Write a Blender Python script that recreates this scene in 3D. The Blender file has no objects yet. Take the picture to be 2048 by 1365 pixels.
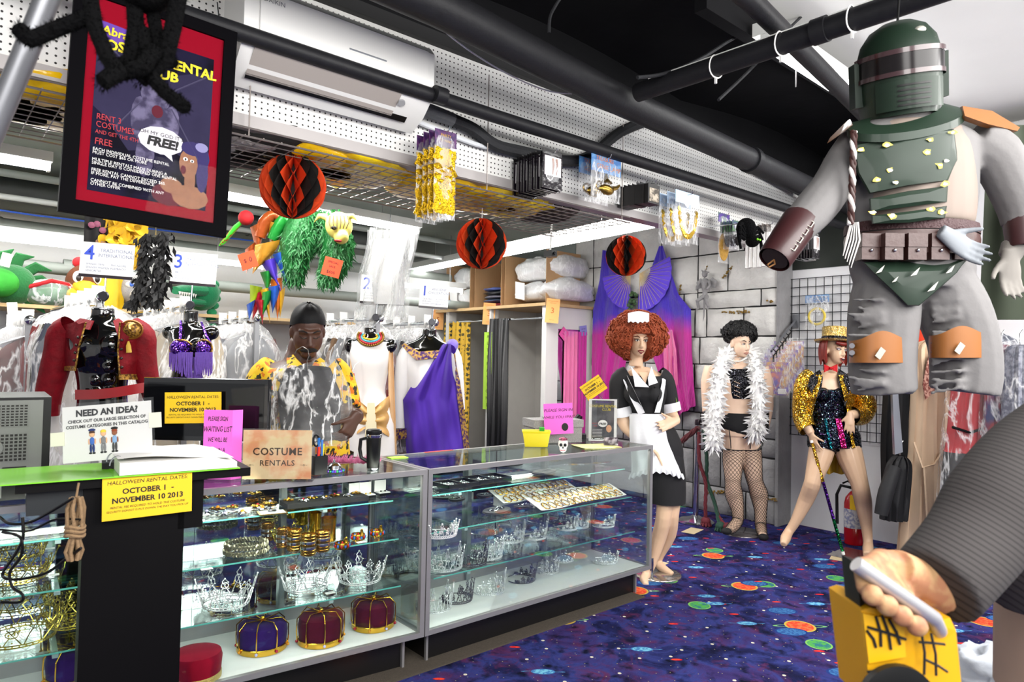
import bpy, bmesh, math, random
from mathutils import Vector, Matrix, Euler, noise
from math import pi, sin, cos, tan, atan2, sqrt, radians as rad
random.seed(7)
sc = bpy.context.scene
col = sc.collection
V3 = Vector
# ---------------------------------------------------------------- camera, world, lights, exposure
F, PIT, ROL, TR = 1368.9, .0268, .0198, .8558
CAM = V3((-1.896, -2.785, 1.5099))
_s, _c = sin(TR), cos(TR)
_U, _V, _Z = V3((_s, -_c, 0)), V3((_c, _s, 0)), V3((0, 0, 1))
FW = _V*cos(PIT)+_Z*sin(PIT); _u0 = -_V*sin(PIT)+_Z*cos(PIT)
RT = _U*cos(ROL)+_u0*sin(ROL); UP = -_U*sin(ROL)+_u0*cos(ROL)
camd = bpy.data.cameras.new('camera'); camo = bpy.data.objects.new('camera', camd); col.objects.link(camo)
camo.matrix_world = Matrix(((RT.x, UP.x, -FW.x, CAM.x), (RT.y, UP.y, -FW.y, CAM.y), (RT.z, UP.z, -FW.z, CAM.z), (0, 0, 0, 1)))
camd.sensor_width = 36; camd.lens = F/2048*36; camd.clip_start = .05
camd.dof.use_dof = True; camd.dof.focus_distance = 4.0; camd.dof.aperture_fstop = 5.0
sc.camera = camo
wd = bpy.data.worlds.new('world'); sc.world = wd; wd.use_nodes = True
wd.node_tree.nodes['Background'].inputs[0].default_value = (.95, .97, 1, 1)
wd.node_tree.nodes['Background'].inputs[1].default_value = .56
def area(name, loc, sx, sy, power, rot=(0, 0, 0), c=(1, .98, .95)):
    l = bpy.data.lights.new(name, 'AREA'); l.shape = 'RECTANGLE'; l.size = sx; l.size_y = sy; l.energy = power; l.color = c
    o = bpy.data.objects.new(name, l); col.objects.link(o); o.location = loc; o.rotation_euler = rot
    return o
# two fill panels added behind the photographer, no real windows, fluorescent battens over the customer side and the racks
area('front_fill_light', (-2.6, -3.6, 2.5), 2.4, 1.7, 125, (rad(52), 0, 0))
area('front_fill_light', (.6, -3.6, 2.5), 2.4, 1.7, 125, (rad(52), 0, 0))
area('ceiling_tube_light', (3.2, -3.4, 2.9), 2.4, .5, 80, (rad(40), 0, 0))
area('ceiling_tube_light', (-.3, 1.5, 2.86), 2.4, .2, 75)
area('ceiling_tube_light', (-1.6, 3.3, 2.76), 2.4, .2, 40)
area('ceiling_tube_light', (2.4, 1.5, 2.8), .2, 2.4, 50)
sc.view_settings.view_transform = 'Standard'; sc.view_settings.look = 'None'
sc.view_settings.gamma = 1; sc.view_settings.exposure = .34
sc.view_settings.use_curve_mapping = False
sc.cycles.transparent_max_bounces = 28
sc.cycles.max_bounces = 6; sc.cycles.diffuse_bounces = 3; sc.cycles.glossy_bounces = 3
sc.cycles.caustics_reflective = False; sc.cycles.caustics_refractive = False
# ---------------------------------------------------------------- points through the lens, at a real distance
def ray(x, y): return FW+RT*((x-1024)/F)-UP*((y-682.5)/F)
def at(x, y, d): return CAM+ray(x, y)*d
def onX(x, y, X): r = ray(x, y); return CAM+r*((X-CAM.x)/r.x)
def onY(x, y, Y): r = ray(x, y); return CAM+r*((Y-CAM.y)/r.y)
def onZ(x, y, Z): r = ray(x, y); return CAM+r*((Z-CAM.z)/r.z)
FACE = -atan2(_c, _s)      # rotation about z that turns a front (-y) towards the photographer
# ---------------------------------------------------------------- materials
MATS = {}
def srgb(h):
    if isinstance(h, str):
        h = h.lstrip('#'); v = [int(h[i:i+2], 16)/255 for i in (0, 2, 4)]
        return tuple((x/12.92 if x <= .04045 else ((x+.055)/1.055)**2.4) for x in v)+(1,)
    return tuple(h)+(1,) if len(h) == 3 else h
def nt(name):
    m = bpy.data.materials.new(name); m.use_nodes = True
    return m, m.node_tree, m.node_tree.nodes['Principled BSDF']
def N(t, typ, **kw):
    n = t.nodes.new(typ)
    for k, v in kw.items():
        if k.startswith('i_'):
            key = k[2:]; key = int(key) if key.isdigit() else key
            n.inputs[key].default_value = v
        else: setattr(n, k, v)
    return n
def math_(t, op, a, b=None, clamp=False):
    n = t.nodes.new('ShaderNodeMath'); n.operation = op; n.use_clamp = clamp
    for i, v in enumerate((a, b)):
        if v is None: continue
        if isinstance(v, (int, float)): n.inputs[i].default_value = v
        else: t.links.new(v, n.inputs[i])
    return n.outputs[0]
def mixc(t, fac, a, b):
    n = t.nodes.new('ShaderNodeMix'); n.data_type = 'RGBA'
    for sock, v in ((n.inputs[0], fac), (n.inputs[6], a), (n.inputs[7], b)):
        if isinstance(v, (int, float)): sock.default_value = v
        elif isinstance(v, (tuple, list)): sock.default_value = v
        elif isinstance(v, str): sock.default_value = srgb(v)
        else: t.links.new(v, sock)
    return n.outputs[2]
def mat(name, c='#808080', rough=.5, metal=0., var=0., vs=8., bump=0., bs=40., alpha=1., emit=0., coat=0., sheen=0., c2=None, spec=None, detail=3, trans=0.):
    if name in MATS: return MATS[name]
    m, t, b = nt(name); base = srgb(c)
    b.inputs['Base Color'].default_value = base; b.inputs['Roughness'].default_value = rough; b.inputs['Metallic'].default_value = metal
    m.diffuse_color = base
    tc = None
    if var or bump or c2: tc = N(t, 'ShaderNodeTexCoord')
    if var or c2:
        n = N(t, 'ShaderNodeTexNoise', i_Scale=vs, i_Detail=detail); t.links.new(tc.outputs['Object'], n.inputs['Vector'])
        if c2:
            r = N(t, 'ShaderNodeValToRGB'); r.color_ramp.elements[0].position = .42; r.color_ramp.elements[1].position = .58
            r.color_ramp.elements[0].color = base; r.color_ramp.elements[1].color = srgb(c2)
            t.links.new(n.outputs['Fac'], r.inputs[0]); t.links.new(r.outputs[0], b.inputs['Base Color'])
        else:
            lo = tuple(max(0, x*(1-var)) for x in base[:3])+(1,); hi = tuple(min(1, x*(1+var)) for x in base[:3])+(1,)
            t.links.new(mixc(t, n.outputs['Fac'], lo, hi), b.inputs['Base Color'])
    if bump:
        n = N(t, 'ShaderNodeTexNoise', i_Scale=bs, i_Detail=4.); t.links.new(tc.outputs['Object'], n.inputs['Vector'])
        bp = N(t, 'ShaderNodeBump', i_Strength=min(1, bump), i_Distance=.01); t.links.new(n.outputs['Fac'], bp.inputs['Height']); t.links.new(bp.outputs[0], b.inputs['Normal'])
    if alpha < 1: b.inputs['Alpha'].default_value = alpha
    if emit: b.inputs['Emission Color'].default_value = base; b.inputs['Emission Strength'].default_value = emit
    if coat: b.inputs['Coat Weight'].default_value = coat; b.inputs['Coat Roughness'].default_value = .06
    if sheen: b.inputs['Sheen Weight'].default_value = sheen; b.inputs['Sheen Roughness'].default_value = .4
    if spec is not None: b.inputs['Specular IOR Level'].default_value = spec
    if trans: b.inputs['Transmission Weight'].default_value = trans
    MATS[name] = m; return m
def film(name, c='#ffffff', lo=.12, hi=.75, scale=6., rough=.16, bump=.6, patch=1.):
    """crinkled clear plastic: mostly see-through, white shine streaks painted into its opacity"""
    if name in MATS: return MATS[name]
    m, t, b = nt(name); tc = N(t, 'ShaderNodeTexCoord')
    b.inputs['Base Color'].default_value = srgb(c); b.inputs['Roughness'].default_value = rough
    mp = N(t, 'ShaderNodeMapping'); mp.inputs['Scale'].default_value = (1, 1, .32); t.links.new(tc.outputs['Object'], mp.inputs[0])
    oi = N(t, 'ShaderNodeObjectInfo'); ad = N(t, 'ShaderNodeVectorMath', operation='ADD'); t.links.new(mp.outputs[0], ad.inputs[0]); t.links.new(oi.outputs['Location'], ad.inputs[1])
    n = N(t, 'ShaderNodeTexNoise', i_Scale=scale, i_Detail=4., i_Roughness=.55, i_Distortion=.5); t.links.new(ad.outputs[0], n.inputs['Vector'])
    r = math_(t, 'ABSOLUTE', math_(t, 'SUBTRACT', n.outputs['Fac'], .5))
    r = math_(t, 'SUBTRACT', 1., math_(t, 'MULTIPLY', r, 20.), True)
    r = math_(t, 'POWER', r, 1.6)
    n2 = N(t, 'ShaderNodeTexNoise', i_Scale=scale*.5, i_Detail=2.); t.links.new(ad.outputs[0], n2.inputs['Vector'])
    r = math_(t, 'MAXIMUM', r, math_(t, 'MULTIPLY', math_(t, 'SUBTRACT', n2.outputs['Fac'], .5, True), 2.2*patch, True))
    a = math_(t, 'ADD', math_(t, 'MULTIPLY', r, hi-lo), lo); t.links.new(a, b.inputs['Alpha'])  # opaque streaks imitate highlights on the crinkles
    bp = N(t, 'ShaderNodeBump', i_Strength=bump, i_Distance=.02); t.links.new(n.outputs['Fac'], bp.inputs['Height']); t.links.new(bp.outputs[0], b.inputs['Normal'])
    m.diffuse_color = (1, 1, 1, .4)
    MATS[name] = m; return m
def glass(name, tint='#f9fdfc', refl=.06, k=.5):
    if name in MATS: return MATS[name]
    m = bpy.data.materials.new(name); m.use_nodes = True; t = m.node_tree; t.nodes.clear()
    o = N(t, 'ShaderNodeOutputMaterial'); tr = N(t, 'ShaderNodeBsdfTransparent'); tr.inputs[0].default_value = srgb(tint)
    g = N(t, 'ShaderNodeBsdfGlossy'); g.inputs['Roughness'].default_value = .01
    fr = N(t, 'ShaderNodeFresnel'); fr.inputs[0].default_value = 1.45; mx = N(t, 'ShaderNodeMixShader')
    t.links.new(math_(t, 'ADD', math_(t, 'MULTIPLY', fr.outputs[0], k), refl*.1), mx.inputs[0])
    t.links.new(tr.outputs[0], mx.inputs[1]); t.links.new(g.outputs[0], mx.inputs[2]); t.links.new(mx.outputs[0], o.inputs[0])
    m.diffuse_color = (.8, .9, .9, .2)
    MATS[name] = m; return m
def sequin(name, cols, scale=160., rough=.18, metal=.9, spark=.12):
    """cloth sewn with little mirrors: cells of differing colour and tilt"""
    if name in MATS: return MATS[name]
    m, t, b = nt(name); tc = N(t, 'ShaderNodeTexCoord'); v = N(t, 'ShaderNodeTexVoronoi', i_Scale=scale); t.links.new(tc.outputs['Object'], v.inputs['Vector'])
    sp = N(t, 'ShaderNodeSeparateColor'); t.links.new(v.outputs['Color'], sp.inputs[0])
    r = N(t, 'ShaderNodeValToRGB'); r.color_ramp.interpolation = 'CONSTANT'
    while len(r.color_ramp.elements) < len(cols): r.color_ramp.elements.new(.5)
    for i, c in enumerate(cols): r.color_ramp.elements[i].position = i/len(cols); r.color_ramp.elements[i].color = srgb(c)
    t.links.new(sp.outputs[0], r.inputs[0]); t.links.new(r.outputs[0], b.inputs['Base Color'])
    b.inputs['Metallic'].default_value = metal; b.inputs['Roughness'].default_value = rough
    g = N(t, 'ShaderNodeNewGeometry'); sub = N(t, 'ShaderNodeVectorMath', operation='SUBTRACT'); t.links.new(v.outputs['Color'], sub.inputs[0]); sub.inputs[1].default_value = (.5, .5, .5)
    scl = N(t, 'ShaderNodeVectorMath', operation='SCALE'); t.links.new(sub.outputs[0], scl.inputs[0]); scl.inputs['Scale'].default_value = .9
    add = N(t, 'ShaderNodeVectorMath', operation='ADD'); t.links.new(g.outputs['Normal'], add.inputs[0]); t.links.new(scl.outputs[0], add.inputs[1])
    no = N(t, 'ShaderNodeVectorMath', operation='NORMALIZE'); t.links.new(add.outputs[0], no.inputs[0]); t.links.new(no.outputs[0], b.inputs['Normal'])
    MATS[name] = m; return m
def randmat(name, cols, rough=.7, spec=.3):
    """cloth whose colour is drawn per object"""
    if name in MATS: return MATS[name]
    m, t, b = nt(name); oi = N(t, 'ShaderNodeObjectInfo'); r = N(t, 'ShaderNodeValToRGB'); r.color_ramp.interpolation = 'CONSTANT'
    while len(r.color_ramp.elements) < len(cols): r.color_ramp.elements.new(.5)
    for i, c in enumerate(cols): r.color_ramp.elements[i].position = i/len(cols); r.color_ramp.elements[i].color = srgb(c)
    t.links.new(oi.outputs['Random'], r.inputs[0])
    tc = N(t, 'ShaderNodeTexCoord'); n = N(t, 'ShaderNodeTexNoise', i_Scale=14., i_Detail=3.); t.links.new(tc.outputs['Object'], n.inputs['Vector'])
    t.links.new(mixc(t, math_(t, 'MULTIPLY', n.outputs['Fac'], .35), r.outputs[0], (.25, .22, .2, 1)), b.inputs['Base Color'])
    b.inputs['Roughness'].default_value = rough; b.inputs['Specular IOR Level'].default_value = spec
    MATS[name] = m; return m
# ---------------------------------------------------------------- meshes
def frame(d, ref=None):
    d = V3(d).normalized(); ref = V3(ref) if ref is not None else V3((1, 0, 0))
    if abs(d.dot(ref.normalized())) > .97: ref = V3((0, 1, 0)) if abs(d.y) < .9 else V3((0, 0, 1))
    x = (ref-d*ref.dot(d)).normalized(); return x, d.cross(x), d
class M:
    def __init__(s): s.v = []; s.f = []; s.mi = []; s.slot = 0
    def mat(s, i): s.slot = i; return s
    def _f(s, fs):
        s.f += fs; s.mi += [s.slot]*len(fs)
    def box(s, x0, x1, y0, y1, z0, z1, R=None, c=None):
        n = len(s.v); vs = [V3((x, y, z)) for z in (z0, z1) for y in (y0, y1) for x in (x0, x1)]
        if R is not None: vs = [R @ v for v in vs]
        if c is not None: vs = [v+V3(c) for v in vs]
        s.v += vs; s._f([tuple(n+i for i in q) for q in ((0, 2, 3, 1), (4, 5, 7, 6), (0, 1, 5, 4), (2, 6, 7, 3), (0, 4, 6, 2), (1, 3, 7, 5))]); return s
    def cbox(s, c, sx, sy, sz, R=None): return s.box(-sx/2, sx/2, -sy/2, sy/2, -sz/2, sz/2, R, c)
    def rings(s, rs, close=True, cap=True, wrap=False):
        n0 = len(s.v); k = len(rs[0])
        for r in rs: s.v += [V3(p) for p in r]
        fs = []; L = len(rs)
        for i in range(L if wrap else L-1):
            a = n0+i*k; b = n0+((i+1) % L)*k
            for j in range(k if close else k-1):
                j2 = (j+1) % k; fs.append((a+j, a+j2, b+j2, b+j))
        if cap and close and not wrap: fs.append(tuple(n0+j for j in reversed(range(k)))); fs.append(tuple(n0+(L-1)*k+j for j in range(k)))
        s._f(fs); return s
    def tube(s, pts, r, n=8, cap=True, closed=False, ref=None, flat=1.):
        pts = [V3(p) for p in pts]; L = len(pts); rs = []; pr = ref
        for i, p in enumerate(pts):
            if closed: d = pts[(i+1) % L]-pts[i-1]
            else: d = pts[min(i+1, L-1)]-pts[max(i-1, 0)]
            if d.length < 1e-9: d = V3((0, 0, 1))
            x, y, _ = frame(d, pr); pr = x
            rr = r[i] if isinstance(r, (list, tuple)) else r
            if isinstance(rr, (list, tuple)): rx, ry = rr
            else: rx, ry = rr, rr*flat
            rs.append([p+x*(rx*cos(2*pi*j/n))+y*(ry*sin(2*pi*j/n)) for j in range(n)])
        return s.rings(rs, cap=cap, wrap=closed)
    def lathe(s, prof, n=24, c=(0, 0, 0), R=None, cap=True):
        c = V3(c); rs = []
        for r, z in prof:
            ring = [V3((r*cos(2*pi*j/n), r*sin(2*pi*j/n), z)) for j in range(n)]
            if R is not None: ring = [R @ p for p in ring]
            rs.append([p+c for p in ring])
        return s.rings(rs, cap=cap)
    def ell(s, c, r, nu=16, nv=10, R=None):
        if isinstance(r, (int, float)): r = (r, r, r)
        rs = []
        for i in range(nv+1):
            a = -pi/2+pi*i/nv; q = max(cos(a), .02)
            ring = [V3((r[0]*q*cos(2*pi*j/nu), r[1]*q*sin(2*pi*j/nu), r[2]*sin(a))) for j in range(nu)]
            if R is not None: ring = [R @ p for p in ring]
            rs.append([p+V3(c) for p in ring])
        return s.rings(rs)
    def grid(s, fn, nu, nv, wrap=False):
        n0 = len(s.v); kv = nv+1
        for i in range(nu if wrap else nu+1):
            for j in range(kv): s.v.append(V3(fn(i/nu, j/nv)))
        fs = []
        for i in range(nu):
            a = n0+i*kv; b = n0+((i+1) % nu if wrap else i+1)*kv
            for j in range(nv): fs.append((a+j, b+j, b+j+1, a+j+1))
        s._f(fs); return s
    def prism(s, poly, y0, y1, R=None, c=None):
        """outline in x,z given thickness along y"""
        k = len(poly); n = len(s.v); vs = [V3((p[0], y, p[1])) for y in (y0, y1) for p in poly]
        if R is not None: vs = [R @ v for v in vs]
        if c is not None: vs = [v+V3(c) for v in vs]
        s.v += vs; fs = [tuple(n+i for i in range(k)), tuple(n+k+i for i in reversed(range(k)))]
        fs += [(n+i, n+k+i, n+k+(i+1) % k, n+(i+1) % k) for i in range(k)]
        s._f(fs); return s
    def xf(s, mt):
        s.v = [mt @ v for v in s.v]; return s
    def mesh(s, name, mats, smooth=True, ang=35):
        me = bpy.data.meshes.new(name); me.from_pydata([tuple(v) for v in s.v], [], s.f)
        if not isinstance(mats, (list, tuple)): mats = [mats]
        for m in mats: me.materials.append(m)
        if len(mats) > 1: me.polygons.foreach_set('material_index', s.mi)
        bm = bmesh.new(); bm.from_mesh(me); bmesh.ops.recalc_face_normals(bm, faces=bm.faces)
        if smooth:
            for f in bm.faces: f.smooth = True
            for e in bm.edges:
                if len(e.link_faces) == 2 and e.calc_face_angle(0) > rad(ang): e.smooth = False
        bm.to_mesh(me); bm.free(); me.update(); return me
    def build(s, name, mats, parent=None, world=False, smooth=True, ang=35):
        if world and parent is not None: s.v = [v-parent.location for v in s.v]
        return link(name, s.mesh(name, mats, smooth, ang), parent)
def link(name, me, parent=None):
    o = bpy.data.objects.new(name, me); col.objects.link(o)
    if parent is not None: o.parent = parent
    return o
def tag(o, label=None, cat=None, group=None, kind=None):
    if label: o['label'] = label
    if cat: o['category'] = cat
    if group: o['group'] = group
    if kind: o['kind'] = kind
    return o
def T(name, label, cat, loc=(0, 0, 0), rz=0., group=None, rot=None):
    o = bpy.data.objects.new(name, None); col.objects.link(o); o.empty_display_size = .05
    o.location = loc; o.rotation_euler = rot if rot is not None else (0, 0, rz)
    return tag(o, label, cat, group)
def S(name, m, mats, smooth=False):
    return tag(m.build(name, mats, smooth=smooth), kind='structure')
def dup(root, loc=None, rz=None, label=None, group=None, rot=None, scale=None):
    def cp(o, par):
        c = o.copy(); col.objects.link(c); c.parent = par
        for ch in o.children: cp(ch, c)
        return c
    r = cp(root, None)
    if loc is not None: r.location = loc
    if rz is not None: r.rotation_euler = (0, 0, rz)
    if rot is not None: r.rotation_euler = rot
    if scale is not None: r.scale = (scale,)*3 if isinstance(scale, (int, float)) else scale
    if label: r['label'] = label
    if group: r['group'] = group
    return r
TMP = bpy.data.scenes.new('workbench')
def evalmesh(o, name):
    col.objects.unlink(o); TMP.collection.objects.link(o)
    vl = TMP.view_layers[0]; vl.update(); dg = vl.depsgraph
    me = bpy.data.meshes.new_from_object(o.evaluated_get(dg)); me.name = name
    d = o.data; bpy.data.objects.remove(o)
    return me
def fuse(m, name, material, vox=.006, smooth=6, parent=None, world=False):
    """one continuous skin over overlapping lofts"""
    if world and parent is not None: m.v = [v-parent.location for v in m.v]
    o = link('tmp', m.mesh('tmp', material, False))
    r = o.modifiers.new('r', 'REMESH'); r.mode = 'VOXEL'; r.voxel_size = vox; r.use_smooth_shade = True
    if smooth: q = o.modifiers.new('s', 'SMOOTH'); q.iterations = smooth; q.factor = .5
    me = evalmesh(o, name); me.materials.clear(); me.materials.append(material)
    for p in me.polygons: p.use_smooth = True
    return link(name, me, parent)
TXT = {}
def text(s, size, material, parent, x, z, y=-.0012, align='CENTER', shear=0., rot=0., xs=1., name='lettering', bold=0., space=1., jit=0.):
    key = (s, round(size, 4), align, shear, bold, space)
    if key not in TXT:
        cu = bpy.data.curves.new('t', 'FONT'); cu.body = s; cu.size = size; cu.align_x = align; cu.align_y = 'CENTER'; cu.shear = shear; cu.resolution_u = 2
        cu.offset = bold; cu.space_character = space
        o = link('tmp', cu); TXT[key] = evalmesh(o, 'lettering')
    me = TXT[key].copy(); me.materials.clear(); me.materials.append(material)
    if jit:
        for v in me.vertices:
            k = round(v.co.x/size*1.3); v.co.y += jit*size*sin(k*2.1+len(s)); v.co.x += jit*size*.5*sin(v.co.y/size*5+k)
    o = link(name, me, parent); o.location = (x, y, z); o.rotation_euler = (pi/2, -rot, 0); o.scale = (xs, 1, 1)
    return o
def sign(name, label, w, h, loc, rz, material, lines=(), tilt=0., roll=0., cat='sign', t=.002, group=None, poly=None):
    """flat printed sheet: local x to the right, z up, face towards -y"""
    r = T(name, label, cat, loc, rot=(Matrix.Rotation(rz, 3, 'Z') @ Matrix.Rotation(tilt, 3, 'X') @ Matrix.Rotation(roll, 3, 'Y')).to_euler(), group=group)
    sh = M().box(-w/2, w/2, 0, t, -h/2, h/2).build('sheet', material, r, smooth=False)
    for l in lines: text(l[0], l[3], l[4], sh, l[1], l[2], **(l[5] if len(l) > 5 else {}))
    return r
def wob(v, k=1., s=3., a=.01):
    return V3((noise.noise(V3(v)*s+V3((k, 0, 0))), noise.noise(V3(v)*s+V3((0, k+9, 0))), noise.noise(V3(v)*s+V3((0, 0, k+19)))))*a
def lerp(a, b, t): return a+(b-a)*t
WHITE = mat('white_paint', '#e9e9e8', .6, var=.04); BLACK = mat('black_plastic', '#0b0b0c', .4, spec=.3); INK = mat('black_ink', '#141416', .7)
CHROME = mat('chrome', '#c9ccd0', .12, 1.); STEEL = mat('brushed_aluminium', '#9a9899', .38, .55, var=.06, vs=30); WHITEPAPER = mat('white_paper', '#f4f3f0', .7)
GOLD = mat('gold_metal', '#d8a93a', .22, 1.); SILVER = mat('silver_metal', '#dfe1e4', .16, 1.); MATTEBLACK = mat('black_cloth', '#0c0c0f', .85, var=.2, vs=20)
# ---------------------------------------------------------------- the setting
def carpet():
    m, t, b = nt('galaxy_carpet'); g = N(t, 'ShaderNodeNewGeometry'); pos = g.outputs['Position']
    n1 = N(t, 'ShaderNodeTexNoise', i_Scale=3.4, i_Detail=5., i_Roughness=.62, i_Distortion=.6); t.links.new(pos, n1.inputs['Vector'])
    n2 = N(t, 'ShaderNodeTexNoise', i_Scale=6.5, i_Detail=5., i_Roughness=.65, i_Distortion=.9); t.links.new(pos, n2.inputs['Vector'])
    r = N(t, 'ShaderNodeValToRGB'); cr = r.color_ramp
    for p, c in ((.3, '#0e1028'), (.43, '#191c48'), (.52, '#2f3672'), (.6, '#352a5e'), (.72, '#15163a')):
        e = cr.elements.new(p); e.color = srgb(c)
    cr.elements.remove(cr.elements[0]); cr.elements.remove(cr.elements[-1])
    t.links.new(n1.outputs['Fac'], r.inputs[0])
    base = mixc(t, math_(t, 'MULTIPLY', math_(t, 'SUBTRACT', n2.outputs['Fac'], .52, True), 5.5, True), r.outputs[0], '#55264a')
    n3 = N(t, 'ShaderNodeTexNoise', i_Scale=11., i_Detail=4.); t.links.new(pos, n3.inputs['Vector'])
    base = mixc(t, math_(t, 'MULTIPLY', math_(t, 'SUBTRACT', n3.outputs['Fac'], .54, True), 6., True), base, '#080a20')
    # stars
    v = N(t, 'ShaderNodeTexVoronoi', i_Scale=4.6, voronoi_dimensions='2D'); t.links.new(pos, v.inputs['Vector'])
    base = mixc(t, math_(t, 'LESS_THAN', v.outputs['Distance'], .042), base, '#cfc8b4')
    v = N(t, 'ShaderNodeTexVoronoi', i_Scale=12., voronoi_dimensions='2D'); t.links.new(pos, v.inputs['Vector'])
    base = mixc(t, math_(t, 'LESS_THAN', v.outputs['Distance'], .035), base, '#8f8a6a')
    # woven planets, moons and galaxies: (scale, seed, disc radius, ring radius, colours)
    sep = N(t, 'ShaderNodeSeparateXYZ'); t.links.new(pos, sep.inputs[0])
    ux = math_(t, 'ADD', math_(t, 'MULTIPLY', sep.outputs[0], _U.x), math_(t, 'MULTIPLY', sep.outputs[1], _U.y))
    uy = math_(t, 'ADD', math_(t, 'MULTIPLY', sep.outputs[0], -_U.y), math_(t, 'MULTIPLY', sep.outputs[1], _U.x))
    def layer(base, scale, off, rad_, cols, ring, stretch, keep, hatch):
        cv = N(t, 'ShaderNodeCombineXYZ')
        t.links.new(math_(t, 'ADD', math_(t, 'MULTIPLY', ux, scale*stretch[0]), off), cv.inputs[0]); t.links.new(math_(t, 'ADD', math_(t, 'MULTIPLY', uy, scale*stretch[1]), off*1.7), cv.inputs[1])
        v = N(t, 'ShaderNodeTexVoronoi', i_Scale=1., i_Randomness=.75, voronoi_dimensions='2D'); t.links.new(cv.outputs[0], v.inputs['Vector'])
        sp = N(t, 'ShaderNodeSeparateColor'); t.links.new(v.outputs['Color'], sp.inputs[0])
        on = math_(t, 'LESS_THAN', sp.outputs[0], keep)
        d = v.outputs['Distance']
        disc = math_(t, 'MULTIPLY', math_(t, 'LESS_THAN', d, rad_), on)
        w = N(t, 'ShaderNodeTexNoise', i_Scale=hatch, i_Detail=2.); t.links.new(pos, w.inputs['Vector'])
        c = mixc(t, math_(t, 'MULTIPLY', math_(t, 'SUBTRACT', w.outputs['Fac'], .45, True), 8., True), cols[0], cols[1])
        c = mixc(t, math_(t, 'GREATER_THAN', d, rad_*.86), c, cols[2])
        if ring:
            df = N(t, 'ShaderNodeVectorMath', operation='SUBTRACT'); t.links.new(cv.outputs[0], df.inputs[0]); t.links.new(v.outputs['Position'], df.inputs[1])
            s2 = N(t, 'ShaderNodeSeparateXYZ'); t.links.new(df.outputs[0], s2.inputs[0])
            e = math_(t, 'SQRT', math_(t, 'ADD', math_(t, 'POWER', math_(t, 'ABSOLUTE', s2.outputs[0]), 2.), math_(t, 'POWER', math_(t, 'MULTIPLY', math_(t, 'ABSOLUTE', s2.outputs[1]), 7.), 2.)))
            rg = math_(t, 'MULTIPLY', math_(t, 'LESS_THAN', math_(t, 'ABSOLUTE', math_(t, 'SUBTRACT', e, rad_*1.7)), rad_*.14), on)
            base = mixc(t, rg, base, ring)
        return mixc(t, disc, base, c)
    base = layer(base, 1.45, 3.3, .125, ('#d2402a', '#d8663e', '#b59c46'), '#6fa56a', (1, 1), .45, 40.)
    base = layer(base, 1.6, 11.7, .11, ('#4c9a4a', '#2f6a70', '#74ac58'), None, (1, 1), .4, 22.)
    base = layer(base, 1.5, 23.1, .14, ('#3b6a9c', '#274b83', '#1f3470'), None, (1, 1.6), .4, 60.)
    base = layer(base, 2.5, 31.9, .075, ('#c8262c', '#e0452f', '#a11c2c'), None, (1, 2.6), .42, 30.)
    base = layer(base, 1.7, 47.2, .1, ('#6fb1c9', '#3b70a8', '#3b70a8'), '#4f86b3', (1, 2.), .35, 50.)
    t.links.new(base, b.inputs['Base Color']); b.inputs['Roughness'].default_value = .95; b.inputs['Specular IOR Level'].default_value = .1
    n4 = N(t, 'ShaderNodeTexNoise', i_Scale=260., i_Detail=2.); t.links.new(pos, n4.inputs['Vector'])
    bp = N(t, 'ShaderNodeBump', i_Strength=.5, i_Distance=.006); t.links.new(n4.outputs['Fac'], bp.inputs['Height']); t.links.new(bp.outputs[0], b.inputs['Normal'])
    return m
S('floor', M().box(-5, 6, -5, 6.5, -.1, 0), carpet())
S('trim_1', M().box(-1.9, 1.66, -.33, -.002, .0, .004).xf(Matrix.Translation((.02, .31, 0))), mat('brown_carpet', '#4a4238', .95, var=.35, vs=90, bump=.4, bs=200))
# pegboard fascia over the counter
def pegmat():
    m, t, b = nt('white_pegboard'); g = N(t, 'ShaderNodeNewGeometry'); sp = N(t, 'ShaderNodeSeparateXYZ'); t.links.new(g.outputs['Position'], sp.inputs[0])
    def cell(o): return math_(t, 'SUBTRACT', math_(t, 'FRACT', math_(t, 'MULTIPLY', o, 1/.0262)), .5)
    x, z = cell(sp.outputs[0]), cell(sp.outputs[2])
    d = math_(t, 'ADD', math_(t, 'MULTIPLY', x, x), math_(t, 'MULTIPLY', z, z))
    t.links.new(mixc(t, math_(t, 'LESS_THAN', d, .026), '#e6e5e2', '#15110c'), b.inputs['Base Color']); b.inputs['Roughness'].default_value = .5
    return m
PEG = pegmat()
fascia = S('wall_fascia', M().box(-3.2, 4.2, .1, .16, 2.5, 3.12), PEG)
lip = M().box(-3.2, 4.2, .075, .17, 2.455, 2.505).build('lip', mat('grey_metal_edge', '#a7a2a1', .45, .3, var=.08), fascia, smooth=False)
M().box(-3.2, 4.2, .06, .17, 3.1, 3.16).build('top_rail', mat('black_rail', '#101012', .6), fascia, smooth=False)
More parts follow.
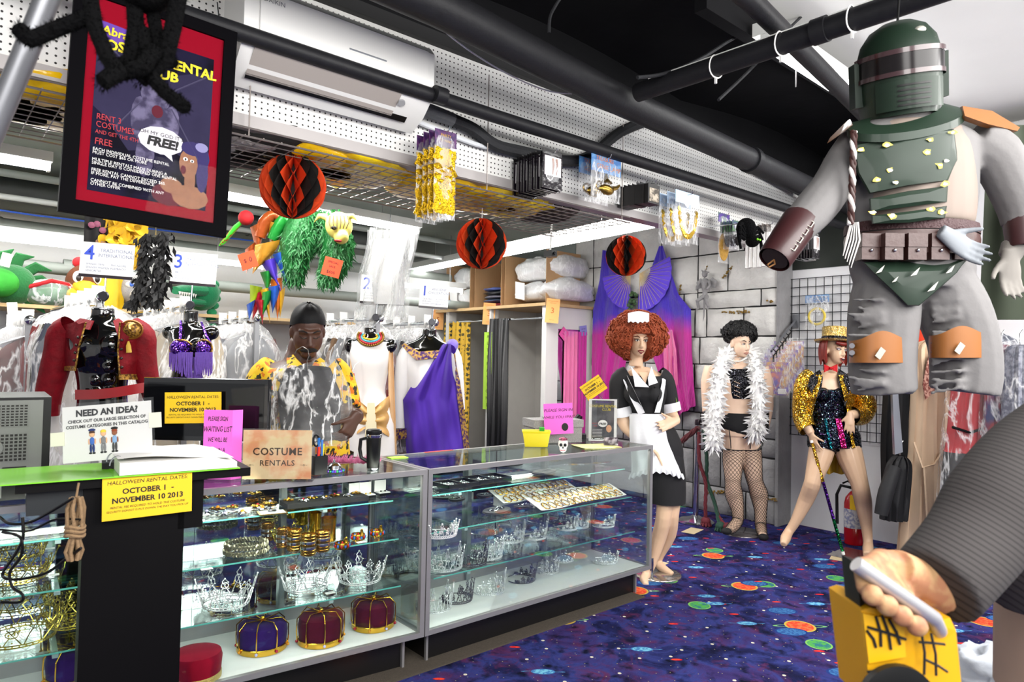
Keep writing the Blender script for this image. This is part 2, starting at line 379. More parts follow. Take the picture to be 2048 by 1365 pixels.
# black vaulted ceiling above the customers, grey slab over the racks
BLKC = mat('black_ceiling_paint', '#121214', .8, var=.5, vs=2.2, bump=.25, bs=9, spec=.12)
def vault(u, v):
    x = lerp(-5, 4.6, u); y = lerp(-.84, .15, v)
    return (x, y, 3.3+.12*sin(pi*(v*.6+.1))+.1*abs(sin(x*1.15+.6)))
S('ceiling', M().grid(vault, 48, 10), BLKC, smooth=True)
S('wall_above_fascia', M().box(-5, 4.6, .13, .17, 3.1, 3.7), BLKC)
S('ceiling_rear', M().box(-5, 6, .16, 6.5, 3.05, 3.15), mat('grey_green_ceiling', '#7d857c', .8, var=.25, vs=2.5, bump=.2))
WHC = mat('white_ceiling', '#e4e3e0', .7, var=.08, vs=2)
cf = S('ceiling_front', M().box(-5, 6, -5, -.83, 3.42, 3.46), [WHC])
def ragged(u, v):
    y = lerp(-5, -.82, u); e = 1.02+.1*noise.noise(V3((y*5, 0, 1)))+.05*noise.noise(V3((y*17, 3, 1)))+.25*(y+.83)
    return (lerp(-5, max(-1, e), v), y, 3.405)
M().grid(ragged, 80, 4).build('black_paint_patch', BLKC, cf, smooth=False)
S('trim_2', M().box(1.0, 4.5, -.87, -.8, 3.27, 3.45), BLKC)
# end wall: white with a dark green band, grid panel on it
EW = S('wall_right', M().box(4.45, 4.55, -5, .5, 0, 2.42).box(4.45, 4.55, -5, -.62, 2.42, 3.6), mat('white_wall', '#e3e3e5', .65, var=.05, vs=3))
M().box(4.44, 4.55, -.62, .5, 2.42, 3.6).build('green_band', mat('dark_green_paint', '#1d231d', .6, var=.2, vs=4), EW, smooth=False)
S('trim_3', M().box(4.05, 4.45, -5, -.62, 3.16, 3.3), mat('grey_beam', '#b9b8b5', .6, var=.1))
S('wall_back', M().box(-5, 6, 4.95, 5.1, 0, 3.2), mat('white_back_wall', '#e8e9e8', .7, var=.05, vs=3, bump=.1))
S('wall_left', M().box(-5.1, -5, -1, 5, 0, 3.2), WHITE)
# stage-set stone wall: every block its own piece
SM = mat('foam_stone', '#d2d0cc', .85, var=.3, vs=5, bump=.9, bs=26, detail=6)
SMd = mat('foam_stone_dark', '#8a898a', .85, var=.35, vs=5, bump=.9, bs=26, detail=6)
stone = S('wall_stone', M().box(4.235, 4.4, .44, 3.1, 0, 3.05), mat('mortar_black', '#1d1c1d', .9, var=.3, vs=20, bump=.5))
def block(y0, y1, z0, z1, k, dark):
    m = M(); nx, nz = max(2, int((y1-y0)/.07)), max(2, int((z1-z0)/.07)); g = .007
    y0 += g; y1 -= g; z0 += g; z1 -= g
    def fn(u, v):
        e = min(u, 1-u)*(y1-y0); w = min(v, 1-v)*(z1-z0); h = min(1, min(e, w)/.022)
        y, z = lerp(y0, y1, u), lerp(z0, z1, v); n_ = noise.noise(V3((y*4, z*4, k*7.3)))
        ed = noise.noise(V3((y*9, z*9, k)))*.006*(1-h)
        return (4.232-.036*(h**.5)-.012*n_*h, y+ed, z+ed)
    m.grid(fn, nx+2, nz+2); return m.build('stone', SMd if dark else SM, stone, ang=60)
rows = [(0, .27, (.44, .76, 1.36, 1.5, 2.0, 2.6, 3.1)), (.27, .62, (.44, 1.04, 1.36, 1.5, 2.1, 2.7, 3.1)), (.62, .8, (.44, .8, 1.1, 1.36, 1.48, 2.3, 3.1)), (.8, 1.0, (.44, 1.0, 1.28, 1.5, 2.0, 2.5, 3.1)),
        (1.0, 1.25, (.44, .86, 1.22, 1.36, 1.5, 2.1, 2.7, 3.1)), (1.25, 1.5, (.44, .74, 1.12, 1.36, 2.0, 2.6, 3.1)), (1.5, 1.78, (.44, .95, 1.3, 1.42, 2.2, 3.1)), (1.78, 2.07, (.44, .8, 1.22, 1.36, 1.9, 2.5, 3.1)),
        (2.07, 2.24, (.44, .62, 1.33, 1.5, 2.1, 2.6, 3.1)), (2.24, 2.63, (.44, .98, 1.33, 1.78, 2.3, 2.8, 3.1)), (2.63, 3.04, (.44, .8, 1.33, 1.8, 2.3, 2.8, 3.1))]
k = 0
for z0, z1, ys in rows:
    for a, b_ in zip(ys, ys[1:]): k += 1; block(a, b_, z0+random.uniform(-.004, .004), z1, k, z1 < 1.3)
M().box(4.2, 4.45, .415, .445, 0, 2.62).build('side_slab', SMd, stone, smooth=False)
moss = mat('dry_moss', '#8d6f32', .95, var=.5, vs=60, bump=1, bs=120)
for (px, py, ln, rz_) in ((1470, 625, .3, 0), (1455, 545, .16, .8), (1540, 603, .06, 0), (1372, 720, .1, 1.5), (1432, 985, .2, .2), (1545, 1000, .1, .1), (1412, 540, .07, 1.2), (1360, 580, .12, 1.4)):
    p = onX(px, py, 4.19); m = M()
    for i in range(int(ln*130)):
        a = random.uniform(-ln/2, ln/2); q = p+V3((random.uniform(-.008, .012), a*cos(rz_), -a*sin(rz_)+random.uniform(-.012, .012))); m.ell(q, (.008, random.uniform(.006, .014), random.uniform(.005, .011)), 6, 4)
    tag(m.build('moss_patch', moss, stone), kind='stuff')
# fitting rooms: white partitions, shelf board and curtain rods
FX, FY, FZ = 3.44, 2.776, 2.12
fit = T('fitting_room', 'white fitting room cubicles with curtain openings under the boxed shelf', 'fitting room', (FX, FY, 0))
PW = mat('white_panel', '#dedcd8', .55, var=.05, vs=4)
M().box(0, .78, 0, .03, 0, FZ).build('mirror_panel_wall', PW, fit, smooth=False)
for y in (0., .98, 1.86): M().box(-.03, .09 if y else .16, y-.03, y+.04, 0, FZ).build('post', PW, fit, smooth=False)
for y in (1.0, 1.88): M().box(0, .78, y-.015, y+.015, 0, FZ).build('partition', mat('grey_partition', '#c9c6bf', .6, var=.06), fit, smooth=False)
M().box(.76, .79, 0, 2.1, 0, FZ).build('rear_panel', mat('grey_partition', '#c9c6bf'), fit, smooth=False)
M().box(-.06, .8, -.04, 2.15, FZ, FZ+.035).build('shelf_board', mat('pine_edge', '#c8a878', .6, var=.15, vs=12), fit, smooth=False)
for y0, y1 in ((.03, .95), (1.02, 1.83)): M().tube([(-.02, y0, 1.985), (-.02, y1, 1.985)], .014, 10).build('curtain_rod', CHROME, fit)
M().box(.17, .56, -.006, .0, .35, 1.87).build('mirror', mat('mirror_glass', '#e8ecef', .02, 1.), fit, smooth=False)
for y in (.3, .75): M().tube([(.75, y, 1.72), (.7, y, 1.7), (.7, y, 1.74)], .006, 6).build('coat_hook', GOLD, fit)
# ---------------------------------------------------------------- glass display cases
GL = glass('case_glass'); EDGE = mat('green_glass_edge', '#5fb3a6', .15, coat=.5); DECK = mat('white_deck', '#f2f4f2', .4)
CASE_L = 1.765; AL = .0932; HB = .16; TOP = .965; DP = .53
def case(name, label, root_rz, x0, x1):
    r = T(name, label, 'display case', (0, 0, 0), root_rz); w = .024
    def rail(*a): M().box(*a).build('rail', STEEL, r, smooth=False)
    rail(x0, x1, 0, w, TOP-w, TOP); rail(x0, x1, DP-w, DP, TOP-w, TOP)
    rail(x0, x0+w, w, DP-w, TOP-w, TOP); rail(x1-w, x1, w, DP-w, TOP-w, TOP)
    rail(x0, x1, 0, w, HB, HB+w); rail(x0, x1, DP-w, DP, HB, HB+.09); rail(x0, x0+w, w, DP-w, HB, HB+w); rail(x1-w, x1, w, DP-w, HB, HB+w)
    for x in (x0, x1-w):
        for y in (0, DP-w): M().box(x, x+w, y, y+w, HB+w, TOP-w).build('corner_post', STEEL, r, smooth=False)
    for k in (.36, .72):
        xx = lerp(x0, x1, k); M().box(xx-.014, xx+.014, DP-.04, DP-.012, HB+w, TOP-w).build('shelf_standard', mat('grey_standard', '#8c9494', .35, .6), r, smooth=False)
    M().box(x0+.01, x1-.01, w, DP-w, HB+.004, HB+.02).build('deck', DECK, r, smooth=False)
    rc = .07
    M().box(x0+rc, x1-rc, rc+.02, DP-.04, 0, HB).build('plinth', mat('black_laminate', '#0a0809', .4), r, smooth=False)
    for x in (x0+rc-.012, x1-rc): M().box(x, x+.012, rc+.004, rc+.02, 0, HB).build('plinth_edge', STEEL, r, smooth=False)
    M().box(x0+w*.3, x1-w*.3, .006, .011, HB+w*.5, TOP-w*.5).build('front_glass', GL, r, smooth=False)
    for x in (x0+.008, x1-.013): M().box(x, x+.005, w, DP-w, HB+w*.5, TOP-w*.5).build('end_glass', GL, r, smooth=False)
    M().box(x0+w*.5, x1-w*.5, w*.5, DP-w*.5, TOP-.007, TOP-.001).build('top_glass', glass('counter_glass', '#f4faf8', .5), r, smooth=False)
    for z, s_ in ((.80, .16), (.625, .1), (.405, .07)):
        sh = M().box(x0+.09, x1-.09, s_, DP-.05, z-.006, z).build('glass_shelf', GL, r, smooth=False)
        M().box(x0+.09, x1-.09, s_-.002, s_, z-.006, z).build('shelf_edge', EDGE, sh, smooth=False)
        for xx in (x0+.3, x1-.45): M().box(xx, xx+.02, s_-.004, DP-.04, z-.02, z-.007).build('bracket', mat('clear_bracket', '#9fb5b3', .2, .2), sh, smooth=False)
    for k, (a, b_) in enumerate(((x0+.03, (x0+x1)/2+.02), ((x0+x1)/2-.02, x1-.03))): M().box(a, b_, DP-.012-.006*k, DP-.008-.006*k, HB+.09, TOP-.03).build('mirror_door', mat('door_mirror', '#dfe6e4', .03, 1.), r, smooth=False)
    lt = M().box(x0+.05, x1-.05, .025, .027, TOP-.028, TOP-.008).box(x0+.05, x1-.05, .025, .045, TOP-.012, TOP-.008).build('fill_strip', mat('fill_strip_white', '#e9ebe8', .4), r, smooth=False)  # hidden glowing strip added to brighten the case, not a real lamp
    M().box(x0+.06, x1-.06, .028, .044, TOP-.0245, TOP-.024).build('fill_glow', mat('case_fill_glow', '#fffaf0', .5, emit=70.), lt, smooth=False)
    if root_rz:
        for ch in [c_ for c_ in list(r.children)+[g for c in r.children for g in c.children] if c_.data]:
            for v in ch.data.vertices: v.co.x -= v.co.y*tan(AL)*(v.co.x-x0)/(x1-x0)
    return r
CR = case('display_case', 'glass display case of tiaras standing nearest the maid mannequin', 0, 0.003, CASE_L)
CL = case('display_case', 'glass display case of crowns behind the black lectern', -AL, -1.8, -.003)
def cl(x, y, z): """a point given along, across and above the crown case"""; return Matrix.Rotation(-AL, 3, 'Z') @ V3((x, y, z))
# ---------------------------------------------------------------- overhead: lamps, pipes, air conditioner
TUBE = mat('lit_tube', '#ffffff', .5, emit=14.)
FIX = mat('white_enamel', '#d9dad6', .4)
def batten(label, a, b, n=1, w=.13):
    a, b = V3(a), V3(b); d = (b-a).normalized(); x = V3((-d.y, d.x, 0)); r = T('fluorescent_light', label, 'light', tuple((a+b)/2), group='fluorescent battens')
    R = Matrix((x, d, V3((0, 0, 1)))).transposed(); L = (b-a).length
    M().box(-w/2, w/2, -L/2-.03, L/2+.03, .03, .1, R).build('housing', FIX, r, smooth=False)
    for i in range(n):
        o = x*((i-(n-1)/2)*.07)
        M().tube([o-d*(L/2), o+d*(L/2)], .017, 10).build('tube', TUBE, r)
    for s_ in (-1, 1): M().cbox(d*(s_*(L/2+.012)), .05, .02, .06, R).build('lamp_holder', FIX, r, smooth=False)
    for s_ in (-.35, .35): M().tube([d*(s_*L)+V3((0, 0, .1)), d*(s_*L)+V3((0, 0, 3.05-(a.z+b.z)/2))], .004, 5).build('hanger_wire', STEEL, r)
    return r
batten('bright fluorescent batten behind the largest orange and black ball', (-.85, 2.72, 2.75), (1.76, 2.9, 2.75), 2)
batten('bright fluorescent batten hung above the cardboard boxes of white bags', onZ(822, 545, 2.62), onZ(1312, 449, 2.62), 2)
batten('fluorescent batten on the far wall behind the section four sign', (-2.2, 4.2, 2.42), (.75, 4.2, 2.405), 1)
batten('bright fluorescent batten at the left edge beside the hanging poster', (-3.0, 3.0, 2.8), (-1.25, 3.0, 2.8), 2)
batten('fluorescent batten on the white ceiling behind the green helmet', (1.4, -.97, 3.2), (3.6, -.93, 3.2), 2)
batten('short fluorescent batten on the far wall left of the section one sign', (2.1, 4.2, 2.36), (3.3, 4.2, 2.36), 1)
BP = mat('black_painted_pipe', '#1d1d20', .5, .0, spec=.25, var=.25, vs=30, bump=.1, bs=80)
def pipe(label, pts, r, m=BP, n=20, name='pipe', cat='pipe', collars=()):
    o = T(name, label, cat, tuple(pts[0])); c = V3(pts[0]); M().tube([V3(p)-c for p in pts], r, n).build('pipe_run', m, o)
    for k in collars:
        p = V3(pts[0]).lerp(V3(pts[-1]), k)-c; d = (V3(pts[-1])-V3(pts[0])).normalized(); M().tube([p-d*.03, p+d*.03], r*1.14, n).build('coupling', m, o)
    return o
pipe('thick black pipe running along the ceiling above the fascia', [(-2.2, -.62, 2.9), (-.375, -.558, 2.9), (.925, -.42, 2.9), (4.3, -.22, 2.9)], .078, collars=(.7,))
pipe('thin black pipe crossing in front of the pegboard and air conditioner', [(-2.4, -.15, 2.74), (.263, -.12, 2.74), (4.2, -.16, 2.74)], .034, collars=(.35,))
pipe('black cross pipe with white cable ties above the costume helmet', [(.87, -.55, 2.9), (.9, -1.75, 2.9), (.92, -2.9, 2.9)], .047, collars=(.4,))
pipe('short black pipe slanting across the white ceiling top right', [(-.3, -1.36, 3.0), (.63, -1.32, 3.0), (1.82, -1.17, 3.0), (3.2, -.98, 3.0)], .043)
pipe('blurred steel pipe slanting across the upper left corner', [at(106, -30, 1.25), at(45, 120, 1.25), at(-40, 320, 1.25)], .02, mat('dull_steel', '#77787c', .4, .7))
for y in (-1.0, -1.32, -1.62):
    t_ = T('cable_tie', 'white plastic cable tie around the black cross pipe', 'cable tie', (.885, y, 2.9), group='ties on the cross pipe')
    M().tube([(.052*cos(a), .004*sin(a*2), .052*sin(a)) for a in [2*pi*i/20 for i in range(20)]], .0035, 5, closed=True).build('loop', WHITEPAPER, t_)
    M().box(-.004, .004, -.005, .005, -.08, -.05).build('tail', WHITEPAPER, t_, smooth=False)
pipe('white cable lying along the black cross pipe', [(.87, -.62, 2.951), (.9, -1.75, 2.952), (.92, -2.8, 2.952)], .005, WHITEPAPER, 6, 'cable', 'cable')
def cable(label, pix, Y, r, m, name='cable', n=8, k=6):
    P = [onY(x, y, Y) for x, y in pix]; out = []
    for i in range(len(P)-1):
        p0, p1, p2, p3 = P[max(i-1, 0)], P[i], P[i+1], P[min(i+2, len(P)-1)]
        for j in range(k):
            t_ = j/k; out.append(.5*((2*p1)+(p2-p0)*t_+(2*p0-5*p1+4*p2-p3)*t_**2+(3*p1-p0-3*p2+p3)*t_**3))
    return pipe(label, out+[P[-1]], r, m, n, name, 'cable')
RUB = mat('black_foam_insulation', '#1a1b1f', .75, bump=.4, bs=60)
cable('thick black insulated line snaking across the pegboard from the air conditioner', [(905, 240), (945, 258), (990, 290), (1050, 305), (1130, 322), (1180, 312), (1240, 265), (1300, 240)], .05, .034, RUB)
cable('black insulated line running under the ceiling pipe towards the far wall', [(1300, 240), (1360, 262), (1430, 290), (1500, 330), (1600, 385)], .04, .032, RUB)
cable('grey wrapped line end with dark ties beside the air conditioner', [(825, 212), (860, 222), (905, 240)], .045, .036, mat('grey_wrap', '#55565a', .7, bump=.5))
cable('thin white wire drooping under the thick ceiling pipe', [(865, 42), (930, 95), (1010, 145), (1090, 180), (1150, 187), (1200, 178)], -.3, .004, WHITEPAPER, n=5)
cable('black armoured conduit looping from the thick pipe up to the ceiling', [(1098, 66), (1100, 35), (1112, 10), (1125, -10)], -.52, .008, RUB, n=6)
cable('black armoured conduit curving below the black ceiling', [(1275, 155), (1330, 147), (1400, 118), (1470, 75), (1540, 42), (1600, 36), (1650, 58)], -.75, .009, RUB, n=6)
cable('thin black wires crossing in front of the white ceiling', [(1437, 200), (1500, 140), (1580, 55), (1650, -10)], -1.0, .008, RUB, n=6)
cable('white drain hose under the air conditioner', [(790, 225), (850, 250), (940, 285), (975, 295)], .07, .013, mat('white_hose', '#d7dade', .5))
ac = T('air_conditioner', 'white wall-mounted air conditioner on the pegboard fascia', 'air conditioner', (-.99, .1, 2.6))
ACW = mat('white_abs', '#e6e5e2', .35)
prof = [(0, .02), (0, .37), (-.06, .385), (-.2, .37), (-.235, .33), (-.235, .17), (-.215, .115), (-.15, .05), (-.05, .0)]
def ext(p, x0, x1): return M().rings([[(x, y, z) for y, z in p] for x in (x0, x1)])
ext(prof, 0, .88).build('body', ACW, ac, ang=25)
ext([(-.237, .335), (-.243, .33), (-.243, .17), (-.237, .165)], .06, .84).build('front_panel', mat('white_abs_gloss', '#eeedea', .2, coat=.4), ac, smooth=False)
ext([(-.226, .115), (-.228, .119), (-.126, .036), (-.124, .03)], .05, .72).build('louvre', mat('grey_louvre', '#a49c96', .4), ac, smooth=False)
ext([(-.13, .035), (-.135, .04), (-.118, .026), (-.112, .02)], .05, .8).build('air_slot', BLACK, ac, smooth=False)
M().rings([[(.735+.018*cos(a), -.19+.012*sin(a)*.8, .078+.012*sin(a)*-.9+dz) for a in [2*pi*i/16 for i in range(16)]] for dz in (-.004, .002)]).build('status_ring', mat('grey_ring', '#8d8d8f', .4), ac)
M().box(.44, .62, -.246, -.243, .215, .221).build('light_bar', mat('grey_bar', '#b9bec6', .2, .6), ac, smooth=False)
text('DAIKIN', .026, mat('grey_print', '#5c6068', .5), ac, .07, .3, y=-.2445, align='LEFT')
M().prism([(.045, .29), (.062, .315), (.044, .315)], -.2445, -.243).build('logo_mark', mat('grey_print', '#5c6068'), ac, smooth=False)
# wire grid shelf hung behind the fascia
WIRE = mat('chrome_wire', '#8d8580', .4, .6)
gs = T('wire_grid_shelf', 'chrome wire grid shelf hung flat below the pegboard fascia', 'shelf', (0, .37, 2.4))
gx0, gx1, gy0, gy1 = -2.9, 1.53, -.34, .36
n_ = 10
for i in range(n_+1): M().tube([(gx0, lerp(gy0, gy1, i/n_), 0), (gx1, lerp(gy0, gy1, i/n_), 0)], .0024 if 0 < i < n_ else .0045, 6).build('long_wire', WIRE, gs)
cw = M().tube([(0, gy0, .006), (0, gy1, .006)], .0024, 6).mesh('cross_wire', WIRE)
for i in range(59): o = link('cross_wire', cw, gs); o.location.x = lerp(gx0, gx1, i/58)
M().tube([(gx0, gy0, .035), (gx1, gy0, .035)], .004, 6).build('lip_wire', WIRE, gs)
for x in (-2.2, -.9, .35, 1.45): M().tube([(x, gy0, .0), (x, gy0, .62)], .003, 5).build('hanger_wire', WIRE, gs)
def lump(name, label, cat, c, r, m, seed, group=None, amp=.16, sc_=6.):
    def fn(u, v):
        a = 2*pi*u; b = pi*(v-.5); q = cos(b); p = V3((r[0]*q*cos(a), r[1]*q*sin(a), r[2]*sin(b)))
        nn = V3((q*cos(a), q*sin(a), sin(b))); k_ = noise.fractal(nn*sc_*.35+V3((seed*3.1, 0, 0)), .8, 2., 4)
        w = abs(noise.noise(nn*sc_+V3((0, seed, 0))))
        z = p.z*(1+amp*k_-amp*w)
        return (p.x*(1+amp*k_-amp*.6*w), p.y*(1+amp*k_-amp*.6*w), max(z, -r[2]*.72))
    o = M().grid(fn, 28, 18, wrap=True).build(name, m, None, ang=180); o.location = c; return tag(o, label, cat, group)
YB = mat('yellow_plastic_bag', '#f4bb0c', .28, var=.25, vs=9, bump=.6, bs=22, coat=.3)
YB2 = mat('bright_yellow_bag', '#fad613', .25, var=.3, vs=7, bump=.7, bs=18, coat=.3, c2='#cf9d0a')
DK = mat('dark_clothes', '#14100f', .8, var=.5, vs=12); CRK = film('crackle_film', '#cfc8c6', .5, .95, 14.)
for (nm, lab, px, py, r, m, sd) in (('yellow_bag', 'large yellow bag on the wire shelf above the first honeycomb ball', 700, 262, (.3, .19, .085), YB, 1), ('yellow_bag', 'bright yellow printed bag on the wire shelf left of the gold tinsel packs', 775, 300, (.24, .2, .08), YB2, 2),
        ('yellow_bag', 'yellow bag on the wire shelf right behind the gold tinsel packs', 935, 345, (.22, .18, .075), YB, 3), ('yellow_bag', 'yellow printed bag on the wire shelf under the stocking packs', 1040, 368, (.3, .2, .085), YB2, 4),
        ('yellow_bag', 'rounded yellow bag at the far end of the wire shelf', 1105, 388, (.16, .17, .08), YB2, 5), ('clothes_bundle', 'dark bundle of clothes on the wire shelf beside the poster', 600, 245, (.24, .2, .09), DK, 6),
        ('plastic_bundle', 'clear plastic wrapped bundle on the wire shelf next to the poster', 520, 262, (.2, .18, .09), CRK, 7), ('yellow_bag', 'yellow bag on the wire shelf left of the poster', 110, 168, (.3, .2, .09), YB, 8),
        ('wig_bundle', 'brown furry bundle at the far end of the wire shelf', 1190, 398, (.15, .14, .06), mat('brown_fur', '#2c211c', .95, var=.5, vs=60, bump=1, bs=120), 9), ('fur_bundle', 'dark fur bundle on the wire shelf left of the poster', 70, 190, (.15, .16, .08), mat('brown_fur', '#2c211c'), 10)):
    p = onZ(px, py, 2.48); r = (r[0]*1.25, r[1]*1.55, r[2]*1.1); p.y = .39; p.z = 2.415+r[2]*.72; lump(nm, lab, 'bag' if 'bag' in nm else 'bundle', p, r, m, sd)
PRB = mat('brown_print', '#3a3008', .6)
# honeycomb paper balls
OR = mat('orange_tissue', '#e04612', .7, trans=0., var=.1); BT = mat('black_tissue', '#17110e', .8)
def paper_ball(label, px, py, d, R, a0, pat):
    c = at(px, py, d); r = T('honeycomb_ball', label, 'paper ball', c-V3((0, 0, R)), group='honeycomb balls under the wire shelf'); n = sum(pat); st = 2*pi/n; k = 0
    M().lathe([(.002, R*.12), (R*.3, R*.5), (R*.36, R), (R*.3, R*1.5), (.002, R*1.88)], 16).build('core', BT, r)
    for i, cnt in enumerate(pat):
        m = M()
        for _ in range(cnt):
            def fn(u, v, k=k):
                la = (u-.5)*pi*.995; q = abs(((u*9) % 2)-1)*2-1
                rr = lerp(.012, R*max(.03, cos(la)), v)
                an = a0+st*k+(st*.49)*q*(-1)**k
                return (rr*cos(an), rr*sin(an), R+R*sin(la)*lerp(.93, 1, v))
            m.grid(fn, 27, 2); k += 1
        m.build('black_section' if i % 2 else 'orange_section', BT if i % 2 else OR, r, ang=20)
    M().tube([(0, 0, 2*R-.005), (0, 0, 2*R+((3.05 if d > 5 else 2.4)-c.z-R))], .002, 5).build('string', WHITEPAPER, r)
    return r
paper_ball('largest orange and black honeycomb paper ball, nearest the poster', 586, 373, 3.16, .149, rad(140), (6, 2, 4, 3, 4, 3, 6, 4))
paper_ball('middle orange and black honeycomb paper ball over the counter joint', 963, 488, 4.03, .149, rad(140), (5, 2, 5, 3, 4, 3, 6, 4))
paper_ball('smallest orange and black honeycomb paper ball over the purple veil', 1252, 512, 5.13, .151, rad(185), (3, 2, 5, 3, 5, 4, 6, 4))
# ---------------------------------------------------------------- packs on the pegboard hooks
PF = film('pack_film', '#ffffff', .12, .6, 16., .1)
def pack(name, label, cat, pix, Y, n, w, h, hd, hm, fill, step=.022, group=None, sheet=True, lines=(), k=1.):
    """hung packs on one hook, the front one at the pixel given"""
    P = onY(pix[0], pix[1], Y)
    hk = T('hook', 'wire hook holding the '+group, 'hook', (P.x, .1, P.z+k*(h/2-.01))); M().tube([(0, 0, 0), (0, -.04, .004), (0, Y-.1-.03, .004), (0, Y-.1-.04, .02)], .0028, 6).build('rod', CHROME, hk)
    root = None
    for i in range(n):
        loc = (P.x+random.uniform(-.006, .006), Y+i*step*(1+(k-1)*.4), P.z+random.uniform(-.005, .005))
        if root is None:
            root = T(name, ('frontmost ' if n > 1 else '')+label, cat, loc, group=group); root.scale = (k, k, k); hc_ = M().box(-w/2, w/2, -.001, .001, h/2-hd, h/2).build('header_card', hm, root, smooth=False)
            for l in lines: text(l[0], l[3], l[4], hc_, l[1], l[2], y=-.0022, **(l[5] if len(l) > 5 else {}))
            fill(root, w, h-hd, h/2-hd)
            if sheet:
                def fn(u, v): return (lerp(-w/2, w/2, u), -.012*sin(pi*u)*sin(pi*min(1, v*1.1)), lerp(h/2-hd*.2, -h/2, v))
                M().grid(fn, 8, 10).build('clear_pouch', PF, root)
        else: dup(root, loc, label='rearward '+label)
    return root
def rod_fill(m, wv=.014, n=5):
    def f(root, w, h, top):
        for j in range(n):
            x = lerp(-w*.34, w*.34, j/(max(1, n-1))) if n > 1 else 0; k = random.random()*9
            M().tube([(x+.006*sin(i*1.7+k), .002+.004*sin(i*2.3+k), top-.015-i*(h-.04)/14) for i in range(15)], [wv*(.8+.35*sin(i*2.9+k)) for i in range(15)], 7, flat=.5).build('tinsel_strand', m, root)
    return f
GT = mat('gold_tinsel', '#e0b21c', .2, .75, var=.4, vs=60, bump=1, bs=90)
PURH = mat('purple_card', '#3a1f56', .5, var=.4, vs=40, c2='#5b2a63'); OCH = mat('ochre_ink', '#c9a02c', .6)
pack('tinsel_pack', 'gold tinsel garland pack with purple header card hung on the pegboard', 'pack', (888, 350), -.14, 4, .125, .42, .075, PURH, rod_fill(GT, .024, 5), .045, 'gold tinsel packs', lines=(('PARTY', -.0, .185, .02, OCH), ('CHAINS', 0, .16, .018, OCH)))
def stock_fill(root, w, h, top):
    M().box(-w/2, w/2, -.004, .004, -h-.0+top, top).build('wrapper', mat('black_glossy_pack', '#1b161c', .15, coat=.5, var=.4, vs=30, bump=.4, bs=40), root, smooth=False)
    M().box(-w*.42, w*.42, -.0062, -.004, top-h*.62, top-.008).build('picture_card', mat('pale_card', '#e9e2e4', .4), root, smooth=False)
    for s_ in (-.1, .09): M().tube([(w*s_+.01, -.007, top-h*.1), (w*(s_+.04)+.01, -.007, top-h*.3), (w*s_+.01, -.007, top-h*.58)], [.007, .006, .003], 6, flat=.3).build('printed_leg', mat('tan_print', '#a07f74', .5), root)
BLH = mat('black_card', '#131114', .4)
pack('stocking_pack', 'black stocking pack in the row above the yellow bags', 'pack', (1104, 342), -.16, 12, .118, .17, .02, BLH, stock_fill, .019, 'stocking packs on the near pegboard hook', k=1.22, lines=(('Leg Avenue', -.01, -.055, .01, mat('grey_ink', '#77727a', .6)),))
BLUH = mat('blue_card', '#5f93c4', .5, var=.3, vs=30, c2='#3a6ba8'); ORI = mat('orange_ink', '#c9752a', .6)
def lamp_fill(root, w, h, top):
    zc = top-h*.5; m = mat('antique_gold', '#9a7b35', .25, .9)
    M().ell((0, -.0, zc-.01), (w*.26, .02, h*.2), 14, 8).build('lamp_bowl', m, root)
    M().tube([(w*.2, 0, zc), (w*.36, 0, zc+.01), (w*.46, 0, zc+h*.2)], [.014, .01, .006], 8).build('lamp_spout', m, root)
    M().tube([(-w*.2+.03*cos(a), 0, zc+.02*sin(a)) for a in [pi*.5+pi*i/8 for i in range(9)]], .005, 6).build('lamp_handle', m, root)
    M().lathe([(.03, 0), (.012, .02), (.004, .045)], 12, (0, 0, zc+h*.14)).build('lamp_lid', m, root)
pack('genie_lamp_pack', 'genie lamp toy in a clear bag with a sky-blue header card', 'pack', (1212, 358), -.12, 2, .2, .2, .075, BLUH, lamp_fill, .09, 'genie lamp packs', k=1.3, lines=(('TREASURE', -.01, .085, .026, ORI), ('GENIE LAMP', .015, .05, .03, ORI)))
def box_fill(root, w, h, top):
    M().box(-w/2, w/2, -.014, .014, top-h, top).build('carton', mat('black_box_card', '#191615', .45), root, smooth=False)
    M().box(-w*.4, w*.4, -.0155, -.014, top-h*.9, top-h*.2).build('window_print', mat('brown_print_box', '#b8ab98', .5, c2='#3b3226', vs=40), root, smooth=False)
pack('black_box_pack', 'small black carton hung in a row beside the gold coin packs', 'pack', (1302, 386), -.15, 7, .085, .1, .012, BLH, box_fill, .03, 'black cartons on the pegboard', k=1.35, sheet=False)
def coin_fill(root, w, h, top):
    m = mat('gold_coins', '#d7b13c', .2, .85)
    for i in range(19):
        a = pi*1.02+pi*.96*i/18; x = w*.36*cos(a); z = top-h*.12+h*.72*sin(a)
        M().lathe([(.011, -.0015), (.011, .0015)], 10, (x, -.004, z), Matrix.Rotation(pi/2+random.uniform(-.4, .4), 3, 'X')).build('coin', m, root)
pack('coin_necklace_pack', 'gold coin necklace in a clear bag hung on the pegboard', 'pack', (1375, 437), -.13, 3, .165, .21, .05, mat('sky_card', '#b8cfe8', .5, var=.2, vs=20), coin_fill, .055, 'gold coin necklace packs', k=1.6)
GRH = mat('green_purple_card', '#3d6f3a', .5, c2='#4a2b83', vs=18)
def beard_fill(root, w, h, top):
    M().ell((0, 0, top-h*.45), (w*.34, .014, h*.36), 12, 8).build('hairpiece', mat('dark_hairpiece', '#2b2522', .9, bump=1, bs=120), root)
pack('hairpiece_pack', 'dark hairpiece pack with green header card behind the toy spider', 'pack', (1475, 470), -.12, 5, .09, .14, .055, GRH, beard_fill, .022, 'hairpiece packs on the pegboard', k=1.45, lines=(('Adjustable', 0, .05, .014, WHITEPAPER),))
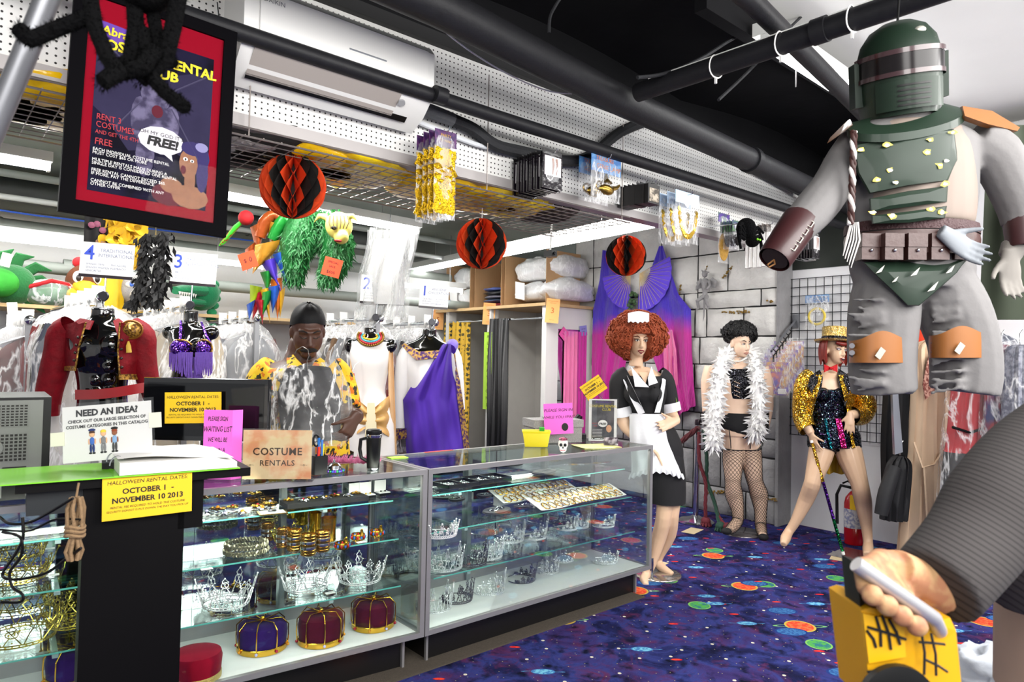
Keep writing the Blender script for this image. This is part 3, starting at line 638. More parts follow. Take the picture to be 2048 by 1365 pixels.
def blond_fill(root, w, h, top):
    M().ell((0, 0, top-h*.6), (w*.42, .014, h*.35), 12, 8).build('blond_moustache', mat('blond_hair', '#b88c3a', .8, bump=1, bs=90, var=.3, vs=50), root)
pack('blond_hair_pack', 'blond hairpiece in a clear bag below the green header packs', 'pack', (1448, 478), -.02, 1, .11, .27, .05, GRH, blond_fill, .02, 'blond hairpiece pack', k=1.35)
def straw_fill(root, w, h, top):
    M().tube([(0, 0, top), (0, 0, top-h)], w*.34, 10).build('white_roll', mat('white_roll_film', '#dcdad6', .25, coat=.4), root)
pack('white_tube_pack', 'slim white tube pack with a dark header hung on the pegboard', 'pack', (1536, 490), -.16, 6, .05, .26, .05, mat('dark_header', '#2a1d1a', .5, c2='#77706a', vs=60), straw_fill, .03, 'white tube packs on the pegboard', k=1.25)
pack('stocking_pack', 'black stocking pack in the row behind the brown armoured cuff', 'pack', (1632, 490), -.2, 8, .085, .155, .02, BLH, stock_fill, .02, 'stocking packs on the far pegboard hook', k=1.4)
# small toy spider and the hanging gargoyle
FUZZ = mat('black_fuzz', '#050506', .95, bump=1, bs=140, spec=.1)
sp = T('toy_spider', 'small fuzzy black toy spider with green eyes on the pegboard', 'toy spider', onY(1492, 470, -.26)); sp.scale = (1.4,)*3; M().tube([(0, .0, .06), (0, .26, .07)], .003, 5).build('hook', CHROME, sp)
M().ell((0, 0, .03), (.045, .05, .055), 14, 10).build('abdomen', FUZZ, sp); M().ell((.01, -.03, -.035), (.03, .035, .03), 12, 8).build('head', FUZZ, sp)
for s_ in (-1, 1):
    M().ell((.01+s_*.011, -.063, -.03), .006, 8, 6).build('eye', mat('lime_eye', '#7ad11d', .3), sp)
    for j in range(4): M().tube([(s_*.03, -.01, .01-j*.012), (s_*(.075+.01*j), -.02, .045-j*.02), (s_*(.115-.006*j), -.03, .02-j*.035)], [.01, .009, .006], 7).build('leg', FUZZ, sp)
gg = T('gargoyle_figure', 'small grey winged gargoyle figure hanging on the stone wall', 'figurine', onX(1410, 585, 4.1)); GS = mat('grey_gargoyle', '#8f8d8e', .7, var=.3, vs=25, bump=.6, bs=60)
gm = M()
gm.tube([(0, 0, -.06), (0, -.0, .02), (0, .0, .1), (0, 0, .14)], [.028, .034, .05, .03], 10, flat=.7); gm.ell((-.01, -.0, .185), (.032, .03, .038), 10, 8); gm.tube([(-.01, -.03, .2), (-.01, -.06, .2)], [.012, .003], 6); gm.tube([(-.01, .02, .21), (-.0, .05, .235)], [.012, .002], 6)
for s_ in (-1, 1):
    gm.tube([(-.0, s_*.045, .12), (-.03, s_*.075, .06), (-.06, s_*.06, .02)], [.017, .013, .01], 8); gm.tube([(0, s_*.02, -.04), (-.06, s_*.05, -.09), (-.02, s_*.06, -.16), (-.06, s_*.06, -.175)], [.024, .02, .015, .01], 8)
gm.tube([(0, 0, -.05), (-.01, -.0, -.13), (0, .01, -.24), (.0, .02, -.3)], [.014, .012, .009, .003], 8)
fuse(gm, 'body', GS, .005, 3, gg)
for s_ in (-1, 1): M().prism([(0, .1), (s_*.07, .15), (s_*.12, .11), (s_*.1, .04), (s_*.06, .05), (s_*.03, .0)], 0, .006, Matrix.Rotation(pi/2, 3, 'Z'), (.03, 0, 0)).build('wing', GS, gg, smooth=False)
M().tube([(.0, 0, .21), (.03, 0, .36)], .002, 5).build('string', WHITEPAPER, gg)
# ---------------------------------------------------------------- figures
SKIN = mat('mannequin_skin', '#e2bd9d', .38, var=.05, vs=6); SKIN2 = mat('pale_mannequin_skin', '#e3c2a8', .4, var=.05); LIP = mat('dark_red_lip', '#7d1f22', .35); EYEW = mat('eye_white', '#ece8e2', .3); IRIS = mat('dark_iris', '#241a15', .25)
class Fig:
    def __init__(s, name, label, cat, d0, base, group=None):
        s.d = d0; s.k = d0/F; s.root = T(name, label, cat, tuple(base), group=group)
    def P(s, x, y, dd=0): return at(x, y, s.d+dd)
    def ring(s, x, y, w, dep, dd=0, n=24, tilt=0., pw=1.):
        c = s.P(x, y, dd); out = []; ux = _U*cos(tilt)+_Z*sin(tilt)
        for j in range(n):
            a = 2*pi*j/n; ca, sa = cos(a), sin(a)
            out.append(c+ux*(w*s.k*(abs(ca)**pw)*(1 if ca > 0 else -1))+_V*(dep*(abs(sa)**pw)*(1 if sa > 0 else -1)))
        return out
    def loft(s, rows, m=None, grow=0., n=24, cap=True, **kw):
        m = m or M(); m.rings([s.ring(r[0], r[1], r[2]+grow/s.k, r[3]+grow, r[4] if len(r) > 4 else 0, n, r[5] if len(r) > 5 else 0., **kw) for r in rows], cap=cap); return m
    def limb(s, rows, m=None, grow=0., n=14, cap=True, flat=1.):
        m = m or M(); m.tube([s.P(r[0], r[1], r[3] if len(r) > 3 else 0) for r in rows], [r[2]*s.k+grow for r in rows], n, cap=cap, ref=_U, flat=flat); return m
    def put(s, m, name, material, ang=60, parent=None):
        m.v = [v-s.root.location for v in m.v]; return link(name, m.mesh(name, material, True, ang), parent or s.root)
    def skin(s, m, name, material, vox=.006, sm=5): return fuse(m, name, material, vox, sm, s.root, True)
def smoothrows(rows, k=3):
    """rows resampled on a smooth curve"""
    L = len(rows); w = max(len(r) for r in rows); rows = [tuple(r)+(0,)*(w-len(r)) for r in rows]; out = []
    for i in range(L-1):
        a, b, c, d = rows[max(i-1, 0)], rows[i], rows[i+1], rows[min(i+2, L-1)]
        for j in range(k):
            t_ = j/k; out.append(tuple(.5*((2*b[q])+(c[q]-a[q])*t_+(2*a[q]-5*b[q]+4*c[q]-d[q])*t_*t_+(3*b[q]-a[q]-3*c[q]+d[q])*t_**3) for q in range(w)))
    return out+[rows[-1]]
def hand(m, w, d, nrm, s=1., curl=.35, thumb=1, spread=.12, tc=.5):
    """palm and five fingers: w wrist, d direction of the fingers, nrm the way the palm faces"""
    w = V3(w); d = V3(d).normalized(); nrm = V3(nrm); nrm = (nrm-d*nrm.dot(d)).normalized(); x = d.cross(nrm)
    m.tube([w-d*.02*s, w+d*.02*s, w+d*.06*s, w+d*.092*s], [(.026*s, .02*s), (.034*s, .017*s), (.041*s, .015*s), (.038*s, .012*s)], 12, ref=x)
    for i, (o, L) in enumerate(((-1.5, .062), (-.5, .078), (.5, .084), (1.5, .072))):
        L *= s; p = w+d*.085*s+x*(o*.0195*s); dr = (d+x*(o*spread*.5)).normalized(); pts = [p-d*.02*s, p]; c_ = curl
        for q, f in enumerate((.45, .32, .23)):
            dr = (dr*cos(c_)+nrm*sin(c_)).normalized(); p = p+dr*L*f; pts.append(p)
        m.tube(pts, [.0095*s, .0098*s, .0088*s, .0082*s, .0062*s], 8)
        m.ell(pts[-1], .0064*s, 8, 5)
    p = w+d*.03*s-x*(-thumb)*.03*s; dr = (d*.75+x*thumb*.7+nrm*.15).normalized(); pts = [p-x*thumb*.012*s, p]
    for L in (.034, .028, .024):
        p = p+dr*L*s; pts.append(p); dr = (dr+d*.25*tc+nrm*tc*.6).normalized()
    m.tube(pts, [.015*s, .0125*s, .0105*s, .0095*s, .007*s], 8)
def headm(m, c, r, f, u, s=1., jaw=1., neck=True):
    """skull, jaw, nose, brow, ears into m; c centre at eye height"""
    R = Matrix((r, -f, u)).transposed()
    def q(x, y, z): return c+r*(x*s)+f*(y*s)+u*(z*s)
    m.ell(q(0, -.022, .032), (.074*s, .094*s, .088*s), 20, 14, R); m.ell(q(0, .018, -.03), (.06*s*jaw, .068*s, .085*s), 18, 12, R); m.ell(q(0, .045, -.085), (.032*s*jaw, .034*s, .028*s), 14, 8, R)
    m.tube([q(0, .078, .01), q(0, .092, -.02), q(0, .1, -.04)], [.008*s, .01*s, .013*s], 8); m.ell(q(0, .09, -.044), (.017*s, .014*s, .009*s), 10, 6, R)
    m.tube([q(-.05, .058, .02), q(-.022, .078, .024), q(0, .079, .02), q(.022, .078, .024), q(.05, .058, .02)], .009*s, 8)
    m.ell(q(0, .076, -.072), (.024*s, .014*s, .012*s), 12, 6, R)
    for sx in (-1, 1): m.ell(q(sx*.074, -.018, -.012), (.01*s, .02*s, .03*s), 8, 8, R)
    if neck: m.tube([q(0, -.02, -.06), q(0, -.035, -.13), q(0, -.04, -.18)], [.05*s, .047*s, .052*s], 14)
def facebits(fig, c, r, f, u, s=1., lip=LIP, open_=True, brow=None, mouth=1., shadow=None):
    R = Matrix((r, -f, u)).transposed()
    def q(x, y, z): return c+r*(x*s)+f*(y*s)+u*(z*s)
    for sx in (-1, 1):
        if shadow: fig.put(M().ell(q(sx*.029, .068, .008), (.021*s, .012*s, .012*s), 12, 6, R), 'eyelid', shadow)
        if open_:
            ey = fig.put(M().ell(q(sx*.029, .0735, .0), (.0145*s, .01*s, .007*s), 12, 8, R), 'eye', EYEW); fig.put(M().ell(q(sx*.029, .081, .0), (.006*s, .004*s, .006*s), 10, 6, R), 'iris', IRIS, 60, ey)
        fig.put(M().tube([q(sx*.014, .083, .002 if open_ else -.003), q(sx*.03, .085, .008 if open_ else -.006), q(sx*.047, .072, .001)], .0022*s, 6), 'lash', IRIS)
        if brow: fig.put(M().tube([q(sx*.013, .088, .022), q(sx*.032, .084, .031), q(sx*.05, .066, .025)], [.003*s, .0036*s, .0018*s], 6), 'eyebrow', brow)
    if lip:
        fig.put(M().tube([q(-.024, .08, -.072), q(-.009, .091, -.067), q(0, .0915, -.069), q(.009, .091, -.067), q(.024, .08, -.072)], [.002*s, .005*s, .0045*s, .005*s, .002*s], 7), 'upper_lip', lip)
        fig.put(M().tube([q(-.021, .08, -.074), q(0, .0905, -.08*mouth), q(.021, .08, -.074)], [.002*s, .0062*s, .002*s], 7), 'lower_lip', lip)
def wig(fig, c, R3, m, name='wig', cut=None, amp=.12, n=700, cr=.012, seed=1, mask=None):
    """curly mop: displaced shell with loose curls standing out of it"""
    def dirv(u, v): a = 2*pi*u; b = pi*(v-.5); return V3((cos(b)*cos(a), cos(b)*sin(a), sin(b)))
    def pos(dv, k=1.):
        nn = noise.fractal(dv*3.+V3((seed, 0, 0)), .7, 2.1, 4); w = 1+amp*nn
        if mask: w *= mask(dv)
        return c+_U*(dv.x*R3[0]*w*k)+_V*(dv.y*R3[1]*w*k)+_Z*(dv.z*R3[2]*w*k)
    mm = M().grid(lambda u, v: pos(dirv(u, v)), 40, 26, wrap=True)
    rnd = random.Random(seed)
    for i in range(n):
        dv = V3((rnd.gauss(0, 1), rnd.gauss(0, 1)-.35, rnd.gauss(0, 1))).normalized()
        p = pos(dv, .99); t1 = V3((rnd.uniform(-1, 1), rnd.uniform(-1, 1), rnd.uniform(-1, 1))).normalized(); q = (p-c).normalized(); t1 = (t1-q*t1.dot(q)).normalized(); t2 = q.cross(t1); r_ = cr*rnd.uniform(.6, 1.3)
        mm.tube([p+t1*(r_*cos(a))+t2*(r_*sin(a))+q*(r_*a*.16) for a in [0, 1.3, 2.6, 3.9, 5.2]], [r_*.32, r_*.36, r_*.36, r_*.3, r_*.1], 4, cap=False)
    return fig.put(mm, name, m, 180)
def stand(fig, label_m, c, r=.17):
    fig.put(M().lathe([(r, 0), (r, .006), (r-.004, .01)], 40, (c[0], c[1], 0)), 'base_plate', label_m)
FR, FF, FU = _U, -_V, _Z
def turn(yaw, tilt=0., roll=0.):
    """head axes (right, forward, up); yaw>0 looks to picture right, tilt>0 looks down"""
    f = (-_V*cos(yaw)+_U*sin(yaw)); r = (_U*cos(yaw)+_V*sin(yaw)); u = _Z.copy()
    f2 = f*cos(tilt)-u*sin(tilt); u2 = u*cos(tilt)+f*sin(tilt)
    r3 = r*cos(roll)+u2*sin(roll); u3 = u2*cos(roll)-r*sin(roll)
    return r3, f2, u3
MIRR = mat('steel_base', '#b9b4ae', .12, .9)
# --- maid mannequin
g = Fig('maid_mannequin', 'mannequin in a black maid dress with white apron and huge auburn afro wig', 'mannequin', 4.8, (2.02, .2, 0))
hc = g.P(1277, 682, -.03); r_, f_, u_ = turn(.08, .02, -.03)
b = M(); headm(b, hc, r_, f_, u_, .98, .92)
torso = smoothrows([(1284, 734, 12, .045, .02), (1284, 743, 30, .06, .02), (1284, 752, 45, .075, .0), (1285, 770, 46, .095, -.01), (1287, 790, 43, .105, -.02), (1290, 812, 36, .095, 0), (1294, 834, 32, .09, 0), (1303, 858, 44, .115, 0), (1312, 890, 49, .125, 0), (1318, 915, 45, .115, 0), (1322, 935, 38, .1, 0)])
g.loft(torso, b)
for sx in (1266, 1306): b.ell(g.P(sx, 789, -.085), (.055, .05, .055), 14, 10)
g.limb(smoothrows([(1318, 915, 24), (1330, 985, 19, -.0), (1327, 1035, 15.5, -.02), (1318, 1075, 15, .02), (1304, 1125, 10, .02), (1293, 1150, 9, 0), (1288, 1160, 9, -.06), (1292, 1172, 6, -.16)]), b)
g.limb(smoothrows([(1332, 915, 24), (1343, 985, 19, .03), (1343, 1030, 15, .02), (1338, 1070, 14.5, .1), (1320, 1110, 9.5, .16), (1316, 1125, 9, .17), (1326, 1138, 9, .12), (1345, 1150, 6, .06)]), b)
g.limb(smoothrows([(1243, 757, 17), (1240, 800, 15), (1247, 845, 13, -.02), (1265, 868, 11, -.06), (1290, 890, 9, -.12), (1300, 897, 8.5, -.13)]), b)
hand(b, g.P(1299, 896, -.13), _U*.55-_Z*.8-_V*.1, -_V*.2-_U*.7, .98, .16, -1, .2)
g.limb(smoothrows([(1326, 757, 16), (1333, 785, 14), (1338, 815, 12.5), (1348, 836, 10.5, -.05), (1352, 843, 9, -.1)]), b)
hand(b, g.P(1352, 842, -.1), -_U*.9-_Z*.32-_V*.3, _Z*.3-_V*.9, .98, .18, 1, .15)
g.skin(b, 'body', SKIN, .0055, 5)
facebits(g, hc, r_, f_, u_, .98, LIP, True, mat('auburn_brow', '#5a2c18', .8), 1.1, mat('smoky_lid', '#8a6a58', .5))
MB_ = mat('maid_black', '#121114', .8, var=.15, vs=30); MW = mat('maid_white', '#e6e6ea', .75, bump=.25, bs=18)
dm = g.loft(torso[6:], None, .012)
for sx in (1266, 1306): dm.ell(g.P(sx, 789, -.085), (.068, .063, .066), 14, 10)
fuse(dm, 'dress_bodice', MB_, .007, 4, g.root, True)
skirt = smoothrows([(1305, 860, 43, .118), (1312, 885, 46, .125), (1318, 915, 46, .125), (1326, 950, 42, .12), (1332, 985, 37, .11), (1334, 1006, 34, .105)])
g.put(g.loft(skirt, None, .008, cap=False), 'dress_skirt', MB_)
g.put(g.limb(smoothrows([(1257, 752, 21), (1243, 762, 23), (1240, 785, 22), (1241, 815, 21), (1242, 822, 21)]), cap=False), 'sleeve', MB_); g.put(g.limb(smoothrows([(1316, 752, 20), (1328, 762, 20), (1336, 785, 18), (1340, 812, 18)]), cap=False), 'sleeve', MB_)
g.put(g.limb([(1241, 814, 23.5), (1242, 819, 24.5), (1244, 833, 24)], cap=False), 'cuff', MW); g.put(g.limb([(1339, 806, 20), (1340, 811, 20.5), (1343, 823, 20)], cap=False), 'cuff', MW)
def slab(fig, pts, th, m, name, parent=None, push=0.):
    """flat cloth piece through picture points at given depth offsets"""
    P = [fig.P(*p) for p in pts]; n = len(P); mm = M(); mm.v = P+[p+_V*th for p in P]
    mm._f([tuple(range(n)), tuple(reversed(range(n, 2*n)))]+[(i, (i+1) % n, n+(i+1) % n, n+i) for i in range(n)]); return fig.put(mm, name, m, 30, parent)
slab(g, [(1262, 733, -.05), (1283, 758, -.13), (1298, 775, -.155), (1270, 774, -.155), (1268, 760, -.13)], .008, MW, 'collar')
slab(g, [(1303, 733, -.05), (1296, 757, -.13), (1298, 772, -.155), (1316, 766, -.14), (1308, 748, -.09)], .008, MW, 'collar')
slab(g, [(1277, 745, -.075), (1298, 745, -.075), (1291, 768, -.128)], .004, SKIN, 'neck_opening')
for pts in ([(1240, 742, -.0), (1247, 739, 0), (1256, 755, -.1), (1268, 780, -.16), (1280, 805, -.15), (1290, 826, -.115), (1277, 830, -.115), (1262, 800, -.155), (1248, 765, -.1)], [(1324, 741, 0), (1333, 740, 0), (1331, 770, -.1), (1326, 800, -.14), (1320, 826, -.1), (1309, 826, -.115), (1318, 795, -.15), (1324, 765, -.1)]): slab(g, pts, .006, MW, 'apron_strap')
def apr(u, v):
    a = lerp(-.98, .98, u); x = lerp(1292, 1313, v)+lerp(40, 62+3*sin(v*6), v)*sin(a); y = lerp(829, 944+6*cos(u*pi*2), v)+2*sin(u*9)*v
    return g.P(x, y, -.02-lerp(.12, .165, v)*cos(a)+.008*sin(u*26)*v)
g.put(M().grid(apr, 30, 14), 'apron_skirt', MW)
def ruf(u, v):
    a = lerp(-1.02, 1.02, u); x = 1313+(62+4*v)*sin(a); y = 942+6*cos(u*pi*2)+10*v+2*sin(u*60)*v
    return g.P(x, y, -.02-.166*cos(a)-.014*sin(u*75)*v-.004)
g.put(M().grid(ruf, 90, 3), 'apron_ruffle', MW)
g.put(g.loft([(1293, 826, 34, .098), (1294, 835, 35, .1), (1294, 840, 36, .1)], None, .012, cap=False), 'apron_waistband', MW)
g.put(M().ell(g.P(1310, 775, -.16), .008, 8, 6), 'button', BLACK)
slab(g, [(1343, 795, -.05), (1352, 796, -.05), (1357, 822, -.05), (1350, 828, -.05), (1346, 815, -.05)], .003, mat('neon_tag', '#b6f02a', .6), 'neon_tag')
AUB = mat('auburn_curls', '#9a4420', .75, var=.5, vs=20, bump=.5, bs=60)
def facehole(dv): return .62 if (dv.y < -.25 and abs(dv.x) < .36 and dv.z < .12) else 1.
wig(g, g.P(1274, 672, .035), (.205, .17, .172), AUB, n=1500, cr=.013, mask=facehole, seed=3)
def capf(u, v): a = lerp(-.7, .7, u); return g.P(1277+33*sin(a), 640-11*cos(a)+lerp(-6, 17, v)*(1-.35*abs(a))+1.5*sin(u*30)*v, -.13-.06*v)
g.put(M().grid(capf, 26, 6), 'maid_cap', MW)
stand(g, MIRR, (2.12, .22), .17); g.put(M().tube([(2.03, .2, .0), (2.03, .2, .14)], .014, 10), 'stand_socket', CHROME)
# --- mannequin in feather boa and corset
g = Fig('boa_mannequin', 'male mannequin in white feather boa, black sequin top and fishnet stockings', 'mannequin', 6.05, (3.65, .5, 0))
hc = g.P(1481, 687, -.03); r_, f_, u_ = turn(.35, .12, .02)
b = M(); headm(b, hc, r_, f_, u_, 1.06, 1.06)
torso = smoothrows([(1476, 715, 13, .055, .02), (1473, 724, 34, .07, .02), (1472, 738, 58, .095, .01), (1473, 760, 56, .12, 0), (1474, 785, 46, .115, 0), (1475, 810, 40, .105, 0), (1478, 830, 40, .11, 0), (1482, 850, 42, .12, 0), (1484, 872, 40, .12, 0)])
g.loft(torso, b)
g.limb(smoothrows([(1471, 862, 22), (1466, 920, 20), (1466, 955, 16), (1466, 970, 15), (1468, 990, 17, .03), (1475, 1020, 12, .03), (1475, 1042, 10.5, .02), (1465, 1056, 10, -.06), (1452, 1064, 6, -.14)]), b)
g.limb(smoothrows([(1497, 862, 22), (1503, 920, 20), (1508, 955, 16), (1512, 970, 15), (1518, 990, 17, .03), (1521, 1020, 12, .03), (1521, 1048, 10.5, .02), (1523, 1062, 10, -.05), (1527, 1076, 6.5, -.16)]), b)
g.limb(smoothrows([(1424, 735, 15), (1417, 765, 15), (1416, 800, 12.5), (1416, 820, 11.5), (1418, 850, 10, -.02), (1421, 868, 8, -.04)]), b); hand(b, g.P(1421, 866, -.04), -_Z+_U*.1-_V*.1, _U*.8+_V*.2, 1.05, .3, 1)
g.limb(smoothrows([(1522, 735, 15), (1530, 765, 15), (1534, 800, 12.5), (1534, 820, 11.5), (1529, 850, 10, -.02), (1524, 868, 8, -.04)]), b); hand(b, g.P(1524, 866, -.04), -_Z-_U*.15-_V*.1, -_U*.8+_V*.2, 1.05, .3, -1)
g.skin(b, 'body', SKIN2, .006, 5)
facebits(g, hc, r_, f_, u_, 1.06, mat('pale_lip', '#b27c6c', .5), True, mat('dark_brow', '#2a211d', .8))
wig(g, g.P(1479, 667, .02), (.142, .14, .105), mat('black_curls', '#0d0c0d', .5, var=.3, vs=20), n=900, cr=.014, amp=.1, seed=5, mask=lambda dv: .8 if (dv.y < -.3 and dv.z < -.1) else 1.)
BSQ = sequin('black_sequins', ('#08080a', '#0f0f12', '#1a1a20', '#060607', '#5c5c66'), 170., .2, .7)
g.put(g.loft(smoothrows([(1473, 738, 38, .12, 0), (1474, 760, 40, .128, 0), (1474, 780, 36, .122, 0), (1475, 797, 33, .112, 0)]), None, .004, cap=False), 'sequin_top', BSQ)
for i in range(4): g.put(M().tube([g.P(1468, 763+i*9, -.137), g.P(1480, 768+i*9, -.137)], .002, 5), 'lace', SKIN2)
g.put(g.loft(smoothrows([(1482, 826, 40, .113), (1484, 845, 43, .124), (1484, 858, 40, .124), (1484, 868, 26, .11), (1484, 876, 10, .07)]), None, .009, cap=True), 'briefs', MATTEBLACK)
for x, y0 in ((1458, 862), (1497, 862)):
    g.put(M().tube([g.P(x, y0-4, -.11), g.P(x+3, y0+20, -.112), g.P(x+4, y0+36, -.1)], .008, 6, flat=.3), 'garter_strap', MATTEBLACK)
NET = mat('fishnet_thread', '#120d0e', .8)
def fishnet(rows, n=15, tw=2.2):
    rr = smoothrows(rows, 6); m = M(); C_ = [g.P(r[0], r[1], r[3] if len(r) > 3 else 0) for r in rr]; L = len(rr); fr = []; pr = _U
    for i in range(L): x, y, _ = frame(C_[min(i+1, L-1)]-C_[max(i-1, 0)], pr); pr = x; fr.append((x, y))
    for s_ in (-1, 1):
        for k in range(n): m.tube([C_[i]+(fr[i][0]*cos(a)+fr[i][1]*sin(a))*(rr[i][2]*g.k+.003) for i in range(L) for a in (2*pi*k/n+s_*tw*2*pi*i/L,)], .0016, 3, cap=False)
    m.tube([C_[0]+(fr[0][0]*cos(a)+fr[0][1]*sin(a))*(rr[0][2]*g.k+.003) for a in [2*pi*j/24 for j in range(24)]], .005, 6, closed=True)
    return g.put(m, 'fishnet_stocking', NET)
fishnet([(1467, 898, 20.5), (1466, 920, 20), (1466, 955, 16), (1466, 970, 15), (1468, 990, 17, .03), (1475, 1020, 12, .03), (1475, 1042, 10.5, .02), (1465, 1056, 10, -.06), (1455, 1063, 7, -.12)])
fishnet([(1501, 898, 20.5), (1503, 920, 20), (1508, 955, 16), (1512, 970, 15), (1518, 990, 17, .03), (1521, 1020, 12, .03), (1521, 1048, 10.5, .02), (1523, 1062, 10, -.05), (1527, 1073, 7.5, -.13)])
g.put(M().ell(g.P(1453, 1063, -.14), (.045, .045, .03), 12, 8), 'stocking_toe', MATTEBLACK); g.put(M().ell(g.P(1527, 1075, -.17), (.042, .045, .03), 12, 8), 'stocking_toe', MATTEBLACK)
PVC = mat('black_pvc', '#0a0a0b', .12, coat=.6)
for x, sx in ((1418, 1), (1528, -1)):
    gm = M(); g.limb([(x, 822, 13), (x+sx*1, 850, 11, -.02), (x+sx*3, 866, 9.5, -.04)], gm, .002); hand(gm, g.P(x+sx*3, 866, -.04), -_Z+_U*.1*sx-_V*.1, _U*.8*sx+_V*.2, 1.15, .3, sx); fuse(gm, 'glove', PVC, .006, 2, g.root, True)
pm = M()
for i in range(17): a = pi*1.05+pi*.9*i/16; pm.ell(g.P(1474+17*cos(a), 717-7*sin(a)*1.2-2, -.075-.04*abs(sin(a))), .0075, 8, 6)
g.put(pm, 'pearl_necklace', mat('pearl', '#e8e2d8', .25, coat=.5))
FEA = mat('white_feather', '#f1f0ee', .85, var=.03); fm = M(); rnd = random.Random(4)
path = smoothrows([(1425, 893, 0, -.16), (1428, 850, 0, -.17), (1432, 800, 0, -.17), (1440, 745, 0, -.14), (1452, 712, 0, -.04), (1478, 700, 0, .1), (1502, 710, 0, -.02), (1512, 745, 0, -.14), (1517, 800, 0, -.17), (1513, 845, 0, -.17), (1508, 868, 0, -.15)], 8)
for i in range(2200):
    q = rnd.random()*(len(path)-1); j = int(q); t_ = q-j; a, c_ = path[j], path[min(j+1, len(path)-1)]; p = g.P(lerp(a[0], c_[0], t_), lerp(a[1], c_[1], t_), lerp(a[3], c_[3], t_))
    dv = V3((rnd.gauss(0, 1), rnd.gauss(0, 1), rnd.gauss(-.35, 1))).normalized(); L = rnd.uniform(.07, .13); sd = dv.cross(V3((rnd.random(), rnd.random(), rnd.random()))).normalized()*.012
    fm.v += [p-sd*.3, p+sd*.3, p+dv*L*.55+sd, p+dv*L-V3((0, 0, .012)), p+dv*L*.55-sd]; n0 = len(fm.v)-5; fm._f([(n0, n0+1, n0+2, n0+3, n0+4)])
core = [g.P(a[0], a[1], a[3]) for a in path]; fm.tube(core, .05, 8)
tag(g.put(fm, 'feather_boa', FEA, 180), kind='stuff')
stand(g, mat('glass_base', '#6f6a6c', .1, .6), (3.72, .5), .19)
# --- top hat mannequin
g = Fig('top_hat_mannequin', 'mannequin in gold sequin tailcoat, glitter top hat and black sequin shorts', 'mannequin', 5.6, (3.72, -.2, 0))
hc = g.P(1671, 702, -.03); r_, f_, u_ = turn(.3, -.06, -.1)
b = M(); headm(b, hc, r_, f_, u_, .98, .95)
torso = smoothrows([(1662, 740, 12, .05, .02), (1661, 750, 34, .07, .01), (1662, 760, 45, .085, 0), (1660, 785, 42, .105, 0), (1658, 810, 36, .095, 0), (1660, 828, 31, .085, 0), (1664, 845, 37, .1, 0), (1667, 865, 46, .115, 0), (1668, 882, 48, .115, 0), (1668, 895, 40, .1, 0)])
g.loft(torso, b)
for sx in (1645, 1678): b.ell(g.P(sx, 788, -.08), (.055, .05, .055), 14, 10)
g.limb(smoothrows([(1648, 880, 25), (1640, 915, 23, -.03), (1628, 955, 17, -.06), (1624, 970, 16, -.06), (1612, 1000, 15, .02), (1590, 1045, 10, .05), (1577, 1065, 9, .06), (1571, 1078, 10, .0), (1567, 1090, 6, -.06)]), b)
g.limb(smoothrows([(1690, 880, 26), (1702, 920, 24, -.05), (1718, 965, 17, -.1), (1722, 982, 16.5, -.1), (1727, 1010, 16, -.06), (1733, 1055, 10.5, -.08), (1736, 1085, 9, -.1), (1736, 1097, 10, -.14), (1735, 1112, 8, -.22)]), b)
g.limb(smoothrows([(1620, 765, 15), (1610, 800, 14), (1606, 830, 12), (1612, 850, 10, -.04), (1622, 868, 8, -.08)]), b); hand(b, g.P(1622, 868, -.08), _U*.25-_Z*.95-_V*.2, _U*.85+_V*.4, .95, .14, 1, .3)
g.limb(smoothrows([(1704, 765, 15), (1722, 795, 14), (1730, 820, 12, -.02), (1716, 828, 10, -.08), (1700, 830, 8.5, -.13)]), b); hand(b, g.P(1700, 829, -.13), -_U*.1-_Z*.98-_V*.15, -_V*.3+_U*.2+_V*.9, .95, .1, -1, .2)
g.skin(b, 'body', mat('tan_mannequin_skin', '#d8b494', .35, var=.05), .006, 5)
facebits(g, hc, r_, f_, u_, .98, mat('red_lip', '#9c2422', .3), True, mat('red_brow', '#4d1d12', .8), 1.35, mat('blue_lid', '#8c7a80', .5))
def q_(x, y, z): return hc+r_*x+f_*y+u_*z
g.put(M().ell(q_(0, .087, -.074), (.017, .006, .011), 12, 8, Matrix((r_, -f_, u_)).transposed()), 'open_mouth', mat('mouth_dark', '#3a0d0e', .5)); g.put(M().ell(q_(0, .0905, -.0685), (.014, .004, .0035), 10, 6, Matrix((r_, -f_, u_)).transposed()), 'teeth', EYEW)
def bob(u, v):
    a = lerp(-.1*pi, 1.1*pi, u); z = lerp(.1, -.1, v); rr = .098+.018*sin(v*pi)+.004*sin(u*60)
    x = -cos(a)*rr; y = -sin(a)*rr*1.08-.01; return q_(x, y, z-.02*sin(u*40)*v)
g.put(M().grid(bob, 60, 10), 'hair', mat('dark_red_hair', '#7a1f14', .45, var=.4, vs=60))
g.put(M().tube([q_(-.06, .07, .055), q_(-.02, .095, .045), q_(.03, .09, .05), q_(.07, .06, .05)], [.014, .018, .016, .01], 8), 'fringe', mat('dark_red_hair', '#7a1f14'))
GSQ = sequin('gold_sequins', ('#b9851a', '#d8a52a', '#f3d873', '#8a5c0f', '#c7921f'), 150., .22, .9); RSQ = sequin('rainbow_black_sequins', ('#0a0c12', '#101420', '#15323c', '#2c1738', '#0b0d10', '#6d7f8c', '#161018'), 150., .15, .85)
hat = T('top_hat', 'gold glitter top hat with black sequin band on the red-haired mannequin', 'hat', q_(0, -.01, .07)); HR = Matrix((r_, -f_, u_)).transposed()
HG = sequin('gold_glitter', ('#c29b4a', '#d9b563', '#f0dca0', '#9c7a34'), 260., .3, .8)
hb_ = [(.158, .012), (.15, 0), (.1, -.002), (.098, .005), (.102, .115), (.098, .122), (0.01, .123)]
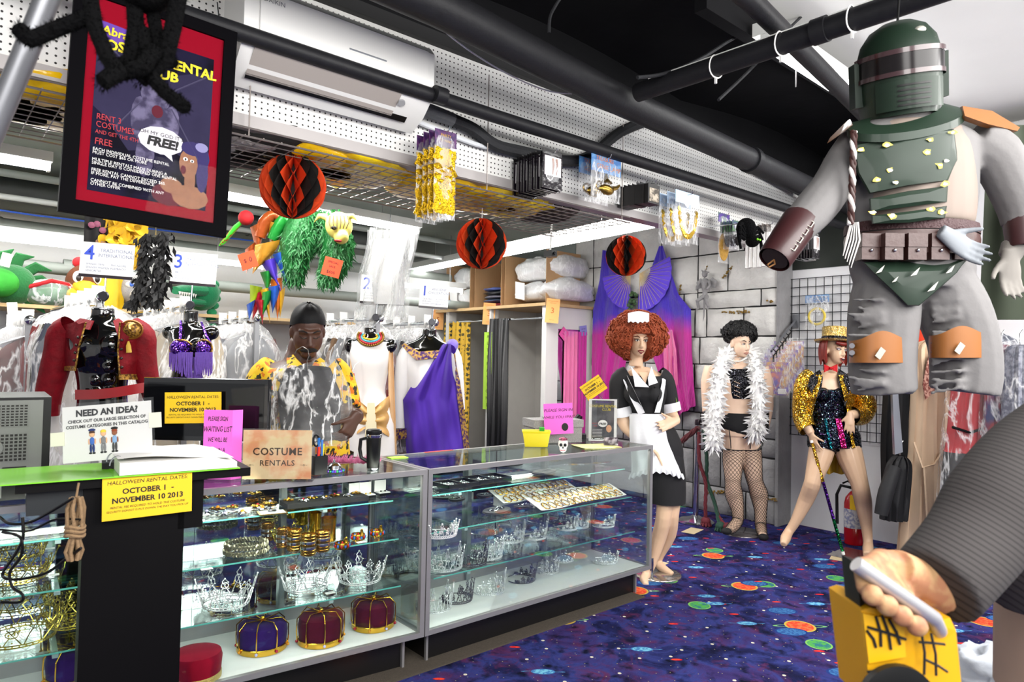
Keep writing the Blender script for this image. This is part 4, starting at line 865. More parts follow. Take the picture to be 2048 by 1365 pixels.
M().lathe(hb_, 36, R=HR).build('crown_and_brim', HG, hat); M().lathe([(.1005, .006), (.1025, .008), (.1035, .04), (.1015, .042)], 36, R=HR, cap=False).build('band', BSQ, hat)
bw = mat('red_sequin_bow', '#c4121c', .2, .4, bump=.6, bs=200)
for s_ in (-1, 1): slab(g, [(1662, 735, -.11), (1662+s_*13, 729, -.115), (1662+s_*13, 745, -.115), (1662, 739, -.11)], .014, bw, 'bow_loop')
g.put(M().ell(g.P(1662, 737, -.118), (.014, .012, .014), 10, 6), 'bow_knot', bw)
bm_ = g.loft(smoothrows([(1661, 778, 38, .1), (1659, 790, 40, .11), (1658, 810, 37, .1), (1660, 828, 33, .092), (1661, 842, 34, .094)]), None, .005)
for sx in (1645, 1678): bm_.ell(g.P(sx, 789, -.082), (.062, .056, .058), 14, 10)
fuse(bm_, 'sequin_bustier', RSQ, .007, 3, g.root, True)
g.put(g.loft(smoothrows([(1663, 836, 34, .094), (1665, 850, 41, .11), (1668, 868, 49, .122), (1668, 886, 51, .122), (1668, 894, 50, .12)]), None, .007, cap=False), 'sequin_shorts', RSQ)
for k, (x0, x1, m) in enumerate(((1671, 1682, sequin('pink_sequins', ('#c81d6a', '#e0408a', '#9c1450'), 160.)), (1648, 1653, sequin('teal_sequins', ('#11505c', '#1d7a84', '#0c3640'), 160.)), (1693, 1699, GSQ))):
    slab(g, [(x0, 838, -.12), (x1, 838, -.12), (x1+12, 897, -.142), (x0+12, 897, -.142)], .006, m, 'sequin_stripe')
for x0, lm in ((1648, 0), (1690, 0)):
    rr = [(x0, 882, 27), (x0-4 if x0 < 1660 else x0+5, 900, 25.5, -.015)]; g.put(g.limb(rr, None, .006, cap=False), 'shorts_leg', RSQ)
# tailcoat: open fronts, sleeves, lapels and lined tails
def coatf(side):
    def fn(u, v):
        y = lerp(750, 828 if side < 0 else 834, v); w = 41+8*sin(v*pi*.8)
        x = 1661+side*lerp(16+20*v, w+3, min(1, u*1.6)**.8); bu = .05*math.exp(-((y-789)/14)**2)*(1-u)
        return g.P(x, y, lerp(-.118-bu, .1, u**1.6))
    return fn
for s_ in (-1, 1): g.put(M().grid(coatf(s_), 14, 12), 'coat_front', GSQ)
slab(g, [(1640, 740, -.03), (1622, 752, -.1), (1615, 772, -.13), (1632, 800, -.14), (1642, 785, -.142), (1646, 755, -.115)], .012, BSQ, 'lapel')
slab(g, [(1678, 738, -.03), (1696, 750, -.1), (1704, 770, -.13), (1690, 815, -.14), (1682, 790, -.142), (1676, 755, -.115)], .012, BSQ, 'lapel')
slv = M(); g.limb(smoothrows([(1626, 752, 20), (1613, 768, 22), (1606, 800, 20), (1605, 832, 19), (1610, 850, 18, -.03), (1616, 860, 17, -.06)]), slv, cap=False); g.put(slv, 'sleeve', GSQ)
slv = M(); g.limb(smoothrows([(1698, 752, 20), (1708, 768, 22), (1724, 795, 21), (1732, 815, 20), (1722, 832, 19, -.05), (1704, 832, 18, -.11)]), slv, cap=False); g.put(slv, 'sleeve', GSQ)
TL = mat('yellow_lining', '#b08a12', .5, var=.15, vs=20)
for x0, x1, dd in ((1652, 1672, .16), (1670, 1704, .17)):
    tlm = M().grid(lambda u, v: g.P(lerp(x0, x1, u)+4*sin(v*5), lerp(830, 950-10*abs(u-.5), v), dd+.02*sin(u*8)), 8, 12); g.put(tlm, 'coat_tail', TL)
gb = M().box(3.62, 3.98, -.62, -.3, 0, .006); g.put(gb, 'base_plate', MIRR)
cane = T('sequin_cane', 'slim cane wrapped in gold, purple and green sequins', 'cane', (3.66, -.35, 0)); c0, c1 = at(1624, 886, 5.5), onZ(1687, 1113, .0)+V3((0, 0, .012))
for nm, a, b_, m in (('gold_section', 0, .35, GSQ), ('purple_section', .35, .68, sequin('purple_sequins', ('#3a1466', '#5a2496', '#220b40'), 170.)), ('green_section', .68, .97, sequin('green_sequins', ('#0d5a2c', '#17864a', '#083a1c'), 170.)), ('white_tip', .97, 1, WHITEPAPER), ('white_top', -.02, 0, WHITEPAPER)):
    M().tube([c0.lerp(c1, a), c0.lerp(c1, b_)], .0125, 10).build(nm, m, cane, world=True)
# ---------------------------------------------------------------- black display torsos wearing costumes
FORM = mat('gloss_black_form', '#060607', .08, coat=.8)
# matador
g = Fig('torso_form', 'glossy black male torso form wearing the red matador jacket', 'torso form', 3.85, at(205, 800, 3.85))
b = M(); tor = smoothrows([(206, 618, 20, .06), (206, 632, 21, .06), (206, 645, 30, .075), (206, 656, 58, .09), (205, 668, 70, .1), (204, 690, 64, .125, -.01), (204, 715, 58, .125, -.01), (205, 745, 50, .11), (205, 780, 46, .1), (205, 815, 48, .105), (205, 850, 52, .11)])
g.loft(tor, b)
for x in (182, 228): b.ell(g.P(x, 690, -.09), (.068, .05, .06), 14, 10)
for x in (192, 218):
    for y in (735, 760, 785): b.ell(g.P(x, y, -.095), (.03, .022, .03), 10, 8)
g.skin(b, 'torso', FORM, .007, 6); g.put(g.loft([(206, 617, 20, .055), (206, 620, 20, .055)]), 'neck_cap', mat('steel_cap', '#8d9094', .2, .9))
g.put(M().tube([g.P(205, 617), at(205, 594, 4.06)], .006, 8), 'hook', CHROME)
jk = Fig('matador_jacket', 'open red brocade matador jacket with gold trim on the black torso', 'jacket', 3.85, at(205, 800, 3.85)); g = jk
RED = mat('red_brocade', '#720c18', .6, var=.5, vs=26, bump=.35, bs=50, detail=5, spec=.15); GTR = mat('gold_braid', '#b98d3c', .4, .5, c2='#5b3a1a', vs=90)
def panel(side, xin, xbot, yb):
    def fn(u, v):
        y = lerp(640 if u > .3 else 645, yb, v); xe = lerp(206+side*88, 206+side*78, v); xi = lerp(206+side*34, xin, min(1, v*2.)) if v < .5 else lerp(xin, xbot, (v-.5)*2)
        x = lerp(xi, xe, u); return g.P(x, y+6*u*(1-v)*2, lerp(-.15, -.01, u**1.5)+.006*sin(v*14+u*3))
    return fn
for side, xi, xb, yb in ((-1, 158, 150, 742), (1, 236, 240, 760)):
    g.put(M().grid(panel(side, xi, xb, yb), 14, 16), 'jacket_front', RED); f_ = panel(side, xi, xb, yb)
    g.put(M().tube([f_(0, i/20) for i in range(21)], .005, 6), 'gold_piping', GTR)
    g.put(M().grid(lambda u, v: f_(u, lerp(.9, 1., v))-_V*.004, 14, 2), 'gold_hem', GTR)
    for k in range(4): g.put(M().ell(f_(.14, .3+k*.16)-_V*.006, (.008, .006, .008), 8, 6), 'bead_button', mat('dark_bead', '#2a1a12', .3))
slab(g, [(160, 637, -.06), (186, 642, -.11), (178, 660, -.15), (150, 655, -.12), (143, 648, -.07)], .012, RED, 'collar'); slab(g, [(226, 642, -.11), (236, 637, -.06), (258, 655, -.1), (244, 690, -.155), (234, 668, -.15)], .012, RED, 'collar')
g.put(g.limb(smoothrows([(143, 655, 26), (125, 670, 28), (118, 705, 27), (108, 745, 26), (98, 785, 24), (92, 830, 23)]), cap=False), 'sleeve', RED)
g.put(g.limb(smoothrows([(262, 658, 26), (282, 674, 27), (285, 705, 25), (292, 745, 22), (302, 780, 19), (308, 800, 18)]), cap=False), 'sleeve', RED)
ep = M().grid(lambda u, v: g.P(262+22*cos(2*pi*u)*v, 662+17*sin(2*pi*u)*v-3, -.115-.03*(1-v*v)+.012*cos(2*pi*u)), 24, 6); g.put(ep, 'epaulet', GTR)
g.put(M().tube([g.P(262+23*cos(a), 660+18*sin(a), -.117+.012*cos(a)) for a in [2*pi*i/24 for i in range(24)]], .006, 6, closed=True), 'epaulet_cord', mat('red_gold_cord', '#8d5a20', .4, .4))
g.put(M().tube([g.P(257, 683, -.14), g.P(257, 692, -.145), g.P(258, 706, -.145)], [.004, .012, .014], 10), 'tassel', mat('yellow_silk', '#c9a53a', .6))
g.put(M().grid(lambda u, v: g.P(lerp(150, 330, u), lerp(784, 768, u)+lerp(-4, 16, v)+3*sin(u*5), lerp(-.12, -.2, sin(pi*u))), 20, 4), 'sash', mat('red_satin', '#a3131c', .35, sheen=.3))
# belly dance
g = Fig('torso_form', 'glossy black female torso form wearing the purple fringed top', 'torso form', 4.6, at(382, 820, 4.6))
b = M(); tor = smoothrows([(383, 622, 13, .05), (382, 645, 13, .05), (382, 652, 22, .06), (382, 660, 45, .07), (380, 672, 44, .09), (379, 692, 38, .11, -.01), (377, 715, 33, .09), (374, 740, 27, .08), (375, 765, 34, .1), (376, 800, 42, .115)])
g.loft(tor, b)
for x in (362, 398): b.ell(g.P(x, 697, -.09), (.062, .06, .06), 14, 10)
for x, s_ in ((341, -1), (422, 1)): b.ell(g.P(x, 666), (.055, .045, .05), 12, 8)
g.skin(b, 'torso', FORM, .007, 5); g.put(M().tube([g.P(382, 622), at(380, 612, 4.8)], .005, 8), 'hook', CHROME)
g = Fig('belly_dance_top', 'purple sequin belly dance top with gold edging and long fringe', 'costume', 4.6, at(382, 820, 4.6))
PSQ = sequin('violet_sequins', ('#4a1f96', '#6a38b8', '#2b1060', '#8a5ad0'), 150.); FRI = mat('violet_fringe', '#6d4bb0', .6, var=.3, vs=80)
for x, w in ((362, 25), (408, 18)):
    g.put(M().ell(g.P(x, 697, -.125), (.07 if w > 20 else .05, .05, .062), 18, 10), 'cup', PSQ); g.put(M().tube([g.P(x+w*cos(a)*.9, 698+20*sin(a)*.9, -.155+.03*cos(a)**2) for a in [2*pi*i/22 for i in range(22)]], .007, 6, closed=True), 'gold_edging', GTR)
    for i in range(22):
        xx = x-w*.9+1.8*w*i/21; L = 30+28*(i/21 if x < 380 else .5)+random.uniform(-4, 4); g.put(M().tube([g.P(xx, 705, -.17), g.P(xx+random.uniform(-1, 1), 705+L*.5, -.165), g.P(xx+random.uniform(-1.5, 1.5), 705+L, -.16)], [.0042, .004, .003], 5), 'fringe_strand', FRI)
for i in range(16): xx = 388+i*1.0; g.put(M().tube([g.P(xx, 715, -.15), g.P(xx+random.uniform(-1, 2), 775+random.uniform(-5, 15), -.13)], .0036, 5), 'fringe_strand', FRI)
for a, b_, c_ in (((362, 642, 0), (361, 665, -.12), (360, 685, -.14)), ((403, 645, 0), (412, 670, -.11), (422, 690, -.12))): g.put(M().tube([g.P(*a), g.P(*b_), g.P(*c_)], .009, 8, flat=.5), 'strap', PSQ)
g.put(g.loft([(376, 762, 38, .115), (376, 772, 40, .12), (376, 800, 46, .13)], cap=False), 'hip_belt', PSQ); g.put(M().tube([g.P(343+i*3.4, 763+5*abs(sin(i*.7)), -.1-.03*sin(pi*i/20)) for i in range(21)], .007, 6), 'gold_edging', GTR)
# white gown
g = Fig('torso_form', 'glossy black female torso form wearing the white gown', 'torso form', 5.3, at(742, 900, 5.3))
b = M(); tor = smoothrows([(740, 656, 12, .048), (741, 668, 13, .05), (741, 678, 26, .065), (741, 688, 46, .075), (741, 702, 42, .1), (741, 722, 37, .11), (741, 750, 32, .095), (741, 785, 26, .085), (742, 810, 36, .11), (742, 850, 44, .125), (742, 900, 46, .13)])
g.loft(tor, b)
for x, s_ in ((700, -1), (783, 1)): b.ell(g.P(x, 692), (.045, .045, .055), 12, 8)
g.skin(b, 'torso', FORM, .008, 5); g.put(M().tube([g.P(741, 660), at(762, 637, 5.52)], .005, 8), 'hook', CHROME)
g = Fig('white_gown', 'sleeveless white gown with gold sash and jewelled collar on a black form', 'gown', 5.3, at(742, 900, 5.3)); WG = mat('white_satin', '#ece9e6', .45, sheen=.2, var=.03)
g.put(g.loft(smoothrows([(741, 684, 38, .085), (741, 700, 40, .112), (741, 722, 38, .125), (741, 750, 33, .108), (741, 785, 28, .098), (742, 810, 37, .122), (742, 850, 45, .138), (742, 910, 48, .142)]), None, .004, cap=False), 'bodice_and_skirt', WG)
GS_ = mat('gold_satin', '#c79a58', .4, sheen=.2, var=.15, vs=14)
for s_ in (-1, 1):
    g.put(M().grid(lambda u, v: g.P(742+s_*lerp(8, 44-6*(1-v), u), lerp(lerp(815, 790, u), lerp(855, 880, u), v), -.128-.02*cos(u*1.2)+.14*u**3+.012*sin(v*16+u*3)), 14, 14), 'gathered_sash', GS_)
    g.put(M().grid(lambda u, v: g.P(742+s_*(37+6*v)+lerp(-4, 7, u)*(1+v*.3), lerp(700, 915, v), -.02-.02*sin(u*6)), 6, 20), 'side_drape', mat('beige_chiffon', '#d9b489', .5, var=.1))
slab(g, [(735, 806, -.15), (749, 806, -.15), (755, 880, -.165), (729, 880, -.165)], .01, mat('cream_satin', '#e3d9b8', .4), 'front_panel')
for k, (rx, ry_, r_, m) in enumerate(((14, 6, .012, GOLD), (18, 10, .011, mat('teal_beads', '#3f97a8', .25, .3)), (22, 14, .011, mat('red_beads', '#a8242c', .25, .3)), (26, 18, .01, mat('bronze_beads', '#8a6a30', .3, .8)))):
    m_ = M()
    for i in range(26): a = -.15*pi+1.3*pi*i/25; m_.ell(g.P(741-rx*cos(a), 672+ry_*sin(a)+2, -.06-.05*max(0, sin(a))-.004*k), r_, 8, 6)
    g.put(m_, 'jewelled_collar_row', m)
tg = sign('price_tag', 'red price tag hanging from the white gown', .05, .13, at(703, 765, 5.1), FACE, mat('red_card', '#d8402e', .7), cat='tag', roll=-.08); M().tube([(0, 0, .06), (.03, .02, .13), (.08, .1, .17)], .002, 5).build('string', WHITEPAPER, tg)
# toga
g = Fig('torso_form', 'glossy black torso form with neck cap wearing the purple toga', 'torso form', 5.6, at(860, 900, 5.6))
b = M(); tor = smoothrows([(860, 658, 14, .055), (858, 672, 15, .055), (856, 682, 28, .065), (856, 692, 50, .08), (858, 706, 50, .105), (860, 740, 46, .12), (862, 790, 42, .11), (864, 850, 46, .12), (866, 900, 48, .12)])
g.loft(tor, b); g.skin(b, 'torso', FORM, .008, 5); g.put(M().tube([g.P(860, 660), at(872, 646, 5.87)], .005, 8), 'hook', CHROME)
g = Fig('roman_tunic', 'white long-sleeved tunic with purple and gold neckline under a purple toga', 'tunic', 5.6, at(860, 900, 5.6)); WT = mat('white_wool', '#e4e2e2', .8, var=.04)
g.put(g.loft(smoothrows([(858, 706, 50, .11), (860, 740, 49, .132), (862, 790, 46, .125), (864, 850, 50, .13), (866, 910, 52, .135)]), None, .004, cap=False), 'tunic_body', WT)
for rows in (((826, 697, 18), (812, 720, 19), (805, 770, 17), (800, 820, 16), (800, 855, 17)), ((892, 697, 18), (906, 720, 18), (912, 770, 16), (915, 820, 15))): g.put(g.limb(smoothrows(rows), cap=False), 'sleeve', WT)
PUR = mat('purple_wool', '#43199a', .75, var=.12, vs=9, sheen=.3); GLF = mat('purple_gold_braid', '#b8913f', .45, .4, c2='#3a1a5e', vs=45)
for pts in ([(802, 690, -.03), (810, 687, -.04), (838, 704, -.13), (832, 720, -.15), (822, 712, -.13)], [(832, 704, -.13), (880, 701, -.13), (880, 716, -.15), (832, 721, -.15)], [(790, 860, -.07), (812, 857, -.1), (814, 877, -.1), (791, 882, -.07)]): slab(g, pts, .008, GLF, 'gold_braid')
g = Fig('purple_toga', 'draped purple toga with gold leaf border over the white tunic', 'toga', 5.6, at(868, 900, 5.6))
def toga(u, v):
    xl = lerp(886, 806, min(1, v/.5)**.9)+16*max(0, v-.5); xr = lerp(908, 938, v)
    y = lerp(688, 905, v); yy = y+(26*(1-u)*(v-.35) if v > .35 else 0)
    fold = .018*sin(u*17+v*2.5)+.008*sin(u*31-v*6)+.014*sin(u*5+v*13)*(v)
    return g.P(lerp(xl, xr, u), yy, -.165*sin(pi*(.18+.75*u))-.015+fold+.03*(1-v))
g.put(M().grid(toga, 50, 40), 'drape', PUR)
g.put(M().grid(lambda u, v: toga(lerp(.93, 1.02, u), v)-_V*.012, 4, 40), 'gold_leaf_border', GLF)
g.put(M().tube([g.P(900, 700, -.08), g.P(905, 690, 0), g.P(900, 695, .1)], .05, 10), 'shoulder_roll', PUR)
# ---------------------------------------------------------------- the clerk
SKB = mat('dark_brown_skin', '#4a2d20', .5, var=.15, vs=12)
g = Fig('person', 'man in black head wrap and yellow floral shirt looking down at a bagged garment', 'person', 3.74, (-.3, .78, 0))
hc = g.P(616, 663, -.05); r_, f_, u_ = turn(.42, .38, .02)
b = M(); headm(b, hc, r_, f_, u_, 1.14, 1.14, False)
def q_(x, y, z): return hc+r_*(x*1.12)+f_*(y*1.12)+u_*(z*1.12)
b.ell(q_(0, .082, -.05), (.03, .022, .02), 10, 8); b.ell(q_(0, .055, -.095), (.042, .04, .03), 12, 8)
g.limb([(608, 680, 27, .02), (604, 705, 29, .03), (600, 735, 38, .03)], b)
torso = smoothrows([(600, 722, 40, .08, .03), (600, 733, 66, .1, .02), (602, 748, 78, .125), (603, 775, 80, .15), (604, 810, 80, .165, -.01), (605, 850, 84, .175, -.02), (606, 900, 88, .18, -.02), (608, 960, 90, .17), (608, 1010, 84, .15)])
g.loft(torso, b)
g.limb(smoothrows([(536, 752, 30), (521, 790, 29, -.02), (514, 826, 24, -.08), (519, 843, 22, -.14), (532, 830, 20, -.2), (546, 806, 16, -.22)]), b); hand(b, g.P(546, 806, -.22), _U*.7+_Z*.5-_V*.3, _V*.3+_U*.4-_Z*.5, 1.1, .5, 1)
g.limb(smoothrows([(668, 752, 30), (680, 790, 29, -.02), (688, 826, 23, -.1), (702, 836, 18, -.2), (712, 832, 15, -.3)]), b); hand(b, g.P(712, 832, -.3), -_U*.35-_Z*.8-_V*.3, -_U*.8+_V*.5, 1.12, .75, -1, .05, 1.)
for x in (570, 645): g.limb([(x, 1000, 44), (x, 1150, 36), (x, 1260, 28)], b)
for x in (570, 645):
    fl = V3((g.P(x, 1260).x, g.P(x, 1260).y, 0)); b.tube([g.P(x, 1260), fl+V3((0, 0, .06))], [.072, .05], 12); b.tube([fl+V3((0, 0, .05))+_V*.04, fl+V3((0, 0, .04))-_V*.2], [.05, .04], 10)
g.skin(b, 'body', SKB, .0062, 4)
facebits(g, hc, r_, f_, u_, 1.12, mat('brown_lip', '#5d342c', .45), False, mat('black_brow', '#0e0a09', .9))
BH = mat('black_facial_hair', '#0b0807', .95, bump=.6, bs=160)
g.put(M().tube([q_(-.036, .07, -.072), q_(-.02, .097, -.06), q_(0, .108, -.057), q_(.02, .097, -.06), q_(.036, .07, -.072)], [.006, .011, .011, .011, .006], 8), 'moustache', BH); g.put(M().ell(q_(0, .098, -.098), (.012, .008, .012), 10, 6), 'goatee', BH)
def durag(u, v):
    a = 2*pi*u; z = lerp(.02+.042*max(0, -sin(a))*0+.045*max(0, sin(a)), .137, v)
    if sin(a) < 0: z = lerp(-.012-.025*(-sin(a)), .137, v)
    rr = max(.004, (1-max(0, (z-.02)/.118)**2.4))**.5 if z > .02 else 1.0
    return q_(.083*cos(a)*rr, .095*sin(a)*rr-.022, z+.002*sin(u*40))
g.put(M().grid(durag, 40, 14, wrap=True), 'head_wrap', mat('black_silk_wrap', '#08080a', .6, bump=.3, bs=20, spec=.2))
g.put(M().tube([q_(-.05, -.1, .02), q_(-.06, -.13, -.04), q_(-.055, -.12, -.12), q_(-.05, -.11, -.16)], [.018, .014, .012, .006], 8, flat=.4), 'wrap_tail', mat('black_silk_wrap', '#0c0c0e'))
def shirtmat():
    m, t, bb = nt('yellow_floral_shirt'); tc = N(t, 'ShaderNodeTexCoord'); base = srgb('#e0b416')
    n1 = N(t, 'ShaderNodeTexNoise', i_Scale=9., i_Detail=2.); t.links.new(tc.outputs['Object'], n1.inputs['Vector'])
    c = mixc(t, math_(t, 'GREATER_THAN', n1.outputs['Fac'], .56), base, '#e3c81c')
    for sc_, th, cc, off in ((16., .34, '#cf6d0d', 0.), (19., .3, '#1f1c0c', 3.), (15., .24, '#26230e', 8.)):
        ad = N(t, 'ShaderNodeVectorMath', operation='ADD'); t.links.new(tc.outputs['Object'], ad.inputs[0]); ad.inputs[1].default_value = (off, off, off)
        n2 = N(t, 'ShaderNodeTexNoise', i_Scale=70., i_Detail=1.); t.links.new(ad.outputs[0], n2.inputs['Vector'])
        v = N(t, 'ShaderNodeTexVoronoi', i_Scale=sc_); t.links.new(ad.outputs[0], v.inputs['Vector'])
        d = math_(t, 'ADD', v.outputs['Distance'], math_(t, 'MULTIPLY', math_(t, 'SUBTRACT', n2.outputs['Fac'], .5), .5))
        c = mixc(t, math_(t, 'LESS_THAN', d, th), c, cc)
    t.links.new(c, bb.inputs['Base Color']); bb.inputs['Roughness'].default_value = .8; return m
SHIRT = shirtmat()
sh = g.loft(torso[4:], None, .012); g.limb(smoothrows([(551, 742, 34), (535, 756, 36), (520, 790, 35, -.02), (513, 822, 32, -.06)]), sh, .004); g.limb(smoothrows([(655, 742, 34), (669, 756, 36), (682, 790, 34, -.02), (690, 822, 31, -.06)]), sh, .004)
fuse(sh, 'shirt', SHIRT, .009, 4, g.root, True)
slab(g, [(582, 700, -.0), (573, 718, -.06), (574, 738, -.14), (596, 742, -.17), (606, 733, -.16), (590, 716, -.08)], .014, SHIRT, 'collar'); slab(g, [(640, 716, -.04), (648, 722, -.06), (650, 738, -.13), (636, 748, -.17), (622, 736, -.16), (630, 722, -.08)], .014, SHIRT, 'collar')
slab(g, [(600, 728, -.13), (624, 730, -.13), (618, 748, -.165), (604, 745, -.165)], .01, mat('dark_undershirt', '#26262c', .9), 'undershirt')
g.put(g.loft([(608, 905, 97, .19, -.02), (608, 960, 93, .18), (608, 1010, 88, .165)], None, .004, cap=False), 'trousers', MATTEBLACK)
# garment in clear bag he is holding
g = Fig('bagged_garment', 'black garment in crinkled clear plastic bag held by the clerk', 'garment bag', 3.4, at(612, 885, 3.4))
def gar(sc_):
    def fn(u, v):
        y = lerp(738, 880, v); w = lerp(58, 84, min(1, v*3))*(1-.1*v)*sc_; x = 616+lerp(-w, w, u)+14*v
        a = u*2*pi
        return g.P(616+6*v+w*cos(a)*1.0, y+10*sin(a)*(v-.5)+4*noise.noise(V3((u*5, v*6, sc_))), .03+.05*sc_*sin(a)+.03*noise.noise(V3((cos(a)*2, v*5, sin(a)*2+sc_))))
    return fn
g.put(M().grid(gar(.78), 30, 16, wrap=True), 'dark_garment', mat('dark_garment', '#14141a', .8, var=.4, vs=12))
def bagf(u, v):
    a = 2*pi*u; y = lerp(728, 886, v); w = 90*(sin(pi*min(1, .16+v*.62)))**.55; nn = noise.fractal(V3((cos(a)*1.6, sin(a)*1.6, v*3)), .8, 2., 4)
    return g.P(612+6*v+w*cos(a)*(1+.06*nn), y+9*nn+12*cos(a)*(v-.4), .03+.075*sin(a)*(1+.5*nn))
g.put(M().grid(bagf, 56, 36, wrap=True), 'plastic_bag', film('held_bag_film', '#ffffff', .07, .8, 9., .08, .8, .3), 180)
g.put(M().tube([g.P(616, 742), g.P(614, 722), g.P(618, 712), g.P(616, 700), g.P(605, 694), g.P(594, 700), g.P(590, 708)], .0028, 6), 'hanger_hook', mat('wire_hanger', '#77726e', .3, .8))
# ---------------------------------------------------------------- racks of bagged costumes
BAG = film('garment_bag_film', '#ffffff', .12, .8, 7., .14, .6, .55)
CLOTH = randmat('assorted_costume_cloth', ('#2a2a30', '#8a8f96', '#5b1a1c', '#b9a98a', '#2b3350', '#d8d4cc', '#4a4a3c', '#7a5a3a', '#1a1a1c', '#c7b8a4', '#6a6f7c', '#8e2a2a', '#e6e2dc', '#34465a'))
HANG = mat('grey_hanger', '#a9acb0', .35, .5); GRN = mat('clear_hanger', '#c8ccd0', .2)
def garment(kind):
    r = T('bagged_costume', 'x', 'garment bag')
    hw, L, sl = ((.23, .95, .5), (.2, 1.05, 0), (.25, 1.1, .62), (.21, .8, .35))[kind]
    def body(u, v):
        a = 2*pi*u; z = -.03-L*v; w = hw*(.45+.55*min(1, v*7)**.7)*(1-.12*sin(v*3))*(1+.12*v*(kind == 1)); d = .035+.03*v
        return (w*cos(a)*(1+.03*sin(v*9+kind)), d*sin(a)*(1+.5*sin(a*3+v*5+kind))+.008*sin(a*7), z-.06*abs(cos(a))*(v < .14))
    M().grid(body, 20, 16, wrap=True).build('garment', CLOTH, r, ang=180)
    if sl:
        for s_ in (-1, 1): M().tube([(s_*hw*.82, 0, -.1), (s_*hw*1.0, .01, -.25), (s_*hw*1.05, .015, -.2-sl*.5), (s_*hw*1.02, .02, -.1-sl)], [.05, .056, .05, .045], 10, flat=.6).build('sleeve', CLOTH, r)
    def bag(u, v):
        a = 2*pi*u; z = .03-(L+.1)*v; w = (hw+.06)*(.22+.78*min(1, v*4.5)**.6); n_ = noise.fractal(V3((cos(a)*1.5+kind*5, sin(a)*1.5, v*4)), .8, 2., 3)
        return (w*cos(a)*(1+.05*n_), (.06+.035*v)*sin(a)*(1+.6*n_), z+.02*n_)
    M().grid(bag, 26, 20, wrap=True).build('plastic_bag', BAG, r, ang=180)
    M().tube([(0, 0, -.03), (0, 0, .05), (.0, .0, .075), (.02, 0, .098), (.04, 0, .085), (.042, 0, .066)], .003, 6).build('hanger_hook', HANG, r)
    M().tube([(-hw*.8, 0, -.1), (0, 0, -.035), (hw*.8, 0, -.1)], .007, 6).build('hanger_bar', HANG, r)
    return r
PROT = [garment(k) for k in range(4)]; USED = [False]*4
def hang(k, loc, rz, label, group):
    if not USED[k]: USED[k] = True; o = PROT[k]; o.location = loc; o.rotation_euler = (0, 0, rz); o['label'] = label; o['group'] = group; return o
    return dup(PROT[k], loc, rz, label, group)
def rack(end, n, L, label_r, label_g, group, step=.085, post=True, holes=()):
    x, y, z = end; r = T('clothes_rack', label_r, 'clothes rack', (x, y, 0))
    M().tube([(0, 0, z), (0, L, z)], .016, 12).build('rail', CHROME, r); M().lathe([(.03, -.02), (.03, .0), (.012, .012)], 16, (0, -.0, z), Matrix.Rotation(pi/2, 3, 'X')).build('rail_end', CHROME, r)
    for yy in (.06, L-.05): M().box(-.018, .018, yy-.018, yy+.018, 0, z).build('upright', mat('grey_upright', '#8f9093', .35, .6), r, smooth=False)
    M().box(-.3, .3, .05, .09, 0, .04).box(-.3, .3, L-.09, L-.05, 0, .04).build('foot', mat('grey_upright', '#8f9093'), r, smooth=False)
    for i in range(n):
        o = hang(random.randrange(4), (x+random.uniform(-.02, .02), y+.16+i*step+random.uniform(-.012, .012), z-.075), random.uniform(-.22, .22), label_g, group)
        if i % 3 == 0:
            d_ = T('size_divider', 'white size divider disc on the '+group.replace('costumes on the ', ''), 'divider', (x, y+.13+i*step, z), group='dividers on the '+group.replace('costumes on the ', '')); M().box(-.035, .035, -.001, .001, -.03, .075).build('card', WHITEPAPER, d_, smooth=False)
    return r
R4, R3, R2, R1, RM, R5 = at(205, 594, 4.05), at(380, 612, 4.78), at(762, 637, 5.5), at(872, 646, 5.85), at(519, 636, 5.6), at(60, 640, 4.5)
rack(R4, 15, 2.0, 'chrome clothes rack ending at the section four sign', 'clear-bagged costume on the rack behind the red matador jacket', 'costumes on the section four rack')
rack(R3, 14, 1.7, 'chrome clothes rack ending at the section three sign', 'clear-bagged costume on the rack behind the purple fringed top', 'costumes on the section three rack')
rack(RM, 10, 1.5, 'chrome clothes rack ending just left of the clerk', 'clear-bagged costume on the rack left of the clerk', 'costumes on the rack behind the clerk')
rack(R2, 14, 1.6, 'chrome clothes rack ending at the section two sign', 'clear-bagged costume on the rack behind the white gown', 'costumes on the section two rack')
rack(R1, 12, 1.4, 'chrome clothes rack ending at the section one sign', 'clear-bagged costume on the rack behind the purple toga', 'costumes on the section one rack')
rack(R5, 13, 2.0, 'chrome clothes rack at the left edge behind the computer', 'clear-bagged costume on the leftmost rack', 'costumes on the leftmost rack')
